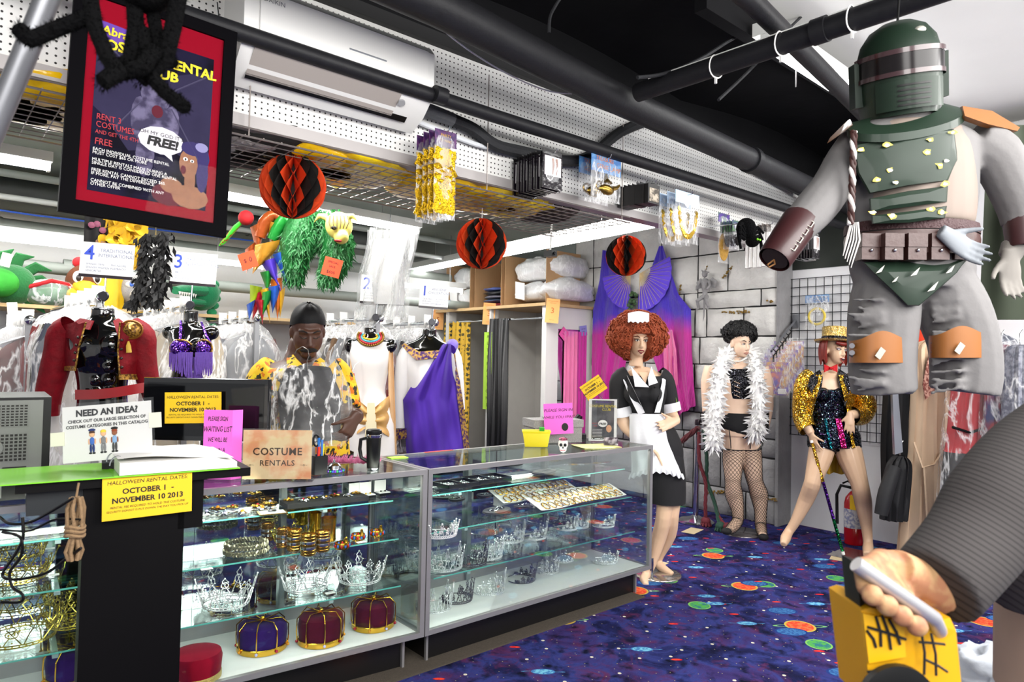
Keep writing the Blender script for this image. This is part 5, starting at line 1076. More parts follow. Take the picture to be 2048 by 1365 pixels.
# section signs on posts
BLU = mat('blue_ink', '#3d55c8', .6); GRY = mat('pale_blue_ink', '#7f89a6', .6)
def section(num, l1, l2, small, cx, cy, w, h, d, end, label):
    s = sign('section_sign', label, w*d/F, h*d/F, at(cx, cy, d), FACE+.08, WHITEPAPER, roll=.05, group='numbered section signs'); W, H = w*d/F, h*d/F
    text(num, H*.62, BLU, s, -W*.33, H*.17, bold=.001); text(l1, H*.15, GRY, s, W*.17, H*.27); text(l2, H*.15, GRY, s, W*.17, H*.12, xs=.92)
    for i, (a, b_) in enumerate(small): text(a, H*.085, GRY, s, -W*.38, -H*(.16+.1*i), align='LEFT'); text(b_, H*.085, GRY, s, W*.08, -H*(.16+.1*i), align='LEFT')
    M().box(-W/2, W/2, -.002, .004, -H/2-.012, -H/2+.006).build('holder_base', mat('dark_holder', '#2a2228', .3), s, smooth=False)
    M().tube([(0, .004, -H/2), (0, .004, -H/2-max(.03, (s.location.z-end.z-H/2)))], .006, 8).build('post', CHROME, s)
    M().lathe([(.026, -.01), (.03, 0), (.026, .01)], 16, (0, .0, -H/2-max(.03, (s.location.z-end.z-H/2))), Matrix.Rotation(pi/2, 3, 'X')).build('clamp', mat('dark_clamp', '#3a3a40', .3, .5), s)
section('4', 'TRADITIONAL', 'INTERNATIONAL', (('SPANISH MEN', 'MATADORS'), ('SPANISH WOMEN', 'FLAMENCO'), ('SENIORITAS', '')), 214, 520, 103, 66, 4.0, R4, 'white sign with blue number 4, traditional international, above the matador jacket')
section('3', 'TRADITIONAL', 'INTERNATIONAL', (('BELLY DANCERS', 'AFRICAN'), ('SULTANS', 'GERMAN'), ('MID EAST ROBES', 'SCOTTISH')), 387, 537, 90, 62, 4.7, R3, 'white sign with blue number 3, traditional international, above the purple top')
section('2', 'ANCIENT', 'CIVILIZATIONS', (('EGYPTIANS', 'KINGS MEN'), ('CLEOPATRA', 'ROMAN ROBES'), ('GODDESSES', 'KING COSTUMES')), 756, 579, 68, 54, 5.4, R2, 'white sign with blue number 2, ancient civilizations, above the white gown')
section('1', 'ANCIENT', 'CIVILIZATIONS', (('CAVE MEN', 'ROMAN SENATE'), ('BURLAPES', 'NATIVE COLLEC'), ('ROMAN ARMOR', 'GREEK PEOPLE')), 868, 592, 58, 46, 5.75, R1, 'white sign with blue number 1, ancient civilizations, above the purple toga')
# ---------------------------------------------------------------- shelf of mascot heads on the far wall
shf = T('mascot_shelf', 'wooden wall shelf carrying the mascot heads', 'shelf', (-1.6, 4.45, 1.86)); M().box(-1.2, 3.4, -.3, .48, 0, .03).build('board', mat('pine_edge', '#c8a878'), shf, smooth=False)
for x in (-1., .3, 1.8): M().box(x, x+.03, -.2, .48, -.2, 0).build('bracket', FIX, shf, smooth=False)
GRNF = mat('green_plush', '#1f6a34', .9, var=.4, vs=9, bump=.6, bs=60, sheen=.4); GRN2 = mat('bright_green_plush', '#2f9a2c', .8, var=.25, vs=9, bump=.3)
def mhead(name, label, px, py): return T(name, label, 'mascot head', V3(onY(px, py, 4.25)))
h = mhead('dragon_head', 'green fabric dragon head with pointed leafy spines at the left edge', 25, 570)
M().ell((0, 0, 0), (.17, .15, .17), 20, 14).build('skull', GRNF, h); M().ell((-.1, -.12, .0), (.14, .12, .12), 18, 12).build('snout', GRN2, h)
for i, (x, z, a) in enumerate(((.0, .2, .9), (.1, .14, .5), (.13, .05, .2), (.13, -.05, -.1), (.1, -.13, -.4), (-.08, .2, 1.4))): M().tube([(x*.6, 0, z*.6), (x+.07*cos(a), -.02, z+.05*sin(a)), (x+.17*cos(a-.3), -.03, z+.12*sin(a-.5))], [.05, .045, .004], 8, flat=.4).build('spine', GRNF, h)
tg = sign('hang_tag', 'cream string tag tied to the green dragon head', .07, .11, onY(12, 520, 4.0), 0, mat('cream_tag', '#e4dccb', .7), cat='tag', roll=.2); tg = sign('hang_tag', 'cream string tag hanging under the mascot shelf', .07, .12, onY(25, 620, 4.05), 0, mat('cream_tag', '#e4dccb'), cat='tag', roll=-.1)
h = mhead('bagged_mask', 'green mask with red trim in shiny plastic on the shelf', 98, 590)
M().ell((0, 0, 0), (.2, .13, .11), 20, 12).build('mask', GRNF, h); M().tube([(-.2, -.08, .03), (-.1, -.13, .07), (0, -.13, .11), (.12, -.11, .09), (.18, -.06, .02)], .018, 8).build('red_trim', mat('red_felt', '#b3141c', .8), h); M().ell((.02, -.02, .01), (.22, .15, .13), 22, 14).build('plastic_wrap', BAG, h)
h = mhead('rooster_head', 'brown plush rooster head with yellow beak and red comb', 172, 572); BRF = mat('brown_plush', '#6b3a1e', .95, var=.4, vs=40, bump=.8, bs=120); YB_ = mat('yellow_felt', '#e7b21a', .7)
M().ell((0, 0, .02), (.16, .15, .17), 20, 14).build('skull', BRF, h); M().tube([(-.02, -.1, -.02), (-.03, -.2, -.05), (-.05, -.27, -.09)], [.1, .075, .02], 14, flat=.7).build('beak', YB_, h); M().tube([(-.12, -.1, -.08), (-.05, -.2, -.12), (.08, -.13, -.1)], .05, 10).build('lower_beak', YB_, h)
for s_ in (-.08, .06): M().ell((s_, -.13, .06), (.042, .02, .055), 12, 8).build('eye', EYEW, h); M().ell((s_, -.15, .05), (.02, .008, .028), 10, 6).build('pupil', IRIS, h)
for i in range(3): M().ell((-.06+.05*i, 0, .2), (.05, .03, .05), 12, 8).build('comb', mat('red_felt', '#b3141c'), h)
h = T('yellow_costume', 'folded shiny yellow costume beside the rooster head', 'costume', onY(212, 590, 4.2)); M().grid(lambda u, v: (.13*cos(2*pi*u)*(1+.1*sin(u*40)), .1*sin(2*pi*u), lerp(-.14, .2, v)), 40, 8, wrap=True).build('cloth', mat('yellow_satin', '#e0b416', .35, var=.2), h)
h = mhead('cat_head', 'grey plush cat head with blue eyes on the shelf', 277, 580); GRP = mat('grey_plush', '#9c9a98', .95, var=.25, vs=20, bump=.6, bs=90)
M().ell((0, 0, 0), (.2, .16, .16), 20, 14).build('skull', GRP, h); M().ell((0, -.13, -.06), (.1, .08, .07), 16, 10).build('muzzle', mat('pale_plush', '#c4c1bd', .95), h); M().ell((0, -.21, -.04), (.025, .02, .018), 10, 6).build('nose', BLACK, h)
for s_ in (-1, 1): M().ell((s_*.09, -.13, .03), (.045, .025, .03), 12, 8).build('eye', EYEW, h); M().ell((s_*.09, -.155, .03), (.018, .008, .02), 10, 6).build('pupil', mat('blue_eye', '#3a62b8', .3), h); M().tube([(s_*.13, 0, .1), (s_*.17, 0, .22)], [.06, .008], 10, flat=.5).build('ear', GRP, h)
h = mhead('crocodile_head', 'green plush crocodile head with white teeth on the shelf', 385, 590); GRC = mat('teal_green_plush', '#11784a', .9, var=.25, vs=12, bump=.5, bs=80, sheen=.3)
M().ell((.08, 0, .02), (.17, .15, .17), 18, 12).build('skull', GRC, h); M().tube([(.05, -.1, .04), (-.1, -.18, .03), (-.22, -.24, .01)], [.1, .085, .06], 12, flat=.6).build('upper_jaw', GRC, h); M().tube([(.05, -.08, -.08), (-.1, -.16, -.08), (-.2, -.22, -.08)], [.08, .07, .05], 12, flat=.5).build('lower_jaw', GRC, h)
for i in range(8): M().lathe([(.012, .02), (.001, -.02)], 8, (-.03-.025*i, -.2-.02*i, -.025)).build('tooth', EYEW, h)
M().ell((-.02, -.14, .12), (.04, .035, .04), 12, 8).build('eye', EYEW, h); M().ell((-.03, -.17, .12), .018, 10, 6).build('pupil', IRIS, h)
for i in range(7): M().ell((.2+.02*sin(i), 0, .12-.07*i), (.05, .03, .04), 10, 6).build('crest', GRC, h)
# grey conduits along the far wall
GP = mat('grey_green_pipe', '#8b918a', .55, var=.1)
pipe('grey pipe along the far wall above the crocodile head', [(-3, 4.55, 2.3), (.37, 4.45, 2.2), (4, 4.4, 2.2)], .055, GP, collars=(.3, .6))
pipe('grey pipe along the far wall behind the section four sign', [(-3, 4.7, 2.62), (3.4, 4.6, 2.56)], .06, GP, collars=(.25,))
pipe('dark ventilation duct under the rear ceiling at the left', [(-3.4, 4.3, 2.86), (2.4, 4.3, 2.84)], .11, mat('dark_duct', '#4c504e', .6, var=.2), collars=(.3, .7))
pipe('thin grey conduit under the rear ceiling', [(-3.4, 3.7, 2.86), (3.4, 3.7, 2.86)], .03, GP)
pipe('pale conduit with hangers under the rear ceiling', [(-3.4, 3.9, 2.72), (3.2, 3.9, 2.7)], .024, mat('pale_conduit', '#b4b8b4', .5))
pipe('blue data cable slung under the rear ceiling', [(-3.4, 4.05, 2.68), (-1.2, 4.05, 2.62), (.6, 4.05, 2.64)], .008, mat('blue_cable', '#2a4fa8', .5), 6, 'cable', 'cable')
S('trim_4', M().box(-5, 6, 4.5, 4.95, 2.78, 3.05), mat('grey_green_beam', '#6e736d', .7, var=.15))
# ---------------------------------------------------------------- costumes hung overhead
def overhead(name, label, cat, px, py, d): return T(name, label, cat, at(px, py, d))
g = Fig('feather_strands', 'black feather strands hanging below the poster', 'feathers', 4.6, at(310, 610, 4.6)); fm = M(); rnd = random.Random(11); BF = mat('black_feather', '#0b0b0d', .7)
for pts, w in ((((295, 468), (288, 520), (285, 570), (265, 605)), 15), (((330, 465), (322, 520), (318, 570), (305, 605)), 22)):
    pp = smoothrows([(a, b_, 0) for a, b_ in pts], 20)
    for i in range(330):
        a = pp[rnd.randrange(len(pp))]; x = a[0]+rnd.gauss(0, w*.38); p = g.P(x, a[1], rnd.uniform(-.05, .05)); dv = V3((rnd.gauss(0, .5), rnd.gauss(0, .5), -1)).normalized(); L = rnd.uniform(.05, .09); sd = dv.cross(V3((rnd.random(), rnd.random(), .2))).normalized()*.014
        n0 = len(fm.v); fm.v += [p, p+dv*L*.5+sd, p+dv*L, p+dv*L*.5-sd]; fm._f([(n0, n0+1, n0+2, n0+3)])
    fm.tube([g.P(a[0], a[1]) for a in pp], w*.3*g.k, 6)
tag(g.put(fm, 'feathers', BF, 180), kind='stuff'); g.put(M().tube([g.P(312, 470), g.P(312, 330)], .003, 5), 'wire', CHROME)
o = overhead('ruffled_costume', 'gold ruffled satin costume hanging behind the section four sign', 'costume', 245, 490, 4.7); rnd = random.Random(2)
for i in range(26):
    c = V3((rnd.uniform(-.1, .1), rnd.uniform(-.05, .05), rnd.uniform(-.1, .16))); m = M()
    M().grid(lambda u, v: c+V3(((.03+.035*v)*cos(2*pi*u)*(1+.25*sin(u*20+i)*v), -.03*v+.01*sin(u*26)*v, (.03+.035*v)*sin(2*pi*u)*(1+.25*sin(u*20+i)*v))), 26, 3, wrap=True).build('ruffle', mat('gold_ruffle', '#dcb02a', .35, sheen=.2), o)
M().tube([(0, 0, .15), (0, 0, .6)], .003, 5).build('wire', CHROME, o)
o = overhead('floral_garment', 'black garment with pink and gold flowers behind the section four sign', 'costume', 192, 475, 4.6); M().grid(lambda u, v: (lerp(-.07, .07, u), .012*sin(u*9), lerp(.25, -.09, v)), 12, 8).build('cloth', mat('black_floral', '#0e0c0e', .8), o)
for i in range(7): M().lathe([(.022, 0), (.014, .006), (.002, .008)], 9, (rnd.uniform(-.055, .055), -.014, rnd.uniform(-.08, .1)), Matrix.Rotation(pi/2, 3, 'X')).build('flower', mat('dusty_flower', '#b08a6a', .7) if i % 2 else mat('mauve_flower', '#8a4a62', .7), o)
M().tube([(0, 0, .25), (0, 0, .6)], .003, 5).build('wire', CHROME, o)
# jester
g = Fig('jester_costume', 'jester costume of shiny coloured points hanging left of the clerk', 'costume', 5.0, at(535, 640, 5.0))
COLS = [mat('lame_'+n, c, .3, .35, var=.25, vs=20, bump=.3, bs=30) for n, c in (('gold', '#b8862a'), ('blue', '#2458b8'), ('violet', '#5038b4'), ('green', '#1f8a34'), ('orange', '#d06a1c'), ('red', '#a81828'), ('lime', '#9ab41c'), ('yellow', '#dca81c'), ('copper', '#a04a1c'))]
flaps = [((510, 490), (560, 480), (505, 545), 0), ((545, 510), (572, 500), (575, 570), 1), ((520, 525), (552, 515), (562, 580), 2), ((520, 545), (545, 540), (535, 585), 3), ((540, 560), (565, 555), (555, 640), 4), ((500, 570), (525, 575), (500, 620), 6), ((505, 590), (530, 580), (505, 638), 5), ((525, 585), (545, 580), (520, 640), 3), ((535, 575), (560, 570), (545, 625), 1), ((520, 580), (540, 575), (540, 645), 7), ((500, 455), (530, 440), (515, 510), 8), ((530, 440), (565, 450), (545, 500), 0), ((490, 500), (515, 480), (492, 545), 8), ((550, 590), (570, 575), (560, 635), 7), ((510, 600), (530, 600), (525, 648), 5), ((493, 610), (510, 600), (498, 640), 1)]
for i, (a, b_, c, k) in enumerate(flaps):
    def fl(u, v, a=a, b_=b_, c=c, i=i):
        x0, y0 = lerp(a[0], c[0], v), lerp(a[1], c[1], v); x1, y1 = lerp(b_[0], c[0], v**1.6), lerp(b_[1], c[1], v); return g.P(lerp(x0, x1, u), lerp(y0, y1, u)+4*sin(u*pi)*v, -.03+.012*(i % 7)-.05*sin(u*pi)*(1-v*.5))
    g.put(M().grid(fl, 8, 8), 'pointed_flap', COLS[k])
for pts, m in ((((545, 480), (560, 450), (575, 435), (585, 480), (570, 510)), COLS[3]), (((520, 475), (530, 445), (550, 430), (565, 440)), COLS[8])): g.put(g.limb(smoothrows([(x, y, 13-2*abs(i-1)) for i, (x, y) in enumerate(pts)])), 'hat_horn', m)
g.put(M().ell(g.P(492, 436), .055, 14, 10), 'red_pompom', mat('red_felt', '#b3141c'))
for i in range(7): g.put(M().tube([g.P(488, 440), g.P(470-4*i, 455+5*i, -.03), g.P(450-2*i, 480+2*i, -.04)], [.014, .016, .003], 6, flat=.4), 'ribbon', (mat('bright_green_ribbon', '#38c22c', .4), COLS[5])[i % 2])
g.put(M().tube([g.P(540, 560), g.P(540, 350)], .004, 6), 'hanging_wire', CHROME)
sign('price_tag', 'orange-red starburst price tag on the jester costume', .12, .12, at(496, 521, 4.85), FACE, mat('neon_red_card', '#f0481e', .7), (('0', .02, .0, .05, INK), ('$', -.02, 0, .04, INK)), cat='tag', roll=-.35)
# green furry costume with mask
g = Fig('furry_costume', 'green furry monster costume with yellow horned mask hanging overhead', 'costume', 5.0, at(630, 570, 5.0)); GF = mat('green_tinsel_fur', '#126026', .45, .2, var=.6, vs=22, bump=1, bs=36, detail=6)
def furry(rows, nm):
    rr = smoothrows(rows, 6); m = M(); rnd = random.Random(len(rows)*7); m.tube([g.P(r[0], r[1], r[3]) for r in rr], [r[2]*g.k*.94 for r in rr], 16, ref=_U)
    for i in range(800):
        r = rr[rnd.randrange(len(rr))]; a = rnd.uniform(0, 2*pi); p = g.P(r[0]+r[2]*cos(a)*.97, r[1]+rnd.uniform(-6, 6), r[3]-abs(sin(a))*r[2]*g.k*.95); q2 = p+V3((rnd.gauss(0, .02), rnd.gauss(0, .02), -rnd.uniform(.03, .07))); w = (q2-p).cross(_V).normalized()*.007
        n0 = len(m.v); m.v += [p-w, p+w, q2]; m._f([(n0, n0+1, n0+2)])
    g.put(m, nm, GF, 180)
furry([(610, 425, 22, 0), (600, 460, 32, 0), (592, 500, 33, 0), (588, 540, 24, 0), (587, 563, 14, 0)], 'arm'); furry([(665, 440, 24, .02), (676, 480, 32, .02), (672, 520, 32, .02), (660, 550, 24, .02), (655, 568, 14, .02)], 'leg'); furry([(640, 425, 40, .1), (635, 460, 40, .12), (632, 500, 30, .12)], 'body_pelt')
YM = mat('yellow_rubber', '#d9cf6a', .5, var=.2, vs=8)
mk = M(); mk.ell(g.P(678, 452, -.16), (.1, .08, .1), 16, 12); mk.ell(g.P(683, 475, -.2), (.05, .06, .05), 12, 8)
for s_ in (-1, 1): mk.tube([g.P(672+s_*18, 435, -.16), g.P(672+s_*34, 432, -.16), g.P(672+s_*44, 445, -.16)], [.03, .02, .004], 8)
fuse(mk, 'mask', YM, .008, 4, g.root, True)
for k in range(6): g.put(M().tube([g.P(660+7*k, 432, -.23), g.P(658+8*k, 445, -.262), g.P(662+6*k, 458, -.262)], .004, 5), 'painted_wrinkle', mat('brown_wrinkle', '#5a4a1e', .8))
g.put(M().ell(g.P(668, 456, -.25), (.022, .015, .014), 10, 6), 'eye_hole', BLACK); g.put(M().ell(g.P(676, 482, -.26), (.03, .015, .01), 10, 6), 'mouth', mat('red_mouth', '#a01420', .5)); g.put(M().tube([g.P(640, 430, .1), g.P(640, 340, .1)], .004, 6), 'hanging_wire', CHROME)
sign('price_tag', 'orange-red special sale tag on the green furry costume', .13, .13, at(664, 535, 4.8), FACE, mat('neon_red_card', '#f0481e'), (('SPECIAL', 0, .035, .022, INK), ('SALE', 0, .005, .022, INK), ('$600', 0, -.035, .03, INK)), cat='tag', roll=.25)
g = Fig('white_garment_bag', 'translucent white garment bag hanging behind the section two sign', 'garment bag', 5.4, at(772, 640, 5.4)); WB = film('white_bag_film', '#d6d8d8', .3, .85, 8., .3)
g.put(M().grid(lambda u, v: g.P(lerp(lerp(735, 705, v), lerp(835, 812, v), u)+3*sin(v*9), lerp(460, 640, v), .0+.07*sin(u*13+v*2)*(.4+v)+.03*sin(u*31)), 48, 16), 'front_sheet', WB); g.put(M().grid(lambda u, v: g.P(lerp(lerp(740, 715, v), lerp(842, 800, v), u), lerp(455, 630, v), .1+.05*sin(u*7)), 18, 10), 'back_sheet', WB); g.put(g.loft(smoothrows([(775, 480, 28, .05, .05), (770, 540, 40, .06, .05), (765, 610, 44, .06, .05)])), 'white_garment', mat('grey_white_cloth', '#b4b4b4', .8, bump=.5, bs=12)); g.put(M().tube([g.P(780, 465, .05), g.P(782, 400, .05)], .004, 6), 'hook', CHROME)
# ---------------------------------------------------------------- fitting room dressing: curtains, boxes, signs
def curtain(label, y0, y1, x, z0, z1, m, folds, amp=.03):
    o = T('curtain', label, 'curtain', (x, (y0+y1)/2, z0)); M().grid(lambda u, v: (amp*sin(u*folds*2*pi)*(.6+.4*v)+.01*sin(v*5+u*9), lerp(y0, y1, u)-(y0+y1)/2+.01*sin(v*7), lerp(z1, z0, v)-z0), folds*8, 14).build('cloth', m, o)
    return o
def damask():
    m, t, b = nt('yellow_damask'); tc = N(t, 'ShaderNodeTexCoord'); v = N(t, 'ShaderNodeTexVoronoi', i_Scale=16., i_Randomness=.35); t.links.new(tc.outputs['Object'], v.inputs['Vector']); n = N(t, 'ShaderNodeTexNoise', i_Scale=60., i_Detail=1.); t.links.new(tc.outputs['Object'], n.inputs['Vector'])
    d = math_(t, 'ADD', v.outputs['Distance'], math_(t, 'MULTIPLY', math_(t, 'SUBTRACT', n.outputs['Fac'], .5), .7)); t.links.new(mixc(t, math_(t, 'LESS_THAN', d, .36), '#d3a92c', '#33310f'), b.inputs['Base Color']); b.inputs['Roughness'].default_value = .6; return m
ya, yb = onX(940, 700, FX-.02).y, onX(888, 700, FX-.02).y
curtain('yellow damask fitting room curtain beside the purple toga', ya, yb, FX-.02, .05, 1.99, damask(), 6)
ya, yb = onX(1020, 700, FX-.02).y, onX(982, 700, FX-.02).y
curtain('black vinyl fitting room curtain beside the alterations sign', ya, yb, FX-.05, .05, 2.0, mat('black_vinyl', '#151517', .3, coat=.2), 4, .035)
yc = onX(974, 740, FX-.05).y
s = sign('alterations_sign', 'neon green vertical paper strip lettered alterations on the fitting room post', .15, .95, (FX-.045, yc, onX(974, 742, FX-.05).z), -pi/2, mat('neon_green_paper', '#b9e84a', .7), cat='sign', tilt=0)
for i, ch in enumerate('ALTERATIONS'): text(ch, .055, INK, s, 0, .42-i*.084)
OP = mat('orange_paper', '#f2b26a', .7); ODK = mat('dark_orange_ink', '#c25a1c', .7)
for px, py, n_, lab in ((978, 628, '3', 'orange sheet numbered 3 hanging over the black curtain'), (1105, 622, '3', 'orange sheet numbered 3 on the fitting room corner post'), (876, 640, '5', 'orange sheet numbered 5 behind the section one sign')):
    p = onX(px, py, FX-.034); w, hh = .15, .27
    sign('number_sheet', lab, w, hh, p, FACE, OP, ((n_, 0, .0, .09, ODK), ('FITTING ROOM', 0, .105, .016, ODK), ('ITEMS LIMIT', 0, .085, .014, ODK), ('thank you', 0, -.1, .014, ODK)), roll=random.uniform(-.04, .08))
CARD = mat('brown_cardboard', '#c39b6f', .8, var=.06, vs=10)
def ys(px): return onX(px, 560, FX+.05).y
def carton(label, y0, y1, h_, x0=.04, x1=.6):
    o = T('cardboard_box', label, 'box', (FX, (y0+y1)/2, FZ+.035)); hy = abs(y1-y0)/2
    M().box(x0, x1, -hy, -hy+.006, 0, h_).build('side_wall', CARD, o, smooth=False); M().box(x0, x1, hy-.006, hy, 0, h_).build('side_wall', CARD, o, smooth=False); M().box(x1-.006, x1, -hy, hy, 0, h_).build('back_wall', CARD, o, smooth=False); M().box(x0, x1, -hy, hy, 0, .006).build('bottom', CARD, o, smooth=False)
    return o
WBG = film('white_bundle_film', '#ffffff', .75, .97, 8., .3)
bs_ = [('open cardboard box of white bags next to the corner post', 1095, 1010), ('open cardboard box above the black curtain', 1005, 950), ('open cardboard box of white bags above the yellow curtain', 943, 893)]
for i, (lab, a, b_) in enumerate(bs_):
    y0, y1 = ys(a), ys(b_); y0, y1 = min(y0, y1), max(y0, y1); carton(lab, y0+.01, y1-.01, .62); w = (y1-y0)/2-.03
    if i != 1:
        for k, (z, rz_) in enumerate(((.14, .13), (.4, .16))): lump('white_bag', ('lower', 'upper')[k]+' white bundle in the '+lab[5:], 'bag', (FX+.22, (y0+y1)/2, FZ+.05+z), (.18, w*.92, rz_), WBG, i*3+k, 'white bundles in boxes')
        sign('packing_list', 'white paper list in the '+lab[5:], .16, .2, (FX-.0, (y0+y1)/2+.04, FZ+.2), -pi/2, WHITEPAPER, cat='paper', tilt=.2, roll=.2)
    else:
        for k in range(5): lump('packed_garment', 'folded bagged garment in the '+lab[5:], 'garment', (FX+.24, (y0+y1)/2, FZ+.07+k*.05), (.18, w*.9, .03), mat('packed_'+str(k), ('#8f2026', '#3a4a6a', '#6d6a78', '#202024', '#4a5a9a')[k], .35, coat=.3, var=.3), 20+k, 'folded garments in the box')
lump('white_bag', 'big white plastic bundle beside the stone wall on the fitting room shelf', 'bag', (FX+.4, FY+.05, FZ+.2), (.4, .2, .16), WBG, 31); lump('white_bag', 'upper white plastic sheeting bundle beside the stone wall', 'bag', (FX+.42, FY+.12, FZ+.48), (.36, .16, .16), WBG, 33)
cam_ = T('security_camera', 'small black and white security camera under the fluorescent batten', 'camera', at(1100, 508, 5.5)); M().box(-.03, .03, -.05, .04, -.025, .025).build('body', BLACK, cam_, smooth=False); M().lathe([(.014, 0), (.012, -.012)], 12, (0, -.05, 0), Matrix.Rotation(-pi/2, 3, 'X')).build('lens', mat('lens_glass', '#15151a', .1), cam_); M().tube([(0, 0, .02), (.01, 0, .12), (.01, 0, 2.65-cam_.location.z)], .008, 6).build('bracket', FIX, cam_)
for px, py, c, lab in ((1128, 668, '#ee5aa8', 'pink paper square taped over the fitting room mirror'), (1167, 662, '#8f8ad0', 'lilac paper square taped over the fitting room mirror')):
    sign('note_square', lab, .12, .12, onY(px, py, FY-.02), 0, mat('paper'+c, c, .7), (('TRY ON', 0, .02, .018, INK), ('LIMIT', 0, -.01, .018, INK)), cat='paper', roll=.7 if px < 1140 else -.15)
# ---------------------------------------------------------------- silk fan veils on the stone wall
def veilmat(name, hi_, lo_, z0, z1):
    m, t, b = nt(name); g_ = N(t, 'ShaderNodeNewGeometry'); sp_ = N(t, 'ShaderNodeSeparateXYZ'); t.links.new(g_.outputs['Position'], sp_.inputs[0]); n = N(t, 'ShaderNodeTexNoise', i_Scale=3., i_Detail=3.); t.links.new(g_.outputs['Position'], n.inputs['Vector'])
    f_ = math_(t, 'DIVIDE', math_(t, 'SUBTRACT', math_(t, 'ADD', sp_.outputs[2], math_(t, 'MULTIPLY', math_(t, 'SUBTRACT', n.outputs['Fac'], .5), .35)), z0), z1-z0, True); t.links.new(mixc(t, f_, lo_, hi_), b.inputs['Base Color'])
    b.inputs['Roughness'].default_value = .5; b.inputs['Sheen Weight'].default_value = .3
    w = N(t, 'ShaderNodeTexNoise', i_Scale=30., i_Detail=3.); mp = N(t, 'ShaderNodeMapping'); mp.inputs['Scale'].default_value = (1, 6, .15); t.links.new(g_.outputs['Position'], mp.inputs[0]); t.links.new(mp.outputs[0], w.inputs['Vector']); bp = N(t, 'ShaderNodeBump', i_Strength=.8, i_Distance=.02); t.links.new(w.outputs['Fac'], bp.inputs['Height']); t.links.new(bp.outputs[0], b.inputs['Normal']); return m
VM = veilmat('violet_magenta_silk', '#4324c4', '#c81a98', 1.82, 2.02); VP_ = veilmat('pale_pink_silk', '#8a4ad0', '#f07ab0', 1.8, 2.0); RIB = mat('bamboo_rib', '#e6cfa0', .6)
def veil(label, left, right, Xv, m, extra=None):
    o = T('fan_veil', label, 'fan veil', onX(1290, 820, Xv)); L = len(left)
    def fn(u, v):
        k = v*(L-1); i = min(L-2, int(k)); t_ = k-i; a = (lerp(left[i][0], left[i+1][0], t_), lerp(left[i][1], left[i+1][1], t_)); b_ = (lerp(right[i][0], right[i+1][0], t_), lerp(right[i][1], right[i+1][1], t_))
        p = onX(lerp(a[0], b_[0], u), lerp(a[1], b_[1], u), Xv); return p+V3((-.02*sin(u*15+v*2)*(.3+v)-.012*sin(u*34+v*5)*v, 0, 0))
    M().grid(fn, 48, 30).build('silk', m, o, world=True); return o, fn
o, fn = veil('left violet and magenta silk fan veil behind the afro wig', [(1205, 500), (1200, 560), (1188, 620), (1186, 700), (1185, 780), (1184, 850)], [(1225, 505), (1262, 575), (1262, 620), (1255, 700), (1240, 780), (1232, 850)], 4.15, VM)
def fan(o, pv, r_, a0, a1, n, X):
    p = onX(pv[0], pv[1], X)
    for i in range(n):
        a = lerp(a0, a1, i/(n-1)); e = p+V3((-.012, -cos(a)*r_, sin(a)*r_)); M().tube([p+V3((-.012, 0, 0)), e], [.007, .003], 6, flat=.4).build('rib', RIB, o, world=True)
    M().grid(lambda u, v: p+V3((-.004-.006*sin(u*n*pi), -cos(lerp(a0, a1, u))*lerp(r_*.35, r_*1.04, v), sin(lerp(a0, a1, u))*lerp(r_*.35, r_*1.04, v))), 40, 2).build('fan_leaf', mat('violet_fan_leaf', '#6040d8', .6), o, world=True)
fan(o, (1262, 545), .4, pi*1.02, pi*1.5, 12, 4.13)
o, fn = veil('right violet and magenta silk fan veil behind the afro wig', [(1318, 493), (1300, 545), (1278, 590), (1277, 640), (1310, 720), (1330, 780), (1350, 835)], [(1326, 492), (1342, 545), (1357, 590), (1381, 620), (1382, 700), (1386, 770), (1390, 812)], 4.13, VM)
fan(o, (1281, 548), .4, -pi*.5, pi*.12, 16, 4.11)
veil('pale pink silk veil end hanging behind the maid', [(1325, 660), (1328, 700), (1332, 760), (1335, 830)], [(1345, 660), (1352, 700), (1354, 760), (1352, 835)], 4.1, VP_)
mp_ = T('mirror_veil', 'pink silk veil hanging in front of the fitting room mirror', 'fan veil', (3.9, FY-.02, .6))
M().grid(lambda u, v: (lerp(-.19, .02, u), -.012*sin(u*20), lerp(1.25, -.3, v)), 24, 12).build('silk', VP_, mp_); M().grid(lambda u, v: (lerp(.02, .18, u), -.008*sin(u*20), lerp(1.25, -.3, v)), 16, 12).build('magenta_silk', VM, mp_)
lf = T('ivy_garland', 'short green ivy garland between the fan veils', 'garland', onX(1266, 610, 4.1)); rnd = random.Random(3)
for i in range(26): M().ell((rnd.uniform(-.03, .03), rnd.uniform(-.05, .05), rnd.uniform(-.12, .14)), (.012, .026, .02), 8, 5).build('ivy_leaf', mat('ivy_green', '#3c5a34', .7, var=.4, vs=30), lf)
# ---------------------------------------------------------------- things on the counter
CT = TOP+.0005
def ct(px, py): p = onZ(px, py, CT); return V3((p.x, p.y, CT))
def dep(p): return (V3(p)-CAM).dot(FW)
lec = T('lectern', 'black lectern standing in front of the crown case', 'lectern', cl(-1.3, -.35, 0), -AL); LB = mat('black_lectern', '#070607', .5, spec=.12)
M().box(-.15, .15, -.0, .12, 0, 1.07).build('column', LB, lec, smooth=False); M().box(-.24, .24, -.12, .24, 0, .03).build('foot', LB, lec, smooth=False)
tr = M().box(-.33, .36, -.03, .3, 1.07, 1.1).build('desk_top', LB, lec, smooth=False); M().box(-.3, -.1, .02, .26, .99, 1.07).build('pouch_box', mat('dark_teal_box', '#14191c', .5), lec, smooth=False)
M().box(.13, .21, -.0, .12, .9, 1.07).build('bracket', LB, lec, smooth=False)
YP = mat('yellow_paper', '#efc21a', .7); HAND = dict(shear=.12, jit=.03)
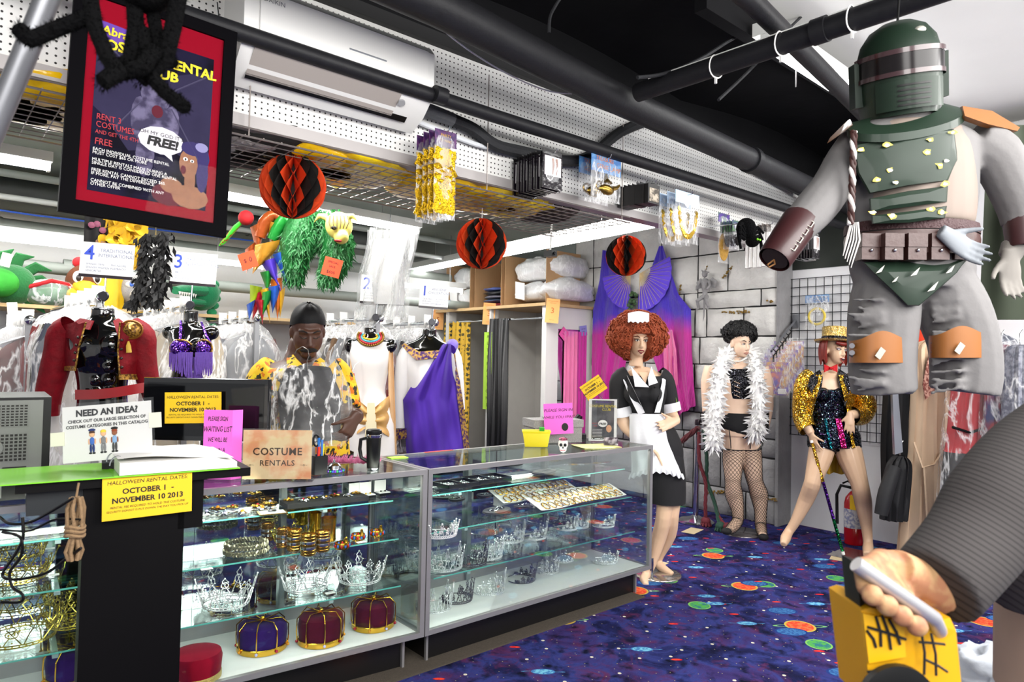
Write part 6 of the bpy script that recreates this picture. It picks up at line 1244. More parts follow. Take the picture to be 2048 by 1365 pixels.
def dates(name, label, px, py, w, h, d, rz, roll=0.):
    W, H = w*d/F, h*d/F
    return sign(name, label, W, H, at(px, py, d), rz, YP, (('HALLOWEEN RENTAL DATES:', 0, H*.34, H*.125, INK, dict(jit=.04, shear=.1)), ('OCTOBER 1  -', 0, H*.13, H*.17, INK, dict(bold=.0007)), ('NOVEMBER 10 2013', 0, -H*.07, H*.17, INK, dict(bold=.0007)), ('RENTAL FEE REQUIRED TO HOLD THE COSTUME', 0, -H*.22, H*.07, INK, dict(shear=.15)), ('SECURITY DEPOSIT IS PUT DOWN THE DAY YOU PICK UP', 0, -H*.31, H*.065, INK, dict(shear=.15))), roll=roll)
lp = V3(lec.location)
def onN(px, py, q, n): r = ray(px, py); return CAM+r*((V3(q)-CAM).dot(n)/r.dot(n))
NL = V3((sin(AL), cos(AL), 0)); ld = dep(onN(297, 990, cl(-1.3, -.388, 0), NL))
dates('rental_dates_sign', 'yellow Halloween rental dates sheet taped to the lectern front', 297, 990, 160, 86, ld, -AL, -.02)
bi = T('ring_binder', 'open lime green ring binder of white pages on the lectern', 'binder', lp+V3((.0, .12, 1.1015)), -AL); LG = mat('lime_vinyl', '#7ccf2a', .3, coat=.3)
M().box(-.37, -.06, -.17, .17, 0, .004).build('cover', LG, bi, smooth=False); M().box(-.05, .33, -.17, .17, 0, .004).build('cover', LG, bi, smooth=False); M().box(-.06, -.05, -.17, .17, .0, .006).build('spine', LG, bi, smooth=False)
M().rings([[(x, y, z) for y, z in ((-.165, .005), (-.165, .045 - .02*(x > .25)), (.165, .055-.02*(x > .25)), (.165, .005))] for x in (-.045, .1, .24, .32)]).build('page_block', mat('page_edges', '#e6e4df', .75, bump=.3, bs=20), bi, smooth=False)
M().grid(lambda u, v: (lerp(-.05, .31, u), lerp(-.16, .165, v), .058-.018*u+.012*sin(u*4)*(1-u)), 10, 4).build('top_page', WHITEPAPER, bi)
for y in (-.1, .0, .1): M().tube([(-.045+.022*cos(a), y, .03+.03*sin(a)) for a in [pi*i/10 for i in range(11)]], .002, 6).build('ring', CHROME, bi)
s = sign('idea_sign', 'laminated white Need An Idea sign with three cartoon figures on the lectern', .262, .165, at(215, 864, 2.36), FACE+.12, WHITEPAPER, (('NEED AN IDEA?', 0, .06, .026, INK, dict(bold=.0012)), ('CHECK OUT OUR LARGE SELECTION OF', 0, .037, .0125, INK, dict(bold=.0004)), ('COSTUME CATEGORIES IN THIS CATALOG', 0, .021, .0125, INK, dict(bold=.0004))), roll=-.1, tilt=-.1); s.scale = (1.1, 1.1, 1.16)
def toon(x, hatm, hair, shirt, trous, skin, hat):
    def e(c, r, m, nm): M().ell((x+c[0], -.0015, c[1]), (r[0], .0012, r[1]), 14, 6).build(nm, m, s)
    e((0, -.004), (.0085, .008), skin, 'printed_head'); e((0, .002), (.009, .006), hair, 'printed_hair'); e((0, -.024), (.008, .012), shirt, 'printed_shirt')
    for k in (-1, 1): e((k*.004, -.045), (.0038, .014), trous, 'printed_leg'); e((k*.009, -.025), (.0025, .009), skin, 'printed_arm'); e((k*.005, -.059), (.005, .003), INK, 'printed_shoe')
    if hat: e((0, .009), (.011, .0045), hatm, 'printed_hat')
flesh = mat('printed_flesh', '#e0a982', .7); toon(-.045, mat('printed_navy', '#1d2f66', .7), mat('printed_brown', '#4a2c1a', .7), mat('printed_blue', '#3f66b4', .7), mat('printed_navy', '#1d2f66'), flesh, True)
toon(-.012, INK, mat('printed_blond', '#e2c33a', .7), mat('printed_grey', '#77777a', .7), mat('printed_grey', '#77777a'), flesh, False); toon(.021, INK, mat('printed_red_beard', '#8a3a1c', .7), mat('printed_stripe', '#7fa0c8', .7), mat('printed_dark', '#3a3a3c', .7), mat('printed_tan', '#8a5238', .7), True)
M().box(-.14, .14, -.0022, -.002, -.092, .092).build('laminate', glass('laminate_gloss', '#ffffff', .3), s, smooth=False)
M().box(-.165, -.125, -.003, .003, -.03, .01).build('tape', mat('cream_tape', '#d8d6c4', .5), s, smooth=False); M().box(.125, .16, -.003, .003, .0, .045).build('tape', mat('cream_tape', '#d8d6c4'), s, smooth=False)
M().box(-.02, .02, .002, .03, -.11, -.05).build('prop_foot', BLACK, s, smooth=False)
# computer monitor and tower
mo = T('monitor', 'black computer monitor with a yellow sheet taped on it', 'monitor', cl(-.93, .4, CT), FACE+.02); mo.scale = (1.03, 1, 1.05)
mb = M(); mb.rings([[(sx*.275*k, y, .14+.135*k*sz+.135) for sx, sz in ((-1, -1), (1, -1), (1, 1), (-1, 1))] for y, k in ((-.02, .985), (-.012, 1.), (.015, 1.), (.035, .9))]); mb.build('casing', mat('gloss_black', '#060607', .08, coat=.6), mo, smooth=False)
M().box(-.255, .255, -.0215, -.019, .16, .39).build('screen', mat('dark_screen', '#08090c', .05), mo, smooth=False); M().box(-.03, .03, .01, .03, .01, .2).build('stand_neck', BLACK, mo, smooth=False); M().box(-.13, .13, -.07, .11, 0, .014).build('stand_base', BLACK, mo, smooth=False)
dm = dep(mo.location); dates('rental_dates_sign', 'yellow Halloween rental dates sheet taped on the black monitor', 386, 816, 112, 62, dm-.04, FACE+.02, -.03)
pc = T('computer_tower', 'grey computer tower turned backwards at the left edge of the counter', 'computer', cl(-1.7, .12, CT), -AL+.03); PG = mat('grey_steel_case', '#6c6e6a', .45, .5)
M().box(-.16, .17, .0, .42, 0, .37).build('case', BLACK, pc, smooth=False); M().box(-.15, .145, -.004, .0, .01, .36).build('rear_plate', PG, pc, smooth=False)
for (x0, x1, z0, z1) in ((-.1, .1, .265, .345), (-.1, .1, .14, .24)):
    M().box(x0, x1, -.0055, -.004, z0, z1).build('vent_recess', mat('vent_dark', '#15140f', .7), pc, smooth=False)
    nx, nz = 15, 8
    for i in range(nx+1): x = lerp(x0, x1, i/nx); M().box(x-.002, x+.002, -.0075, -.0055, z0, z1).build('vent_bar', PG, pc, smooth=False)
    for i in range(nz+1): z = lerp(z0, z1, i/nz); M().box(x0, x1, -.0075, -.0055, z-.002, z+.002).build('vent_bar', PG, pc, smooth=False)
M().lathe([(.032, 0), (.03, .006)], 24, (0, -.004, .19), Matrix.Rotation(pi/2, 3, 'X')).build('fan_hub', PG, pc)
for i in range(6): M().box(-.14, .02, -.007, -.004, .012+i*.018, .02+i*.018).build('slot_cover', mat('slot_steel', '#8d8f8a', .35, .7), pc, smooth=False)
M().box(.03, .1, -.006, -.004, .01, .12).build('port_plate', BLACK, pc, smooth=False)
bt = T('spray_bottle', 'small black bottle standing on the computer tower', 'bottle', V3(pc.location)+V3((-.05, .15, .3705))); M().lathe([(.03, 0), (.032, .02), (.03, .05), (.018, .06), (.018, .07), (.028, .075), (.026, .11), (.008, .12)], 18).build('body', BLACK, bt)
def loosecable(label, pix, d, r=.004):
    P = [at(x, y, dd) for x, y, dd in pix]; out = []
    for i in range(len(P)-1):
        p0, p1, p2, p3 = P[max(i-1, 0)], P[i], P[i+1], P[min(i+2, len(P)-1)]
        for j in range(8): t_ = j/8; out.append(.5*((2*p1)+(p2-p0)*t_+(2*p0-5*p1+4*p2-p3)*t_**2+(3*p1-p0-3*p2+p3)*t_**3))
    o = T('cable', label, 'cable', tuple(out[0])); M().tube(out, r, 6).build('cord', BLACK, o, world=True)
loosecable('black cord looping from the tower across the case front', [(0, 1035, 2.0), (20, 1048, 1.95), (60, 1045, 1.93), (100, 1025, 1.9), (150, 995, 1.88)], 2); loosecable('black cord drooping in a loop at the lower left', [(5, 1065, 1.95), (40, 1075, 1.9), (43, 1110, 1.9), (20, 1145, 1.9), (25, 1175, 1.9), (45, 1190, 1.9), (40, 1205, 1.9), (0, 1205, 1.9)], 2)
loosecable('black cord hanging straight past the gold crowns', [(45, 1035, 1.92), (46, 1075, 1.92), (30, 1110, 1.92), (5, 1150, 1.92), (30, 1160, 1.92), (90, 1148, 1.92), (130, 1120, 1.92), (165, 1095, 1.9)], 2); loosecable('thin black cord behind the knotted rope', [(0, 1060, 1.95), (60, 1062, 1.93), (110, 1040, 1.92), (165, 1040, 1.9)], 2, .003)
rp = T('rope_hank', 'knotted brown rope hank hanging beside the lectern', 'rope', at(150, 1060, 1.92)); RPM = mat('brown_rope', '#8a6f50', .9, bump=.6, bs=90)
for i in range(6): a = i*1.05; M().tube([(.012*cos(a), .012*sin(a), .09), (.02*cos(a), .018*sin(a), .06), (.02*cos(a+.3), .018*sin(a+.3), .01), (.008*cos(a), .008*sin(a), -.02), (.02*cos(a), .012*sin(a), -.06), (.012*cos(a), .01*sin(a), -.085)], .0055, 6).build('strand', RPM, rp)
for z in (-.015, -.003, .008): M().tube([(.022*cos(a), .02*sin(a), z+.004*sin(a*2)) for a in [2*pi*i/14 for i in range(14)]], .0055, 6, closed=True).build('binding', RPM, rp)
M().tube([(0, .0, .09), (.005, .0, .13)], .003, 6).build('hanging_loop', RPM, rp)
# paper signs and small things
PK = mat('neon_pink_paper', '#f06ad4', .7); p = ct(452, 962)
s = T('waiting_list_sign', 'folded neon pink handwritten waiting list sign on the counter', 'sign', p+V3((0, .03, 0)), FACE); d_ = dep(p); W, H = 58*d_/F, 140*d_/F
M().box(-W*.75, W*.25, 0, .0015, 0, H).build('sheet', PK, s, smooth=False); M().box(0, W*.38, 0, .0015, 0, H, Matrix.Rotation(.9, 3, 'Z'), (W*.25, 0, 0)).build('folded_flap', PK, s, smooth=False)
for i, (tx, sz) in enumerate((('PLEASE SIGN', .1), ('WAITING LIST', .125), ('WE WILL BE', .1), ('YOU IN A', .1), ('MOMENT', .1), ('thanks!', .09))): text(tx, H*sz*.88, INK, s, -W*.26, H*(.87-.15*i), shear=.2, jit=.04, bold=.0003, xs=.58)
p = ct(557, 966); d_ = dep(p); W, H = 134*d_/F, 104*d_/F
s = T('costume_rentals_sign', 'clear acrylic stand holding the orange Costume Rentals card', 'sign', p+V3((0, .02, 0)), FACE+.12)
M().box(-W/2, W/2, 0, .0015, .012, H).build('card', mat('watercolour_card', '#f3d9a8', .7, c2='#eaa070', vs=9, detail=5), s, smooth=False); M().box(-W*.52, W*.52, -.004, -.002, .0, H*1.03).build('acrylic_front', glass('acrylic', '#fdfdfd', .2), s, smooth=False); M().box(-W*.52, W*.52, -.004, .06, 0, .003).build('acrylic_foot', glass('acrylic', '#fdfdfd', .2), s, smooth=False)
text('COSTUME', H*.2, mat('brown_ink', '#4a3420', .6), s, 0, H*.58, bold=.0008, space=1.1, xs=.95); text('RENTALS', H*.15, mat('brown_ink', '#4a3420'), s, 0, H*.36, bold=.0004, space=1.1); text('~o~', H*.08, mat('brown_ink', '#4a3420'), s, -W*.39, H*.33); text('~o~', H*.08, mat('brown_ink', '#4a3420'), s, W*.39, H*.33)
p = ct(636, 948); pcu = T('pen_cup', 'black mesh cup of pens and scissors on the counter', 'pen cup', p)
M().box(-.03, .03, -.03, .03, 0, .004).box(-.032, -.03, -.03, .03, 0, .085).box(.03, .032, -.03, .03, 0, .085).box(-.03, .03, -.032, -.03, 0, .085).box(-.03, .03, .03, .032, 0, .085).build('cup', BLACK, pcu, smooth=False)
for i, (c, h_, x, y, lab) in enumerate((('#1f6ab8', .15, .012, -.01, 'blue pen standing in the black cup'), ('#d62a1e', .12, -.012, -.015, 'red pen standing in the black cup'), ('#e8d21a', .13, .02, .008, 'yellow highlighter standing in the black cup'), ('#1f6ab8', .16, .0, .015, 'dark blue marker standing at the back of the cup'))):
    o = T('pen', lab, 'pen', p+V3((x, y, .005)), rot=(random.uniform(-.1, .1), random.uniform(-.1, .12), 0)); M().tube([(0, 0, 0), (0, 0, h_*.75)], .006, 8).build('barrel', mat('pen'+c, c, .4), o); M().tube([(0, 0, h_*.75), (0, 0, h_)], .0065, 8).build('cap', mat('pen'+c, c), o)
sc_ = T('scissors', 'black-handled scissors standing in the pen cup', 'scissors', p+V3((-.012, .012, .006)), rot=(.05, -.1, 0))
for k in (-1, 1): M().tube([(k*.016+.014*cos(a), 0, .145+.026*sin(a)) for a in [2*pi*i/16 for i in range(16)]], .0045, 6, closed=True).build('handle_loop', BLACK, sc_); M().box(k*.004-.005, k*.004+.005, -.001, .001, .0, .12).build('blade', STEEL, sc_, smooth=False)
p = ct(668, 944); be = T('service_bell', 'chrome service bell with a ring of purple and green beads', 'bell', p); M().lathe([(.034, .006), (.036, .012), (.03, .012), (.033, .016), (.031, .03), (.02, .04), (.006, .045), (.005, .055), (.002, .058)], 26).build('dome', CHROME, be)
for i in range(26): a = 2*pi*i/26; M().ell((.044*cos(a), .044*sin(a), .007), .007, 8, 6).build('bead', (mat('purple_bead', '#5a2aa8', .2, .3), mat('green_bead', '#1f8a4a', .2, .3), mat('blue_bead', '#2a4ab8', .2, .3))[i % 3], be)
p = ct(700, 935); fe = T('pink_feather', 'pink ostrich feather lying on the counter behind the bell', 'feather', p, FACE); rnd = random.Random(5); fm = M(); fm.tube([(-.13, 0, .01), (0, .01, .02), (.13, 0, .03)], .002, 5)
for i in range(420):
    t_ = rnd.random(); x = lerp(-.14, .14, t_); a = rnd.uniform(0, 2*pi); L = rnd.uniform(.03, .065); q0 = V3((x, .005, .02)); q1 = q0+V3((rnd.uniform(-.01, .03), L*cos(a), max(-.016, L*abs(sin(a))*.8))); w = V3((.0035, 0, 0)); n0 = len(fm.v); fm.v += [q0-w, q0+w, q1]; fm._f([(n0, n0+1, n0+2)])
tag(fm.build('barbs', mat('pink_barbs', '#e88ab4', .85), fe), kind='stuff')
p = ct(746, 941); mg = T('travel_mug', 'black travel mug with steel bands on the counter', 'mug', p); hm = 82*dep(p)/F
M().lathe([(.026, 0), (.027, .008), (.03, .012), (.036, hm*.86), (.036, hm*.87)], 28).build('body', BLACK, mg); M().lathe([(.0375, hm*.8), (.039, hm*.82), (.039, hm*.87), (.037, hm*.88)], 28, cap=False).build('steel_band', CHROME, mg); M().lathe([(.0365, hm*.88), (.038, hm*.9), (.037, hm*.97), (.03, hm), (.005, hm)], 28).build('lid', BLACK, mg); M().lathe([(.0275, .0), (.029, .004), (.0305, .012), (.0285, .016)], 28, cap=False).build('base_band', CHROME, mg)
M().tube([_v for _v in [V3((-.032, 0, hm*.78)), V3((-.062, 0, hm*.74)), V3((-.066, 0, hm*.5)), V3((-.058, 0, hm*.3)), V3((-.03, 0, hm*.22))]], [.008, .009, .009, .009, .008], 8).build('handle', BLACK, mg).rotation_euler = (0, 0, FACE)
o = T('sticky_notes', 'lime green sticky note pad on the counter', 'notepad', ct(795, 917), -.1); M().box(-.05, .05, -.03, .03, 0, .006).build('pad', mat('neon_lime_paper', '#b6f04a', .6), o, smooth=False)
o = T('red_label', 'orange-red paper strip on the counter edge behind the right case', 'paper', ct(878, 903), .0); M().box(-.1, .1, -.012, .012, 0, .001).build('strip', mat('red_card', '#d8402e'), o, smooth=False)
p = ct(1072, 893); o = T('yellow_basket', 'small yellow plastic basket on the counter beside the grey file box', 'basket', p, FACE); YPl = mat('yellow_basket_plastic', '#ecd81c', .35)
M().rings([[(sx*.085*k, sy*.05*k, z) for sx, sy in ((-1, -1), (1, -1), (1, 1), (-1, 1))] for z, k in ((0, .82), (.004, .84), (.085, 1.), (.095, 1.06), (.1, 1.06), (.098, .98), (.01, .8))], cap=True).build('body', YPl, o, smooth=False)
M().box(.02, .05, -.03, .02, .05, .12).build('green_item', GRN2, o)
p = ct(1130, 888); o = T('file_box', 'grey speckled file box on the counter end', 'file box', p+V3((0, .06, 0)), FACE+.35); M().box(-.17, .17, -.0, .2, 0, .13).build('body', mat('speckled_grey', '#8c8b88', .8, var=.5, vs=150, detail=1), o, smooth=False); M().box(-.178, .178, -.008, .208, .1, .15).build('lid', mat('speckled_grey', '#8c8b88'), o, smooth=False)
bx = o
o2 = T('stapler_block', 'small black box standing on the grey file box', 'box', p+V3((.05, .12, .1505)), FACE); M().box(-.02, .02, -.02, .02, 0, .07).box(-.012, .012, -.012, .012, .07, .078).build('body', BLACK, o2, smooth=False)
p = at(1117, 838, dep(bx.location)-.06); s = sign('sign_in_sign', 'neon pink handwritten sign-in note clipped on the grey file box', .19, .2, p, FACE+.05, PK, (('PLEASE SIGN IN', 0, .055, .027, INK, dict(shear=.2, jit=.04)), ('WHILE YOU WAIT', .0, .01, .026, INK, dict(shear=.2, jit=.04))), roll=-.06)
M().ell((.04, -.002, -.055), (.022, .001, .026), 10, 6).build('ink_doodle', INK, s)
sk = T('sugar_skull', 'small painted white skull figurine on the counter', 'figurine', ct(1126, 905), FACE-.1); sm = M(); sm.ell((0, 0, .05), (.03, .033, .034), 16, 12); sm.ell((0, -.012, .022), (.022, .022, .022), 14, 8); fuse(sm, 'skull', mat('white_ceramic', '#e6e2dc', .35), .003, 3, sk)
for k in (-1, 1): M().ell((k*.012, -.03, .046), (.009, .006, .01), 10, 8).build('eye_socket', BLACK, sk)
M().ell((0, -.033, .031), (.004, .004, .007), 8, 6).build('nose_hole', BLACK, sk); M().tube([(-.016, -.026, .016), (0, -.036, .013), (.016, -.026, .016)], .0025, 6).build('painted_teeth', mat('red_paint', '#a83040', .5), sk); M().ell((0, .0, .077), (.027, .03, .012), 12, 6).build('hair_bow', mat('black_pink', '#20141a', .5, c2='#d85a80', vs=50), sk)
p = ct(1205, 883); s = T('small_poster_stand', 'acrylic stand with a small copy of the rental club poster on the counter', 'sign', p, FACE+.02); d_ = dep(p); W, H = 56*d_/F, 84*d_/F
M().box(-W*.5, W*.5, .0, .003, 0, H).build('white_mount', WHITEPAPER, s, smooth=False); M().box(-W*.4, W*.4, -.0012, .0, H*.04, H*.97).build('printed_sheet', mat('grey_print_sheet', '#3c3c42', .4, var=.5, vs=14, c2='#5a5a60'), s, smooth=False)
text("Abracadabra", H*.075, mat('purple_ink', '#5a2f9a', .6), s, 0, H*.93, y=-.002, shear=.1); text('COSTUME RENTAL', H*.085, mat('yellow_ink', '#e8d21a', .6), s, 0, H*.83, y=-.002, xs=.9); text('CLUB', H*.085, mat('yellow_ink', '#e8d21a'), s, W*.12, H*.75, y=-.002); M().ell((0, -.0018, H*.42), (W*.17, .001, H*.085), 16, 6).build('printed_bubble', WHITEPAPER, s); text('FREE!', H*.07, INK, s, 0, H*.41, y=-.0032, bold=.0008); text('RENT 3', H*.045, mat('red_ink', '#b02430', .6), s, -W*.27, H*.42, y=-.002); text('FREE', H*.045, mat('red_ink', '#b02430'), s, -W*.27, H*.36, y=-.002)
for i in range(6): M().box(-W*.37, -W*.02, -.002, -.0012, H*(.1+.035*i), H*(.108+.035*i)).build('printed_line', WHITEPAPER, s, smooth=False)
M().ell((W*.22, -.0016, H*.3), (W*.1, .001, H*.09), 12, 6).build('printed_face', flesh, s)
M().box(-W*.55, W*.55, -.003, -.0025, 0, H*1.02).build('acrylic_front', glass('acrylic', '#fdfdfd'), s, smooth=False)
s = dates('rental_dates_sign', 'tilted yellow rental dates sheet beside the maid mannequin', 1187, 776, 46, 33, dep(ct(1205, 883))+.1, FACE, -.62); M().tube([(.0, .004, -.05), (.03, .03, -.3)], .003, 5).build('clip_stem', CHROME, s)
o = T('card_holder', 'clear holder of business cards in front of the small poster', 'card holder', ct(1222, 893), FACE+.1); M().box(-.045, .045, 0, .012, .005, .055).build('cards', mat('dark_card_print', '#3a2a38', .5, c2='#b8b0b8', vs=30), o, smooth=False); M().box(-.05, .05, -.01, -.006, 0, .03).box(-.05, .05, -.01, .03, 0, .003).build('holder', glass('acrylic', '#fdfdfd'), o, smooth=False)
o = T('legal_pad', 'yellow legal pad lying on the counter end', 'notepad', ct(1192, 893), -.35); M().box(-.13, .13, -.1, .09, 0, .004).build('pad', mat('pale_yellow_paper', '#ece49a', .7), o, smooth=False); M().box(-.14, .12, -.105, .08, .004, .0045).build('loose_sheet', mat('pale_yellow_paper', '#ece49a'), o, smooth=False)
o = T('adding_machine', 'dark telephone handset behind the grey file box', 'telephone', ct(1172, 880)+V3((.03, .1, 0)), FACE); M().tube([(0, 0, .03), (-.015, 0, .08), (-.01, 0, .13), (.01, 0, .16)], [.025, .03, .03, .02], 10).build('handset', BLACK, o); M().box(-.05, .05, -.05, .05, 0, .03).build('cradle', BLACK, o, smooth=False)
# ---------------------------------------------------------------- crowns, tiaras and jewellery in the cases
def velvet_crown(label, p, R, H, vm, gold=GOLD, arches=8, gems=True, roll=0.):
    o = T('regal_hat_crown', label, 'crown', p, roll)
    M().lathe([(R*.97, .004), (R*1.0, H*.3), (R*1.04, H*.62), (R*.98, H*.88), (R*.7, H*.97), (R*.2, H*.9)], 28).build('velvet_cap', vm, o)
    bb_ = M().lathe([(R*1.02, 0), (R*1.05, .003), (R*1.05, .024), (R*1.02, .027), (R*.98, .027)], 32, cap=False).build('base_band', gold, o)
    for i in range(arches):
        a = 2*pi*i/arches; c_, s_ = cos(a), sin(a)
        M().tube([(R*1.06*c_, R*1.06*s_, .01), (R*1.09*c_, R*1.09*s_, H*.45), (R*1.08*c_, R*1.08*s_, H*.85), (R*.8*c_, R*.8*s_, H*1.07), (R*.3*c_, R*.3*s_, H*1.02), (0, 0, H*.98)], .0028, 6).build('arch', gold, o)
        if gems: M().ell((R*1.08*c_, R*1.08*s_, .014), .007, 8, 6).build('gem', (mat('ruby_gem', '#a81830', .1), mat('amber_gem', '#d08a1c', .1), mat('pale_gem', '#b8b4dc', .1))[i % 3], bb_)
    M().ell((0, 0, H*1.06), .011, 10, 8).build('finial', gold, o); return o
VP = mat('purple_velvet', '#2a1450', .9, spec=.1, sheen=.1, var=.4, vs=20); VB = mat('burgundy_velvet', '#4a0f20', .9, spec=.1, sheen=.1, var=.4, vs=20); VR = mat('crimson_velvet', '#7d0a22', .9, spec=.1, sheen=.1, var=.2, vs=30)
ZD = HB+.0205
def zd(px, py, z=ZD): p = onZ(px, py, z); return V3((p.x, p.y, z))
velvet_crown('purple velvet crown with gold lace base nearest the glass', zd(524, 1296), .105, .125, VP, roll=.2); velvet_crown('burgundy velvet crown in the middle of the case floor', zd(641, 1282), .1, .135, VB, roll=.5); velvet_crown('burgundy velvet crown nearest the case joint', zd(746, 1252), .1, .13, VB, roll=.9); velvet_crown('purple velvet crown left of the lectern on the case floor', cl(-1.41, .36, ZD), .1, .125, VP)
velvet_crown('dark velvet crown in the rear row behind the purple one', zd(445, 1225)+V3((0, .02, 0)), .08, .12, VP, roll=.3); velvet_crown('burgundy velvet crown in the rear row of the case', zd(545, 1205), .085, .125, VB, roll=.1)  # solid crowns put where only reflections in the mirror doors show
o = T('pillbox_hat', 'crimson velvet pillbox hat with gold band beside the lectern', 'hat', zd(396, 1362)+V3((.0, .03, 0)), .1); M().lathe([(.094, .004), (.097, .05), (.1, .085), (.094, .105), (.06, .112), (.004, .112)], 32).build('velvet', VR, o); M().lathe([(.0955, 0), (.098, .002), (.098, .024), (.0955, .026)], 32, cap=False).build('gold_band', mat('gold_lace', '#c8b46a', .4, .5, bump=.8, bs=200), o)
CRY = mat('crystal_silver', '#eceeee', .25, .6); CRG = mat('gold_filigree', '#b9a84a', .2, .85); CRK_ = mat('dark_silver', '#6a686c', .2, .85)
def filigree(R, H, n, flare, m, seed, arc=(0, 2*pi), peak=0., thick=.0022):
    rnd = random.Random(seed); mm = M(); a0, a1 = arc; full = abs(a1-a0-2*pi) < .01
    def P_(a, z): r_ = R*(1+flare*z/H); return V3((r_*cos(a), r_*sin(a), z))
    K = 36
    for z in (.002, .012): mm.tube([P_(lerp(a0, a1, i/K), z) for i in range(K if full else K+1)], thick*1.2, 5, closed=full)
    for i in range(n):
        a = lerp(a0, a1, (i+.5)/n); da = (a1-a0)/n; c = 1-abs((i+.5)/n-.5)*2; h_ = H*(.62+.38*(i % 2))*(1-peak+peak*c)
        mm.tube([P_(a-da*.45, .012), P_(a-da*.25, h_*.35), P_(a, h_*.62), P_(a+da*.25, h_*.35), P_(a+da*.45, .012)], thick, 5)
        mm.tube([P_(a+da*.28*cos(t_), h_*.62+h_*.16*sin(t_)) for t_ in [2*pi*j/9 for j in range(9)]], thick*.9, 4, closed=True)
        mm.tube([P_(a, h_*.62), P_(a-da*.2, h_*.85), P_(a, h_), P_(a+da*.2, h_*.85), P_(a, h_*.62)], thick, 5)
        for q in range(6): mm.ell(P_(a+rnd.uniform(-.4, .4)*da, rnd.uniform(.02, h_*.8)), thick*rnd.uniform(1.2, 2.), 6, 4)
        mm.ell(P_(a, h_), thick*2.2, 6, 4)
    for i in range(n*3): mm.ell(P_(lerp(a0, a1, (i+.5)/(n*3)), .007), thick*1.5, 6, 4)
    return mm
def lattice_crown(label, p, R, H, m, n=12, seed=1, flare=.35, rz=0., leaves=False, group=None):
    o = T('filigree_crown', label, 'crown', p, rz, group); tag(filigree(R, H, n, flare, m, seed).build('filigree', m, o), kind='stuff')
    M().lathe([(R*1.0, 0), (R*1.01, .004), (R*.985, .004)], 32, cap=False).build('base_ring', m, o); return o
Z3, Z2, Z1 = .4055, .6255, .8005
lattice_crown('silver rhinestone crown on the low shelf nearest the lectern', zd(452, 1208, Z3), .095, .12, CRY, 12, 1); lattice_crown('silver rhinestone crown in the middle of the low shelf', zd(612, 1175, Z3), .098, .115, CRY, 12, 2, rz=.2); lattice_crown('silver rhinestone crown at the right end of the low shelf', zd(720, 1160, Z3), .098, .105, CRY, 13, 3, rz=.4)
lattice_crown('large gold filigree crown on the shelf left of the lectern', cl(-1.6, .3, Z3), .12, .15, CRG, 12, 4, .4); lattice_crown('gold filigree crown on the middle shelf left of the lectern', cl(-1.62, .33, Z2), .1, .11, CRG, 12, 5, .4); lattice_crown('gold filigree crown partly hidden behind the lectern', cl(-1.43, .36, Z3), .08, .1, CRG, 11, 6, .4); lattice_crown('small gold crown on the middle shelf behind the cuffs', zd(600, 1090, Z2)+V3((0, .1, 0)), .075, .075, CRG, 10, 7)
lattice_crown('silver crown in the rear of the low shelf behind the lectern edge', zd(385, 1180, Z3)+V3((0, .12, 0)), .085, .11, CRY, 11, 8)
# braided headbands, cuffs and armbands
BRD = mat('antique_silver_braid', '#8d8a72', .3, .8)
for k, (z, r_, px, py, lab) in enumerate(((0, .088, 497, 1108, 'braided silver headband at the bottom of the stack'), (.025, .084, 497, 1108, 'braided silver headband on top of the stack'), (0, .08, 430, 1075, 'braided silver headband behind on the middle shelf'))):
    p = zd(px, py, Z2); o = T('braided_headband', lab, 'headband', p+V3((0, .03 if k < 2 else .12, z+.0))); 
    for s_ in range(3): M().tube([((r_+.006*cos(a*13+s_*2.09))*cos(a), (r_+.006*cos(a*13+s_*2.09))*sin(a), .012+.009*sin(a*26+s_*4.18)) for a in [2*pi*i/104 for i in range(104)]], .0055, 5, closed=True).build('braid_strand', BRD, o)
CUF = mat('bronze_cuff', '#a8803c', .22, .9)
for k, (px, py, R, h_, lab) in enumerate(((570, 1096, .03, .085, 'gold and silver banded cuff at the left of the group'), (592, 1102, .032, .09, 'gold and silver banded cuff second from the left'), (620, 1112, .032, .092, 'gold and silver banded cuff nearest the glass'), (648, 1104, .032, .09, 'gold and silver banded cuff at the right of the group'), (545, 1086, .03, .08, 'gold and silver banded cuff in the back row'))):
    o = T('arm_cuff', lab, 'cuff', zd(px, py, Z2)+V3((0, .02 if k < 4 else .06, 0)), random.uniform(0, 3)); pr = [(R, 0)]
    for i in range(7): z = h_*(i+.5)/7; pr += [(R*1.06, z-.003), (R*1.06, z+.003), (R, z+.005)]
    M().lathe(pr+[(R, h_)], 24, cap=False).build('cuff', CUF, o)
    for z in (.36, .62): M().lathe([(R*1.07, h_*z-.006), (R*1.09, h_*z), (R*1.07, h_*z+.006)], 24, cap=False).build('silver_band', SILVER, o)
for k, (px, py, R, h_, lab) in enumerate(((668, 1092, .034, .11, 'tall plain gold cuff behind the banded cuffs'), (640, 1075, .03, .1, 'plain gold cuff at the back of the middle shelf'))):
    o = T('arm_cuff', lab, 'cuff', zd(px, py, Z2)+V3((.02, .1, 0))); M().lathe([(R, 0), (R*1.04, .006), (R*.98, h_*.5), (R*1.06, h_)], 24, cap=False).build('cuff', GOLD, o)
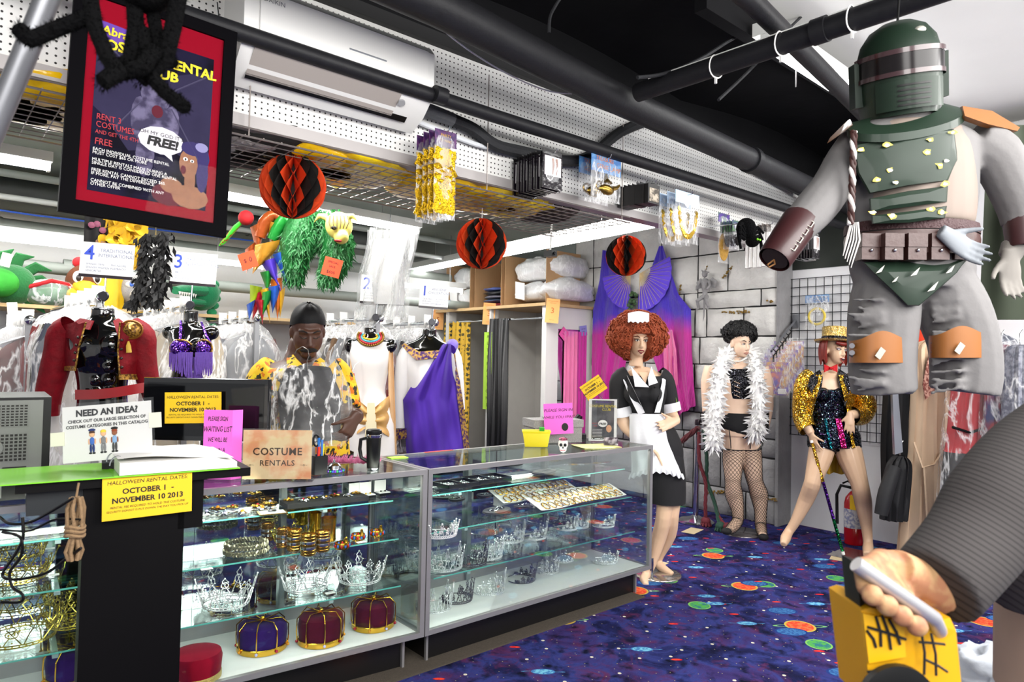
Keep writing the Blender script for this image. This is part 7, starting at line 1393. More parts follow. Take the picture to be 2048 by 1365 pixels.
for k, (px, py, lab) in enumerate(((690, 1090, 'gold Egyptian armband with red and blue enamel at the left'), (722, 1072, 'gold Egyptian armband with cobra head in the middle'), (760, 1064, 'gold Egyptian armband with red and blue enamel at the right'))):
    o = T('enamel_armband', lab, 'armband', zd(px, py+10, Z2)+V3((0, .03, 0))); R = .032; M().lathe([(R, 0), (R*1.03, .003), (R*1.03, .026), (R, .028)], 24, cap=False).build('band', GOLD, o)
    for i in range(12): a = 2*pi*i/12; M().ell((R*1.04*cos(a), R*1.04*sin(a), .014), (.005, .005, .009), 8, 6).build('enamel', (mat('red_enamel', '#b02018', .2), mat('blue_enamel', '#2a5aa8', .2))[i % 2], o)
    M().tube([(0, -R, .02), (0, -R-.006, .035), (0, -R-.002, .05), (0, -R-.01, .058)], [.004, .008, .008, .003], 8).build('cobra', GOLD, o)
o = T('jewellery_tray', 'black velvet tray of brooches on the top shelf of the crown case', 'tray', zd(640, 1012, Z1)+V3((.05, .05, 0)), -AL); M().box(-.2, .2, -.06, .06, 0, .022).build('tray', MATTEBLACK, o, smooth=False)
def trinket(label, p, m, seed, r_=.03, group=None):
    o = T('brooch', label, 'brooch', p, seed); rnd = random.Random(seed); k = 6+seed % 4
    M().lathe([(r_*.5, 0), (r_*.55, .004), (r_*.3, .009), (.002, .011)], 14).build('centre', m, o)
    for i in range(k): a = 2*pi*i/k; M().tube([(r_*.4*cos(a), r_*.4*sin(a), .004), (r_*.8*cos(a-.2), r_*.8*sin(a-.2), .006), (r_*cos(a+.1), r_*sin(a+.1), .003)], [.003, .0035, .0015], 6).build('petal', m, o)
    M().ell((0, 0, .01), r_*.22, 8, 6).build('stone', (mat('ruby_gem', '#a81830'), mat('pale_gem', '#b8b4dc'), mat('amber_gem', '#d08a1c'))[seed % 3], o)
for i, (px, py, m) in enumerate(((385, 1037, GOLD), (418, 1030, SILVER), (440, 1022, CUF), (470, 1018, GOLD), (455, 1034, SILVER), (490, 1030, SILVER), (520, 1016, GOLD), (545, 1010, GOLD), (530, 1022, SILVER), (400, 1048, SILVER))): trinket('assorted brooch lying loose on the top shelf of the crown case', zd(px, py, Z1)+V3((0, .03, 0)), m, i, .028+.006*(i % 3)); bpy.data.objects[[ob.name for ob in bpy.data.objects if ob.name.startswith('brooch')][-1]]['group'] = 'loose brooches on the top shelf'
for ob in list(bpy.data.objects):
    if ob.name.split('.')[0] == 'brooch': ob['group'] = 'loose brooches on the top shelf'
for i in range(7):
    p = V3(bpy.data.objects['jewellery_tray'].location)+Matrix.Rotation(-AL, 3, 'Z') @ V3((-.17+.056*i, .0+.02*(-1)**i, .0225)); trinket('brooch pinned on the black velvet tray in the crown case', p, (GOLD, SILVER)[i % 2], 20+i, .026)
    bpy.data.objects['brooch.%03d' % (10+i)]['group'] = 'brooches on the black tray'
for i, (px, py) in enumerate(((724, 1000), (745, 998), (775, 993))):
    o = T('jewellery_box', ('open white jewellery box at the left on the top shelf', 'open white jewellery box with gold cufflinks', 'open white jewellery box at the right on the top shelf')[i], 'jewellery box', zd(px, py, Z1)+V3((0, .05, 0)), -AL+.05); M().box(-.032, .032, -.03, .03, 0, .012).build('base', BLACK, o, smooth=False); M().box(-.03, .03, -.028, .028, .012, .016).build('lining', WHITEPAPER, o, smooth=False); M().box(-.032, .032, .026, .03, .012, .07).build('lid', WHITEPAPER, o, smooth=False)
    for s_ in (-.012, .012): M().ell((s_, -.005, .019), .005, 8, 6).build('cufflink', GOLD if i == 1 else BLACK, o)
o = T('framed_card', 'gold framed jewellery card on the top shelf of the crown case', 'frame', zd(535, 1030, Z1)+V3((.03, .02, 0)), -.2); M().box(-.06, .06, -.04, .04, 0, .004).build('frame', GOLD, o, smooth=False); M().box(-.052, .052, -.032, .032, .004, .005).build('card', mat('silver_card', '#c8ccd2', .3), o, smooth=False); M().ell((0, 0, .01), (.02, .014, .006), 10, 6).build('brooch', SILVER, o)
for i, (px, py, z, lab) in enumerate(((662, 1188, Z3, 'small white price card on the low crown shelf'), (725, 1086, Z2, 'small white price card on the middle shelf by the armbands'), (415, 1140, Z2, 'white price label strip at the left of the middle shelf'), (100, 1105, Z2, 'white price label on the shelf left of the lectern'))): o = T('price_card', lab, 'price card', zd(px, py, z)+V3((0, .01, 0)) if i < 3 else cl(-1.5, .3, Z2+.0), -.1); M().box(-.022, .022, -.012, .012, 0, .0015).build('card', WHITEPAPER, o, smooth=False); text('$24', .012, INK, o, 0, .0, name='lettering').location = (0, 0, .0018); o.children[-1].rotation_euler = (0, 0, 0)
# tiaras in the right case
def tiara(label, p, R, H, m, n, seed, rz, full=1.25, peak=.6, thick=.0024, tilt=0., group=None):
    o = T('tiara', label, 'tiara', p, rot=(tilt, 0, rz), group=group); a = pi*full/2; tag(filigree(R, H, n, .18, m, seed, (-pi/2-a, -pi/2+a), peak, thick).build('filigree', m, o), kind='stuff')
    M().tube([(R*cos(t_), R*sin(t_), .003) for t_ in [-pi/2+pi*1.7*(i/30-.5) for i in range(31)]], .0025, 6).build('headband', m, o); return o
for i, (px, py, z, R, H, m, rz, pk, lab) in enumerate((
        (1135, 1125, ZD, .062, .03, CRY, .5, .3, 'low silver tiara lying flat on the case floor'), (1222, 1128, ZD, .065, .045, CRY, .4, .5, 'silver tiara with arched band near the case end'), (1055, 1165, ZD, .065, .06, CRK_, .9, .8, 'dark twisted wire tiara on the case floor'), (1105, 1148, ZD, .06, .085, CRY, .8, .5, 'tall silver tiara beside the dark twisted one'),
        (990, 1188, ZD, .07, .085, CRY, .5, .6, 'tall silver tiara in the middle of the case floor'), (925, 1205, ZD, .068, .08, CRK_, .3, .6, 'dark silver tiara second from the case joint'), (880, 1222, ZD, .072, .1, CRY, .1, .6, 'tall silver tiara at the case joint'),
        (1145, 1062, Z3, .055, .06, CRY, .6, .6, 'silver tiara on the low shelf left of the price tags'), (1170, 1058, Z3, .05, .055, CRY, .7, .5, 'narrow silver tiara on the low shelf'), (1220, 1056, Z3, .055, .05, CRY, .5, .5, 'silver comb tiara at the right end of the low shelf'), (1030, 1085, Z3, .07, .08, CRY, .4, .6, 'wide silver tiara on the low shelf centre'), (1080, 1080, Z3, .06, .07, CRY, .6, .6, 'silver tiara behind the wide one on the low shelf'),
        (950, 1130, Z3, .075, .085, CRK_, .3, .5, 'dark rhinestone tiara on the low shelf left'), (985, 1118, Z3, .07, .075, CRY, .5, .5, 'silver scroll tiara on the low shelf left'), (900, 1140, Z3, .075, .09, CRY, .2, .6, 'large silver tiara at the left end of the low shelf'), (890, 1075, Z2, .07, .05, CRY, .2, .3, 'rhinestone headpiece under the black trays'))):
    tiara(lab, zd(px, py, z)+V3((0, .06, 0)), R*1.3, H*1.7, m, 11, 40+i, rz, 1.3 if z == ZD else 1.1, pk)
VELV = mat('black_velvet_pad', '#08080a', .95, sheen=.4)
def necklace(o, w, d, n, m, z=.012, seed=0):
    rnd = random.Random(seed); mm = M()
    for k in range(n): x0 = lerp(-w*.8, w*.8, (k+.5)/n); mm.tube([(x0+w*.5/n*cos(a)+rnd.uniform(-.002, .002), d*.7*sin(a)*.9, z+rnd.uniform(0, .004)) for a in [2*pi*i/16 for i in range(16)]], .0022, 5, closed=True)
    for i in range(n*9): mm.ell((rnd.uniform(-w*.8, w*.8), rnd.uniform(-d*.7, d*.7), z+.002), rnd.uniform(.002, .0045), 6, 4)
    tag(mm.build('necklaces', m, o), kind='stuff')
for i, (px, py, z, w, d, lab) in enumerate(((1000, 1026, Z2, .11, .07, 'black velvet pad with silver necklace nearest the glass'), (1060, 1014, Z2, .11, .065, 'black velvet pad with small charms right of the nearest pad'), (920, 1003, Z2+.07, .06, .045, 'small black velvet pad with silver necklace under the trays'), (975, 995, Z2+.06, .055, .045, 'small black velvet pad at the back of the trays'), (1095, 948, Z1, .12, .06, 'black velvet pad with pearl necklace on the top shelf'))):
    o = T('velvet_pad', lab, 'display pad', zd(px, py, z)+V3((0, .03, 0)), .3); M().lathe([(w*.9, 0), (w, .006), (w*.95, .012), (.004, .013)], 28).build('pad', VELV, o).scale = (1, d/w, 1); necklace(o, w*.8, d*.6, 2, SILVER, .014, i)
for i, (px, py, w, lab) in enumerate(((925, 975, .11, 'black jewellery tray with pearls next to the case joint'), (985, 965, .13, 'black jewellery tray of silver necklaces on the top shelf'))):
    o = T('jewellery_tray', lab, 'tray', zd(px, py, Z1)+V3((0, .06, 0)), .0); M().box(-w, w, -.08, .08, 0, .004).build('base', VELV, o, smooth=False)
    for a in ((-w, w, -.08, -.074), (-w, w, .074, .08), (-w, -w+.006, -.08, .08), (w-.006, w, -.08, .08), (-.003, .003, -.08, .08)): M().box(a[0], a[1], a[2], a[3], .004, .024).build('divider', BLACK, o, smooth=False)
    necklace(o, w, .08, 4, SILVER, .01, 9+i)
for i, (x, y, z, w, lab) in enumerate(((1.06, .36, Z2+.03, .33, 'white display card of gold necklaces at the back of the shelf'), (1.27, .2, Z2, .4, 'white display card of gold chains nearest the glass'))):
    o = T('necklace_display', lab, 'display card', (x, y, Z2), .03 if i else .0); hz = z-Z2
    M().grid(lambda u, v: (lerp(-w, w, u), lerp(-.075, .075, v), hz+.008+.055*v-.006*sin(u*9)), 16, 4).build('card', WHITEPAPER, o); M().box(-w*.9, w*.9, .02, .06, .0, hz+.045).build('easel', WHITEPAPER, o, smooth=False)
    rnd = random.Random(30+i); mm = M()
    for k in range(13):
        x0 = lerp(-w*.92, w*.92, (k+.5)/13)
        for q in range(2): mm.tube([(x0+.022*cos(a), lerp(-.05, .03, q)+.03*sin(a), hz+.014+.055*(lerp(-.05, .03, q)+.03*sin(a)+.075)/.15) for a in [2*pi*j/12 for j in range(12)]], .0032, 5, closed=True)
        for q in range(9): yy = rnd.uniform(-.07, .06); mm.ell((x0+rnd.uniform(-.025, .025), yy, hz+.013+.055*(yy+.075)/.15), rnd.uniform(.003, .006), 6, 4)
    tag(mm.build('necklaces', GOLD, o), kind='stuff')
for i, (px, py, m) in enumerate(((1140, 935, SILVER), (1158, 935, GOLD), (1172, 935, SILVER), (1205, 932, GOLD), (1215, 933, SILVER))):
    o = T('toy_wand', ('silver flower wand at the left of the top shelf', 'gold flower wand second from the left on the top shelf', 'silver flower wand third on the top shelf', 'gold flower wand fourth on the top shelf', 'pale gold wand at the right of the top shelf')[i], 'wand', zd(px, py, Z1)+V3((0, .05, .004)), .1*i-.2); M().tube([(0, 0, .004), (.14, 0, .004)], .003, 6).build('stick', m, o)
    for k in range(5): a = 2*pi*k/5; M().tube([(.018*cos(a)+.012*cos(t_), .018*sin(a)+.012*sin(t_), .008) for t_ in [2*pi*j/10 for j in range(10)]], .002, 5, closed=True).build('petal', m, o)
# ---------------------------------------------------------------- framed poster and the fuzzy spider near the lens
po = T('framed_poster', 'black framed costume rental club poster hanging from the pipe', 'poster', onY(295, 455, -.13)+V3((0, 0, 0)), 0.); q0 = onY(118, 440, -.13); q1 = onY(447, 470, -.13); PW_ = (q1.x-q0.x); PH = 2.72-q0.z
po.location = ((q0.x+q1.x)/2-.012, -.185, (q0.z+q1.z)/2); po.rotation_euler = (-.035, .035, 0); w, h = PW_/2, PH; PBK = mat('poster_black', '#17141c', .3)
for a in ((-w, w, 0, .045), (-w, w, h-.045, h)): M().box(a[0], a[1], -.012, .012, a[2], a[3]).build('frame_rail', mat('black_frame', '#060508', .6, spec=.04), po, smooth=False)
for a in ((-w, -w+.045), (w-.045, w)): M().box(a[0], a[1], -.012, .012, .045, h-.045).build('frame_stile', mat('black_frame', '#0d0c0e'), po, smooth=False)
M().box(-w+.04, w-.04, -.002, .004, .04, h-.04).build('red_mat', mat('crimson_mat', '#86091f', .6, spec=.15), po, smooth=False)
px0, px1, pz0, pz1 = -w+.075, w-.075, .085, h-.13; pc_, pw, ph = (px0+px1)/2, px1-px0, pz1-pz0
M().box(px0, px1, -.0032, -.002, pz0, pz1).build('printed_sheet', mat('poster_night', '#1c1930', .6, var=.5, vs=7, c2='#100e18', spec=.1), po, smooth=False)
def print_(poly, m, nm, y=-.0036): M().prism([(px0+pw*a, pz0+ph*b_) for a, b_ in poly], y-.0003, y).build(nm, m, po, smooth=False)
WING = mat('print_wing', '#2f2b44', .5, var=.3, vs=12); BEA = mat('print_beast', '#6a6480', .5, var=.5, vs=22, c2='#3d3850'); LIN = mat('print_rib', '#4b4760', .5)
print_([(0, .95), (.42, .8), (.4, .3), (.3, .28), (.1, .45), (0, .5)], WING, 'printed_wing'); print_([(1, .92), (.6, .8), (.62, .35), (.8, .3), (1, .4)], WING, 'printed_wing', -.0037)
for a, b_ in (((.4, .72), (0, .93)), ((.38, .6), (.18, .4)), ((.62, .7), (1, .9)), ((.64, .6), (.9, .32))): M().tube([(px0+pw*a[0], -.004, pz0+ph*a[1]), (px0+pw*b_[0], -.004, pz0+ph*b_[1])], .003, 5).build('printed_wing_rib', LIN, po)
for c, r_ in (((.5, .66), (.13, .11)), ((.5, .48), (.2, .14)), ((.37, .5), (.07, .13)), ((.65, .5), (.07, .12)), ((.44, .28), (.08, .14)), ((.5, .78), (.05, .1))): M().ell((px0+pw*c[0], -.0042, pz0+ph*c[1]), (pw*r_[0], .001, ph*r_[1]), 20, 6).build('printed_beast', BEA, po)
M().ell((px0+pw*.52, -.0052, pz0+ph*.56), (pw*.05, .0008, ph*.04), 14, 6).build('printed_snout', mat('print_dark_red', '#5a2430', .5), po)
FL = mat('print_skin', '#8f6650', .6, var=.35, vs=26); HR_ = mat('print_hair', '#3a3460', .6); DR = mat('print_dark_red', '#5a2430')
for c, r_, m, y_ in (((.66, .06), (.15, .07), DR, -.0044), ((.85, .07), (.17, .075), FL, -.0048), ((.68, .12), (.1, .05), FL, -.0048), ((.84, .17), (.05, .09), FL, -.005), ((.9, .33), (.11, .1), HR_, -.0052), ((.95, .23), (.055, .12), HR_, -.0052), ((.82, .28), (.085, .1), FL, -.0056), ((.85, .38), (.11, .045), HR_, -.0062), ((.93, .4), (.06, .03), mat('print_lilac', '#8a86b0', .6), -.0066), ((.775, .235), (.025, .028), DR, -.0064), ((.79, .305), (.022, .012), WHITEPAPER, -.0064), ((.85, .3), (.018, .01), WHITEPAPER, -.0064), ((.79, .304), (.008, .009), INK, -.007), ((.85, .299), (.007, .008), INK, -.007)): M().ell((px0+pw*c[0], y_, pz0+ph*c[1]), (pw*r_[0], .0005, ph*r_[1]), 20, 6).build('printed_woman', m, po)
BUB = mat('print_bubble', '#d8d4dc', .5); M().ell((px0+pw*.57, -.006, pz0+ph*.385), (pw*.2, .0008, ph*.085), 28, 6).build('speech_bubble', BUB, po); print_([(.56, .32), (.66, .32), (.68, .27)], BUB, 'speech_tail', -.006)
YI = mat('yellow_ink', '#e8d21a'); RI = mat('red_ink', '#b02430'); tx = lambda s_, a, b_, sz, m, **k: text(s_, ph*sz, m, po, px0+pw*a, pz0+ph*b_, y=-.0074, **k)
print_([(0, 1.02), (.5, 1.0), (.45, .92), (0, .9)], mat('purple_ink', '#5a2f9a'), 'printed_banner', -.004)
tx('Abracadabra', .3, .965, .07, YI, shear=.1, bold=.001); tx('COSTUME RENTAL', .5, .885, .085, YI, xs=.95, bold=.0016, jit=.03, rot=.0); tx('CLUB', .52, .8, .085, YI, bold=.0016, jit=.03); tx('OH MY GOD IT\'S', .57, .42, .033, INK, jit=.03); tx('FREE!', .58, .37, .075, INK, bold=.0022, shear=.15)
for i, l in enumerate(('RENT 3', 'COSTUMES', 'AND GET THE 4TH', 'FREE')): tx(l, .03, .44-.045*i-(.012 if i == 3 else 0), (.05, .05, .033, .055)[i], RI, align='LEFT', jit=.03, xs=.8)
for i, l in enumerate(('EACH INDIVIDUAL COSTUME RENTAL', 'MUST COST $65 OR MORE', '', 'MULTIPLE RENTALS MADE DURING A', 'SINGLE DAY IS CONSIDERED ONE RENTAL', '', 'FREE RENTAL CANNOT EXCEED $65.', 'IF MORE, PAY THE DIFFERENCE.', '', 'CANNOT BE COMBINED WITH ANY', 'OTHER OFFER')):
    if l: tx(l, .02, .245-.0205*i, .026, WHITEPAPER, align='LEFT', jit=.02, xs=.92)
M().box(-w+.04, w-.04, -.0085, -.008, .04, h-.04).build('glazing', glass('poster_glass', '#ffffff', .0, .06), po, smooth=False)
for s_ in (-.2, .2): M().tube([(s_, 0, h), (s_, .05, h+.12)], .003, 5).build('hanging_wire', CHROME, po)
sp = T('giant_spider', 'large fuzzy black spider with bent legs dangling before the poster', 'toy spider', at(275, 40, 1.2)); FZ2 = mat('black_fuzz', '#08080a'); rnd = random.Random(8)
def fuzzy(pts, r_, nm):
    P = [at(x, y, d) for x, y, d in pts]; out = []
    for i in range(len(P)-1):
        for j in range(8): out.append(P[i].lerp(P[i+1], j/8))
    out.append(P[-1]); m = M(); m.tube(out, r_, 10)
    for i in range(900):
        p = out[rnd.randrange(len(out))]; dv = V3((rnd.gauss(0, 1), rnd.gauss(0, 1), rnd.gauss(0, 1))).normalized(); a = p+dv*r_*.9; b_ = a+(dv+V3((0, 0, -.3))).normalized()*rnd.uniform(.004, .01); sd = dv.cross(_Z).normalized()*.0012; n0 = len(m.v); m.v += [a-sd, a+sd, b_]; m._f([(n0, n0+1, n0+2)])
    m.build(nm, FZ2, sp, world=True)
fuzzy([(178, -20, 1.15), (190, 55, 1.15), (215, 115, 1.13), (238, 145, 1.12), (205, 165, 1.1)], .013, 'leg'); fuzzy([(185, 30, 1.15), (120, 55, 1.14), (60, 80, 1.12), (38, 58, 1.12)], .013, 'leg'); fuzzy([(268, -20, 1.2), (272, 60, 1.2), (262, 120, 1.18), (205, 165, 1.16)], .014, 'leg'); fuzzy([(360, -20, 1.2), (345, 60, 1.2), (330, 120, 1.2), (280, 160, 1.18)], .014, 'leg'); fuzzy([(285, 60, 1.2), (300, 150, 1.18), (330, 185, 1.18), (370, 215, 1.16)], .012, 'leg'); fuzzy([(300, -10, 1.22), (315, 80, 1.22), (345, 130, 1.22)], .012, 'leg'); fuzzy([(240, 145, 1.15), (285, 135, 1.16), (310, 100, 1.18)], .014, 'leg')
bm = M().ell(at(290, -25, 1.2), (.05, .045, .04), 16, 10); bm.build('body', FZ2, sp, world=True)
# ---------------------------------------------------------------- armoured costume hung from the ceiling pipes (a plain space soldier)
g = Fig('armoured_costume', 'green armour and grey jumpsuit costume with dark visor helmet hanging from the ceiling', 'costume figure', 2.42, at(1825, 800, 2.42))
JS = mat('grey_jumpsuit', '#6c6a6a', .8, var=.1, vs=8, bump=.45, bs=14); VST = mat('taupe_vest', '#7f7269', .7, var=.06); AG = mat('green_armour', '#1a2a1f', .5, spec=.25, coat=.06, var=.3, vs=7); MAR = mat('maroon_plastic', '#34141a', .25, coat=.5); TAN = mat('tan_plastic', '#8a5218', .5, coat=.2, var=.15); BRL = mat('brown_leather', '#3d211d', .45, var=.2, vs=14, bump=.2); CHP = mat('silver_chip', '#b8b6ac', .35, .4); CHY = mat('yellow_chip', '#c8b52a', .5)
jm = g.loft(smoothrows([(1812, 228, 42, .075), (1815, 250, 90, .09), (1820, 275, 132, .115), (1822, 320, 130, .13), (1823, 390, 128, .13), (1822, 450, 120, .125), (1822, 500, 118, .12), (1824, 540, 122, .125), (1826, 580, 110, .12)]))
g.limb(smoothrows([(1775, 560, 60), (1768, 620, 66), (1764, 680, 64), (1764, 740, 62), (1768, 785, 60)]), jm); g.limb(smoothrows([(1878, 560, 60), (1905, 620, 66), (1926, 680, 64), (1932, 740, 64), (1928, 785, 62)]), jm)
g.limb(smoothrows([(1722, 285, 42), (1695, 320, 41), (1664, 372, 39, -.04), (1634, 412, 40, -.08), (1604, 445, 36, -.12), (1582, 470, 32, -.14)]), jm); g.limb(smoothrows([(1945, 280, 46), (1990, 310, 48), (2018, 360, 44), (2040, 410, 42), (2045, 450, 36)]), jm)
for i in range(14): y = 600+14*i; jm.tube([g.P(1764-60+10*sin(i*2.1), y, -.06), g.P(1764, y+12*sin(i*1.3), -.105), g.P(1764+60, y+6, -.06)], .008, 6); jm.tube([g.P(1915-55, y+5, -.06), g.P(1915, y+12*sin(i*1.9), -.105), g.P(1915+58, y, -.06)], .008, 6)
g.skin(jm, 'jumpsuit', JS, .008, 4)
vs = g.loft(smoothrows([(1818, 252, 84, .1), (1820, 272, 112, .122), (1822, 320, 118, .146), (1824, 390, 120, .148), (1824, 440, 118, .142), (1824, 452, 112, .135)])); g.skin(vs, 'padded_vest', VST, .008, 4)
def plate(pts, nm, m=AG, dd=-.165, th=.018, bulge=.02, parent=None):
    cx = sum(p[0] for p in pts)/len(pts); cy = sum(p[1] for p in pts)/len(pts); R_ = max(abs(p[0]-cx) for p in pts)+1
    def D(x): return dd+.05*((x-1822)/130)**2
    mm = M(); mm.rings([[g.P(cx+(x-cx)*k, cy+(y-cy)*k, D(cx+(x-cx)*k)+o) for x, y in pts] for k, o in ((1, th), (1, .004), (.96, -.004), (.5, -.004-bulge*.3))]); return g.put(mm, nm, m, 25, parent)
plate([(1706, 290), (1810, 268), (1908, 258), (1916, 320), (1896, 362), (1818, 372), (1738, 388), (1714, 345)], 'breast_plate'); plate([(1738, 398), (1818, 382), (1896, 372), (1894, 404), (1818, 414), (1740, 424)], 'abdomen_plate'); plate([(1742, 432), (1818, 423), (1894, 412), (1890, 436), (1818, 446), (1744, 448)], 'abdomen_plate')
rnd = random.Random(6)
def chip(x, y, k, m, o, dd=-.165): slab(g, [(x+k*rnd.uniform(.45, 1.2)*cos(a)*1.3, y+k*rnd.uniform(.35, 1.)*sin(a), dd+.05*((x-1822)/130)**2+o) for a in [2*pi*i/7 for i in range(7)]], .001, m, 'paint_chip')
for x, y in ((1775, 290), (1755, 360), (1780, 340), (1722, 300), (1860, 280), (1855, 305), (1880, 330), (1893, 322), (1905, 265), (1890, 368), (1792, 365), (1785, 432), (1862, 418), (1885, 425), (1745, 425)):
    chip(x, y, rnd.uniform(5, 9), CHY, -.0112); chip(x, y, rnd.uniform(3, 6), CHP, -.0118)
# collar, shoulder pads, belt, cod plate, knee pads
g.put(M().grid(lambda u, v: g.P(1812+lerp(72, 116, v)*cos(lerp(-.12*pi, 1.12*pi, u)), lerp(226, 240, v)+18*sin(lerp(-.12*pi, 1.12*pi, u))*(1+.5*v)-16*cos(lerp(-.12*pi, 1.12*pi, u)), -.06-lerp(.06, .115, v)*sin(lerp(-.12*pi, 1.12*pi, u))), 40, 5), 'collar_plate', AG)
g.put(M().grid(lambda u, v: g.P(1812+118*cos(lerp(-.12*pi, 1.12*pi, u)), lerp(238, 254, v)+26*sin(lerp(-.12*pi, 1.12*pi, u))-16*cos(lerp(-.12*pi, 1.12*pi, u)), -.06-.117*sin(lerp(-.12*pi, 1.12*pi, u))), 40, 2), 'collar_rim', AG)
for pts in ([(1700, 238, -.03), (1668, 270, -.03), (1662, 282, -.05), (1690, 262, -.1), (1706, 250, -.11)], [(1925, 212, -.03), (1985, 222, -.02), (2040, 255, 0), (2035, 262, -.05), (1975, 248, -.1), (1930, 232, -.11)]): slab(g, pts, .03, TAN, 'shoulder_pad')
g.put(g.loft(smoothrows([(1822, 452, 124, .135), (1822, 462, 126, .14), (1822, 472, 126, .14)]), None, .006, cap=False), 'braided_belt', mat('braided_maroon', '#3a1d20', .6, bump=.8, bs=120))
g.put(g.loft([(1822, 474, 124, .14), (1822, 484, 126, .142), (1822, 518, 124, .14)], None, .006, cap=False), 'pouch_belt', BRL)
for i in range(5):
    x = 1735+46*i; c_ = g.P(x, 496, -.15+.055*((x-1822)/110)**2); o = M().cbox(c_, .06, .045, .085, Matrix.Rotation(FACE, 3, 'Z')).cbox(c_+_Z*.022-_V*.004, .063, .046, .045, Matrix.Rotation(FACE, 3, 'Z')); bp_ = g.put(o, 'belt_pouch', BRL, 20); g.put(M().ell(c_-_Z*.012-_V*.026, .006, 8, 6), 'pouch_stud', CHROME, 60, bp_)
plate([(1725, 524), (1935, 518), (1915, 545), (1870, 585), (1838, 612), (1815, 612), (1785, 582), (1745, 545)], 'hip_plate', AG, -.14, .02)
for x, y in ((1830, 545), (1790, 560), (1865, 575), (1900, 540), (1760, 540)): k = rnd.uniform(5, 9); plate([(x-k*1.2, y+k), (x+k*.2, y-k*.4), (x+k*1.4, y-k*1.4), (x+k*.4, y+k*.6)], 'paint_chip', CHP, -.162, .002, 0)
for cx, cy in ((1766, 700), (1925, 690)):
    kp = g.put(M().grid(lambda u, v: g.P(cx+68*cos(lerp(1.05*pi, -.05*pi, u)), cy+(lerp(-18-20*math.exp(-((u-.5)/.16)**2), 26, v)), -.0-.128*sin(lerp(1.05*pi, -.05*pi, u))**.8 if 0 < sin(lerp(1.05*pi, -.05*pi, u)) else 0.), 30, 6), 'knee_pad', TAN)
    for dy in (-8, 6): g.put(M().tube([g.P(cx+(-62 if cx < 1800 else 66), cy+dy, -.05), g.P(cx+(-62 if cx < 1800 else 66), cy+dy, -.09)], .009, 10), 'knee_dart', mat('grey_dart', '#77757a', .3, .6), 60, kp)
    slab(g, [(cx-16, cy+12, -.138), (cx-4, cy-6, -.14), (cx+6, cy+2, -.14), (cx-6, cy+20, -.138)], .002, CHP, 'scratch')
# gauntlets
def gaunt(a, b_, r0, r1):
    A, B = g.P(*a), g.P(*b_); d_ = (B-A); x, y, _ = frame(d_, _U); m = M().tube([A, A+d_*.03, A+d_*.95, B], [r0*.94, r0, r1, r1*.95], 22, cap=False); g.put(m, 'gauntlet', mat('maroon_leather', '#36181a', .45, coat=.1, var=.15), 40); g.put(M().tube([A+d_*.05, B-d_*.02], [r0*.8, r1*.8], 16), 'gauntlet_lining', mat('dark_lining', '#241414', .8))
    for i in range(4): c_ = A+d_*(.18+.19*i)-_V*(lerp(r0, r1, .2+.2*i))*.93+_U*.02; g.put(M().tube([c_+x*(.012*cos(t_))+d_.normalized()*(.016*sin(t_)) for t_ in [pi/4+pi/2*k for k in range(4)]], .0026, 5, closed=True), 'slot_outline', CHP)
    g.put(M().tube([B, B+d_*.12+_U*-.01, B+d_*.18, B+d_*.1+_U*.012, B], .003, 6), 'cord_loop', mat('tan_cord', '#8a5f34', .7))
gaunt((1603, 440, -.12), (1548, 520, -.18), .062, .055); gaunt((2044, 415, 0), (2050, 495, -.02), .064, .056)
hm = M(); g.limb([(2030, 490, 24), (2018, 515, 20)], hm); hand(hm, g.P(2020, 510, -.02), -_Z+_U*.0, -_V, 1., .3, 1); g.skin(hm, 'grey_glove', mat('pale_glove', '#75716c', .8), .006, 3)
hm = M(); hand(hm, g.P(1890, 468, -.17), _U*.8-_Z*.55, -_V*.8+_U*.2, .95, .3, -1, .15); g.skin(hm, 'tucked_glove', mat('blue_grey_glove', '#777c82', .7), .005, 3)
# plain round helmet with one wide visor
HC = g.P(1797, 150, -.02); r_, f_, u_ = turn(-.18, .22, .1); HRm = Matrix((r_, -f_, u_)).transposed()
def hq(x, y, z): return HC+r_*x+f_*y+u_*z
M_h = M().rings([[hq(.132*s_*cos(a), .15*s_*sin(a)-.005, z) for a in [2*pi*j/36 for j in range(36)]] for z, s_ in ((-.145, .9), (-.08, .98), (0, 1.), (.06, .98), (.11, .88), (.15, .66), (.172, .36), (.178, .05))]); g.put(M_h, 'helmet_shell', AG, 50)
def band(z0, z1, a0, a1, o, m, nm): g.put(M().grid(lambda u, v: hq((.132*1.0+o)*cos(lerp(a0, a1, u)), (.15+o)*sin(lerp(a0, a1, u))-.005, lerp(z0, z1, v)), 30, 3), nm, m)
band(-.005, .05, .02*pi, .98*pi, .006, mat('dark_visor', '#0d0709', .2, spec=.3), 'visor'); band(.05, .066, -.0*pi, 1.*pi, .009, MAR, 'visor_rim'); band(-.02, -.005, -.0*pi, 1.*pi, .009, MAR, 'visor_rim'); band(-.13, -.035, .22*pi, .78*pi, .005, AG, 'chin_guard')
for k in range(5): band(-.12+.016*k, -.114+.016*k, .38*pi, .62*pi, .008, BLACK, 'breather_slot')
for s_ in (-1, 1): g.put(M().cbox(hq(s_*.135, -.01, -.02), .03, .07, .15, HRm), 'ear_cap', AG, 20)
for x_, z_, k in ((.03, .12, .02), (-.05, .1, .012), (.07, .09, .014)): g.put(M().ell(hq(x_, .122-.4*abs(x_), z_), (k, k*.5, k*.6), 7, 5, HRm), 'paint_scuff', CHP)
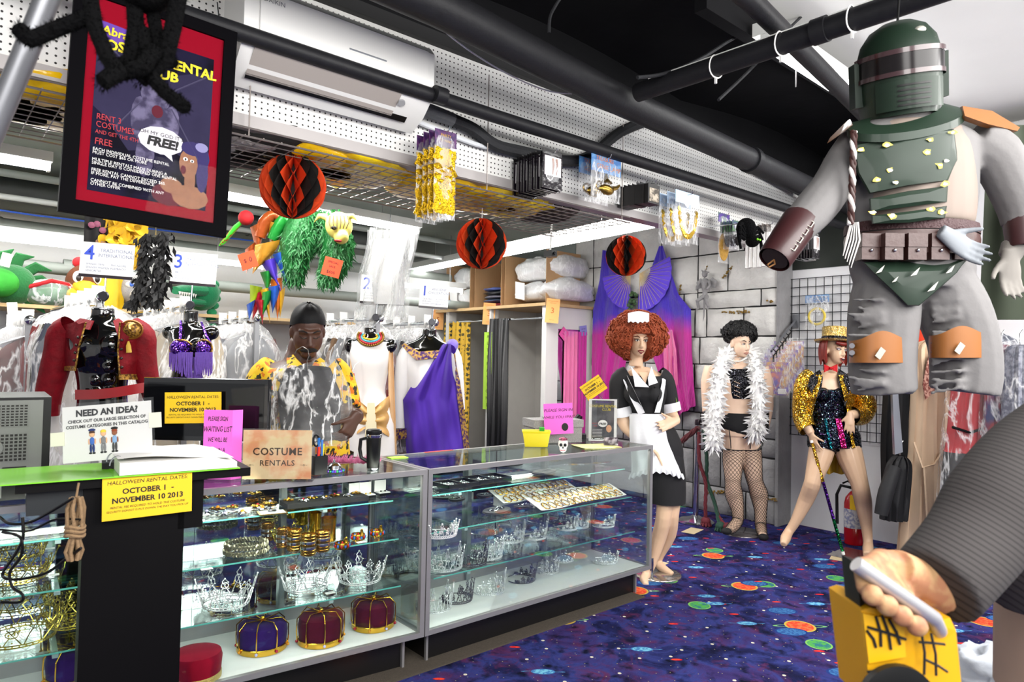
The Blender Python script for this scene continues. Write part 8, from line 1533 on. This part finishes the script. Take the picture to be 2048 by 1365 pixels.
# cape, braided cord, hanging line
g.put(M().grid(lambda u, v: g.P(lerp(lerp(1975, 1958, v), lerp(2060, 2140, v), u), lerp(250, 640, v), .16+.02*sin(u*9+v*2)), 20, 20), 'cape', mat('olive_cape', '#232b1c', .9, var=.2, vs=20))
for k in range(3): g.put(M().tube([g.P(1708-2*i*.2+4*sin(i*1.3+k*2.1), 262+11*i, -.15-.006*cos(i*1.3+k*2.1)) for i in range(18)], .007, 6), 'braid_strand', (BRL, EYEW, BRL)[k])
for i in range(9): g.put(M().tube([g.P(1704+2*i*.6, 445, -.15), g.P(1694+3*i, 480, -.14), g.P(1686+2*i, 512+3*i, -.13)], [.006, .005, .001], 5), 'horsehair', (EYEW, BLACK)[i % 2])
g.put(M().tube([hq(0, 0, .17), g.P(1800, -30, .0)], .004, 6), 'hanging_line', BLACK)
s = sign('paper_sheet', 'white paper sheet in a clear sleeve on the wall behind the armoured costume', .3, .46, onX(2025, 240, 4.43), -pi/2, WHITEPAPER, cat='paper'); M().box(-.17, .17, -.003, -.002, -.25, .25).build('sleeve', film('sleeve_film', '#ffffff', .1, .5, 8.), s, smooth=False)
# ---------------------------------------------------------------- grid panel, packs, extinguisher, stanchion by the far wall
gp = T('grid_panel', 'black wire grid panel on the white end wall', 'grid panel', (4.42, .1, .85)); GW = mat('black_wire', '#12161c', .5)
for i in range(14): y = lerp(.385, -.62, i/13); M().tube([(0, y, 0), (0, y, 1.48)], .004, 6).build('upright_wire', GW, gp)
for i in range(19): M().tube([(-.006, .385, 1.48*i/18), (-.006, -.62, 1.48*i/18)], .004, 6).build('cross_wire', GW, gp)
def wallpack(name, label, px, py, w, h, hm_, fill, cat='pack', X=4.36, group=None):
    o = T(name, label, cat, onX(px, py, X), -pi/2, group); M().box(-w/2, w/2, -.001, .001, h*.28, h*.5).build('header_card', hm_, o, smooth=False); fill(o, w, h); M().grid(lambda u, v: (lerp(-w/2, w/2, u), -.014*sin(pi*u), lerp(h*.48, -h*.5, v)), 6, 6).build('clear_pouch', PF, o); M().tube([(0, .06, h*.46), (0, -.01, h*.46)], .003, 5).build('hook', BLACK, o); return o
def wreath(o, w, h):
    m = M(); rn = random.Random(1)
    for i in range(44): a = 2*pi*i/44; m.ell((w*.33*cos(a), -.004, -h*.12+w*.33*sin(a)), (.014, .006, .012), 8, 5)
    tag(m.build('gold_leaf_wreath', mat('pale_gold_leaf', '#d8c04a', .4, .4), o), kind='stuff')
o = wallpack('wreath_pack', 'gold leaf wreath pack with blue header on the grid panel', 1634, 625, .22, .32, BLUH, wreath); text('GOLD LEAF', .026, INK, o, .03, .135, y=-.003); text('WREATH', .026, INK, o, .03, .105, y=-.003)
arm = T('hanger_stand', 'grey sloping display arm holding hangers on the grid panel', 'display arm', onX(1592, 650, 4.4)); M().tube([(0, 0, .05), (-.42, .02, -.26)], .012, 4).build('arm', mat('grey_arm', '#6d6f74', .4, .4), arm, smooth=False); M().box(-.01, .01, -.03, .03, -.03, .1).build('bracket', mat('grey_arm', '#6d6f74'), arm, smooth=False)
CST = mat('violet_box_art', '#6a4ab0', .35, c2='#d8a02a', vs=9, coat=.3)
for i in range(6):
    t_ = i/5; p = V3(arm.location)+V3((-.12-.28*t_, .01, -.06-.2*t_)); o = T('costume_pack', ('violet boxed accessory pack at the front of the grey display arm' if i == 5 else 'violet boxed accessory pack hung along the grey display arm'), 'pack', p+V3((0, 0, -.2)), -pi/2+.5, 'packs on the display arm')
    M().box(-.13, .13, -.004, .004, -.2, .1).build('picture_card', CST, o, smooth=False); M().box(-.125, .06, -.006, -.004, -.19, .06).build('artwork', mat('violet_art', '#5a48a8', .4, c2='#c86a5a', vs=12), o, smooth=False); M().box(.04, .11, -.007, -.005, -.19, -.14).build('barcode_label', WHITEPAPER, o, smooth=False); M().grid(lambda u, v: (lerp(-.145, .145, u), -.02*sin(pi*u)-.004, lerp(.13, -.22, v)), 8, 8).build('clear_bag', PF, o); M().tube([(0, 0, .1), (0, 0, .16), (.025, 0, .19), (.0, 0, .215), (-.025, 0, .19)], .007, 6).build('hanger', BLACK, o)
    if i == 5: text('Fantasia', .05, mat('yellow_ink', '#e8d21a'), o, -.02, .03, y=-.008)
ex = T('fire_extinguisher', 'red fire extinguisher with white label on the floor by the wall', 'fire extinguisher', tuple(onZ(1707, 1088, 0))); ERD = mat('extinguisher_red', '#b3141a', .25, coat=.5); M().lathe([(.07, 0), (.075, .01), (.075, .34), (.065, .39), (.035, .43), (.022, .445)], 28).build('cylinder', ERD, ex); M().lathe([(.0765, .14), (.0765, .3)], 28, cap=False).build('label', mat('extinguisher_label', '#d8d6d4', .5, c2='#8a90b0', vs=40), ex); M().tube([(0, 0, .44), (0, 0, .48)], .018, 10).build('valve', CHROME, ex); M().tube([(.0, .0, .5), (-.05, .03, .53), (-.08, .06, .51)], .008, 6).build('lever', BLACK, ex); M().tube([(0, .02, .47), (-.02, .1, .48), (-.03, .13, .4), (-.03, .125, .15)], .013, 10).build('hose', BLACK, ex); M().box(-.079, -.078, -.06, .0, .3, .42).build('tag', YP, ex, smooth=False)
s = sign('floor_card', 'beige card lying on the carpet beside the cane', .2, .2, onZ(1690, 1117, .003), .3, mat('beige_card', '#b8a684', .8), cat='paper', tilt=-pi/2)
for px, py, lab in ((1385, 1062, 'beige card under the fishnet mannequin'), (1310, 1130, 'beige card beside the maid mannequin base')): sign('floor_card', lab, .22, .12, onZ(px, py, .003), .2, mat('beige_card', '#b8a684'), cat='paper', tilt=-pi/2)
st = T('stanchion', 'chrome stanchion post with domed base beside the stone wall', 'stanchion', (3.72, .98, 0)); M().lathe([(.17, 0), (.172, .012), (.14, .035), (.06, .05), (.03, .07)], 36).build('base', CHROME, st); M().tube([(0, 0, .06), (.01, -.01, .93)], .027, 16).build('pole', CHROME, st); M().lathe([(.032, 0), (.034, .02), (.03, .05), (.01, .055)], 18, (.01, -.01, .92)).build('cap', mat('dark_cap', '#3a3238', .2, .7), st)
def rope(label, pts, m, r_=.017):
    P = [V3(p) for p in pts]; out = []
    for i in range(len(P)-1):
        p0, p1, p2, p3 = P[max(i-1, 0)], P[i], P[i+1], P[min(i+2, len(P)-1)]
        for j in range(8): t_ = j/8; out.append(.5*((2*p1)+(p2-p0)*t_+(2*p0-5*p1+4*p2-p3)*t_**2+(3*p1-p0-3*p2+p3)*t_**3))
    o = T('barrier_rope', label, 'rope', tuple(out[-1]))
    for k in range(3): M().tube([p+V3((cos(i*.8+k*2.1), sin(i*.8+k*2.1), .0))*r_*.5 for i, p in enumerate(out)], r_*.62, 6).build('strand', m, o, world=True)
BRR = mat('burgundy_rope', '#5a1420', .8); GRR = mat('green_rope', '#173a2c', .8); sx, sy = 3.7, .95
rope('burgundy velvet rope slanting from the stanchion top', [(sx, sy, .9), (sx-.12, sy+.12, .75), (sx-.3, sy+.25, .55)], mat('burgundy_velvet_rope', '#4a1018', .9, sheen=.5), .03); rope('burgundy twisted rope hanging down the stanchion to a tassel', [(sx-.03, sy-.03, .86), (sx-.05, sy-.05, .6), (sx-.02, sy-.1, .4), (sx-.05, sy-.12, .2), (sx-.04, sy-.12, .04)], BRR); rope('burgundy twisted rope trailing on the carpet', [(sx+.01, sy-.08, .42), (sx+.02, sy-.16, .25), (sx-.05, sy-.26, .12), (sx-.08, sy-.36, .05)], BRR); rope('green twisted rope hanging down the stanchion', [(sx+.02, sy-.05, .88), (sx+.01, sy-.09, .6), (sx, sy-.1, .42), (sx-.02, sy-.2, .22), (sx-.1, sy-.3, .05)], GRR)
for k, (x, y, m, lab) in enumerate(((sx-.04, sy-.12, BRR, 'burgundy rope tassel at the foot of the stanchion'), (sx-.08, sy-.37, BRR, 'burgundy rope tassel near the fishnet legs'), (sx-.1, sy-.31, GRR, 'green rope tassel near the fishnet legs'))):
    o = T('rope_tassel', lab, 'tassel', (x, y, 0)); M().ell((0, 0, .05), (.045, .045, .04), 12, 8).build('knot', m, o)
    for i in range(10): a = 2*pi*i/10; M().tube([(.03*cos(a), .03*sin(a), .04), (.05*cos(a), .05*sin(a), .008)], [.012, .009], 5).build('tuft', m, o)
# ---------------------------------------------------------------- clothes at the right
rk = T('garment_rail', 'chrome garment rail along the end wall at the right', 'clothes rack', (4.05, -1.4, 0)); M().tube([(0, .55, 2.05), (0, -2.2, 2.05)], .014, 10).build('rail', CHROME, rk)
for y in (.5, -.7, -2.0): M().tube([(0, y, 2.05), (.4, y, 2.05)], .012, 8).build('wall_arm', CHROME, rk)
LBG = film('light_bag_film', '#ffffff', .05, .6, 8., .12, .6, .15)
def gown(name, label, cat, d, rows, m, parts=(), cap=False):
    g = Fig(name, label, cat, d, at(rows[-1][0], rows[-1][1], d)); rr = smoothrows(rows, 4); mm = M()
    mm.rings([[p+_V*(.018*sin(j*1.9+i*.1))+_U*(.006*sin(j*2.7)) for j, p in enumerate(g.ring(r[0], r[1], r[2], r[3], 0, 40))] for i, r in enumerate(rr)], cap=cap); g.put(mm, 'cloth', m); g.put(M().tube([g.P(rows[0][0], rows[0][1]), g.P(rows[0][0], rows[0][1]-22), g.P(rows[0][0]+6, rows[0][1]-30)], .004, 6), 'hanger_hook', CHROME); return g
CHI = mat('beige_chiffon_gown', '#d6ba9c', .75, var=.08, vs=6)
g = gown('beige_gown', 'long beige chiffon gown with embroidered top on the right rail', 'gown', 5.3, [(1862, 680, 8, .04), (1855, 700, 30, .08), (1862, 780, 38, .1), (1860, 860, 40, .11), (1858, 960, 46, .14), (1856, 1110, 56, .17)], CHI)
slab(g, [(1866, 690, -.08), (1876, 720, -.12), (1872, 780, -.14), (1852, 800, -.14), (1846, 770, -.13), (1856, 720, -.12)], .01, mat('maroon_lace', '#7a3a30', .7, c2='#c89a88', vs=60), 'embroidery'); g.put(M().tube([g.P(1828, 885, -.1), g.P(1845, 935, -.15), g.P(1868, 930, -.15), g.P(1892, 890, -.1)], .014, 8, flat=.5), 'sash', CHI); g.put(M().tube([g.P(1848, 935, -.15), g.P(1852, 1000, -.17), g.P(1856, 1080, -.19)], .016, 8, flat=.4), 'sash_tail', CHI)
gown('orange_costume', 'bright orange-red costume hanging behind the knee of the armour', 'costume', 5.5, [(1838, 615, 12, .05), (1838, 640, 34, .08), (1840, 720, 38, .09), (1842, 790, 40, .1)], mat('orange_red_cloth', '#d83a10', .7, var=.15, vs=14))
gown('black_outfit', 'black outfit with silver stripe hanging left of the beige gown', 'costume', 5.4, [(1800, 682, 8, .04), (1798, 700, 24, .07), (1796, 800, 28, .08), (1794, 900, 30, .09), (1796, 1040, 28, .08)], MATTEBLACK); g = gown('black_jacket', 'black jacket hanging low beside the extinguisher', 'jacket', 5.2, [(1800, 912, 8, .04), (1798, 930, 22, .07), (1790, 985, 26, .08), (1786, 1040, 24, .08)], mat('black_jacket_cloth', '#151518', .7, var=.4, vs=18)); g.put(g.limb(smoothrows([(1790, 935, 12, -.05), (1772, 985, 14, -.08), (1762, 1030, 12, -.09)])), 'sleeve', mat('black_jacket_cloth', '#151518'))
g = Fig('folded_bag', 'silver wrapped package hanging over the black outfit', 'pack', 5.1, at(1793, 910, 5.1)); slab(g, [(1784, 760, 0), (1794, 756, 0), (1806, 905, 0), (1790, 910, 0)], .03, mat('silver_wrap', '#9a9ca4', .2, .6), 'wrap')
gown('maroon_garment', 'maroon and black garment hanging just behind the beige gown', 'costume', 5.6, [(1906, 690, 6, .04), (1904, 760, 16, .06), (1902, 900, 18, .07), (1900, 1050, 18, .08)], mat('maroon_grey', '#4a2a28', .8, var=.3))
g = gown('red_bagged_costume', 'red and black costume in clear plastic on the right rail', 'garment bag', 4.9, [(1955, 690, 8, .04), (1950, 720, 36, .09), (1945, 800, 40, .1), (1938, 890, 42, .11), (1934, 905, 42, .11)], mat('red_wool', '#b00f1e', .65, var=.15, vs=10)); g.put(g.loft([(1934, 905, 43, .11), (1930, 980, 46, .12), (1925, 1060, 48, .12)], cap=False), 'black_skirt', MATTEBLACK); g.put(M().tube([g.P(1905, 855, -.11), g.P(1940, 866, -.12), g.P(1982, 852, -.1)], .01, 8), 'belt', BLACK); g.put(g.loft(smoothrows([(1955, 682, 10, .05), (1950, 715, 44, .12), (1942, 820, 50, .14), (1930, 1070, 58, .16)]), cap=False), 'plastic_bag', LBG, 180)
g = gown('blue_bagged_costume', 'blue and red costume in plastic at the right edge of the rail', 'garment bag', 4.7, [(2003, 690, 8, .04), (2002, 720, 26, .09), (2004, 820, 28, .1), (2004, 960, 30, .1)], mat('blue_red_cloth', '#27306a', .6, c2='#8f1424', vs=6)); g.put(g.loft(smoothrows([(2003, 684, 10, .05), (2002, 715, 34, .12), (2004, 960, 40, .14)]), cap=False), 'plastic_bag', LBG, 180)
g = gown('grey_bagged_costume', 'grey patterned costume in plastic at the right edge', 'garment bag', 4.5, [(2040, 690, 8, .04), (2040, 720, 26, .09), (2042, 900, 32, .1)], mat('grey_pattern_cloth', '#55586a', .6, c2='#8a8c98', vs=30)); g.put(g.loft(smoothrows([(2040, 680, 10, .05), (2040, 715, 34, .12), (2042, 910, 40, .14)]), cap=False), 'plastic_bag', LBG, 180)
gown('white_lace_garment', 'white lace garment hanging behind the bagged costumes', 'costume', 5.2, [(1985, 668, 20, .05), (1985, 690, 50, .08), (1985, 780, 52, .09)], mat('white_lace', '#d0d2d6', .7, c2='#7a7e88', vs=30))
# ---------------------------------------------------------------- prop figure's arm with the toy chainsaw, close to the lens
g = Fig('pinstripe_figure', 'prop figure in dark pinstripe jacket whose hand grips the toy chainsaw', 'costume figure', 1.2, at(2060, 1365, 1.35)); g.root.location.z = 0
def pinmat():
    m, t, b = nt('grey_pinstripe'); tc = N(t, 'ShaderNodeNewGeometry'); mp = N(t, 'ShaderNodeVectorMath', operation='DOT_PRODUCT'); t.links.new(tc.outputs['Position'], mp.inputs[0]); dv = (_U*.55+_Z*.83); mp.inputs[1].default_value = tuple(dv)
    f_ = math_(t, 'FRACT', math_(t, 'MULTIPLY', mp.outputs['Value'], 105.)); t.links.new(mixc(t, math_(t, 'LESS_THAN', f_, .3), '#383434', '#1f1c1c'), b.inputs['Base Color']); b.inputs['Roughness'].default_value = .9; return m
PIN = pinmat()
FLS = mat('rubber_flesh', '#b08a62', .65, vs=30, c2='#a06e50')
sl = M(); g.limb(smoothrows([(2140, 880, 115, .16), (2070, 935, 113, .12), (2000, 1010, 105, .06), (1950, 1080, 92, .02), (1900, 1140, 86, -.02), (1868, 1175, 84, -.04)]), sl, n=24); g.limb(smoothrows([(2010, 1000, 90, .1), (2050, 1090, 110, .14), (2060, 1180, 90, .18)]), sl, n=20)
g.skin(sl, 'sleeve', PIN, .007, 5)
g.put(g.loft(smoothrows([(2130, 860, 90, .12, .3), (2120, 1000, 100, .14, .3), (2115, 1200, 105, .15, .3), (2115, 1400, 110, .15, .3)])), 'apron_torso', mat('stained_tan', '#9a8272', .8, var=.2, vs=6))
jt = g.loft(smoothrows([(2270, 560, 40, .07, .3), (2270, 600, 120, .1, .3), (2265, 680, 150, .13, .3), (2250, 800, 140, .14, .3), (2220, 900, 120, .14, .3), (2160, 960, 105, .14, .3)])); g.limb(smoothrows([(2190, 650, 80, .28), (2175, 760, 95, .24), (2150, 880, 112, .18)]), jt); g.skin(jt, 'jacket_torso', PIN, .01, 4)
hd = M(); headm(hd, g.P(2270, 440, .28), *turn(-.2), 1.05); g.skin(hd, 'rubber_mask_head', FLS, .007, 3)
fl = at(2115, 1400, 1.5); b = M(); b.tube([V3((fl.x, fl.y, .75)), V3((fl.x, fl.y, 0.01))], [.14, .12], 16); b.build('stand_legs', MATTEBLACK, g.root, world=True)
hm = M(); g.limb([(1880, 1180, 50, -.02), (1830, 1160, 42, -.04), (1790, 1140, 40, -.06)], hm)
H0, H1 = g.P(1722, 1136, -.15), g.P(1868, 1238, -.13)
for i in range(4):
    k = .12+.2*i; c_ = H0.lerp(H1, k); hm.tube([g.P(1792+12*i, 1128+16*i, -.05), g.P(1760+16*i, 1128+22*i, -.07), c_+_V*.024+_Z*.004, c_+_V*.012-_Z*.026, c_-_V*.012-_Z*.03], [.019, .017, .0155, .0145, .012], 10)
hm.tube([g.P(1800, 1130, -.03), g.P(1760, 1120, -.06), g.P(1737, 1135, -.105), g.P(1733, 1160, -.13)], [.022, .019, .017, .012], 10)
for i in range(4): c_ = H0.lerp(H1, .1+.2*i); hm.ell(c_-_Z*.03-_V*.012, .0165, 10, 8)
g.skin(hm, 'hand', FLS, .004, 4)
cs = T('toy_chainsaw', 'yellow and black toy chainsaw with steel handle in the figure\'s hand', 'chainsaw', g.P(1820, 1420, -.06)); YC = mat('yellow_plastic', '#d99f0c', .45, var=.06)
M().tube([g.P(1712, 1128, -.15), H0, H1, g.P(1878, 1262, -.1)], .012, 12).build('handle_bar', mat('handle_steel', '#c2c2c6', .35, .6), cs, world=True)
def sl2(pts, th, m, nm, ang=20):
    P = [g.P(*p) for p in pts]; n = len(P); mm = M(); mm.v = P+[p+_V*th for p in P]; mm._f([tuple(range(n)), tuple(reversed(range(n, 2*n)))]+[(i, (i+1) % n, n+(i+1) % n, n+i) for i in range(n)]); mm.build(nm, m, cs, world=True, ang=ang, smooth=False)
sl2([(1722, 1222, -.12), (1740, 1216, -.12), (1862, 1246, -.11), (1900, 1236, -.1), (1912, 1262, -.1), (1928, 1420, -.1), (1745, 1420, -.12)], .11, YC, 'housing'); sl2([(1713, 1128, -.1), (1735, 1135, -.1), (1760, 1222, -.09), (1722, 1226, -.11)], .05, BLACK, 'rear_grip'); sl2([(1726, 1228, -.126), (1808, 1245, -.124), (1812, 1315, -.124), (1738, 1328, -.126)], .01, mat('yellow_panel', '#e0a812', .4), 'side_panel')
for a, b_ in (((1752, 1234), (1762, 1294)), ((1764, 1232), (1782, 1300)), ((1734, 1262), (1752, 1296)), ((1778, 1240), (1800, 1290)), ((1842, 1262), (1848, 1350)), ((1862, 1268), (1872, 1352)), ((1838, 1285), (1890, 1290)), ((1735, 1255), (1812, 1280)), ((1850, 1320), (1895, 1345)), ((1735, 1345), (1810, 1338))): M().tube([g.P(a[0], a[1], -.128), g.P((a[0]+b_[0])/2+4, (a[1]+b_[1])/2, -.128), g.P(b_[0], b_[1], -.128)], .0022, 5).build('marker_stroke', INK, cs, world=True)
M().lathe([(.06, 0), (.06, .012), (.045, .016), (.02, .016)], 28, g.P(1790, 1405, -.14), Matrix.Rotation(FACE, 3, 'Z') @ Matrix.Rotation(pi/2, 3, 'X')).build('pull_start_cover', BLACK, cs, world=True)
so = T('stool', 'dark brown wooden stool behind the toy chainsaw', 'stool', at(1990, 1340, 1.9)); so.location.z = 0; zt = onZ(1990, 1330, .62).z
M().box(-.17, .17, -.17, .17, .58, .62).build('seat', mat('dark_wood', '#241a17', .5, var=.2), so, smooth=False)
for a in (-1, 1):
    for b_ in (-1, 1): M().box(a*.14-.02, a*.14+.02, b_*.14-.02, b_*.14+.02, 0, .58).build('leg', mat('dark_wood', '#241a17'), so, smooth=False)
lump('white_cloth', 'crumpled white cloth on the dark stool', 'cloth', V3(so.location)+V3((-.02, -.02, .675)), (.13, .12, .075), mat('white_crumple', '#ccd2dc', .85, bump=.4, bs=20), 41, amp=.3, sc_=9.)
for k_, m_ in MATS.items():
    if k_.startswith(('print_', 'poster_night', 'crimson_mat')): m_.node_tree.nodes['Principled BSDF'].inputs['Specular IOR Level'].default_value = .04
bpy.data.scenes.remove(TMP)
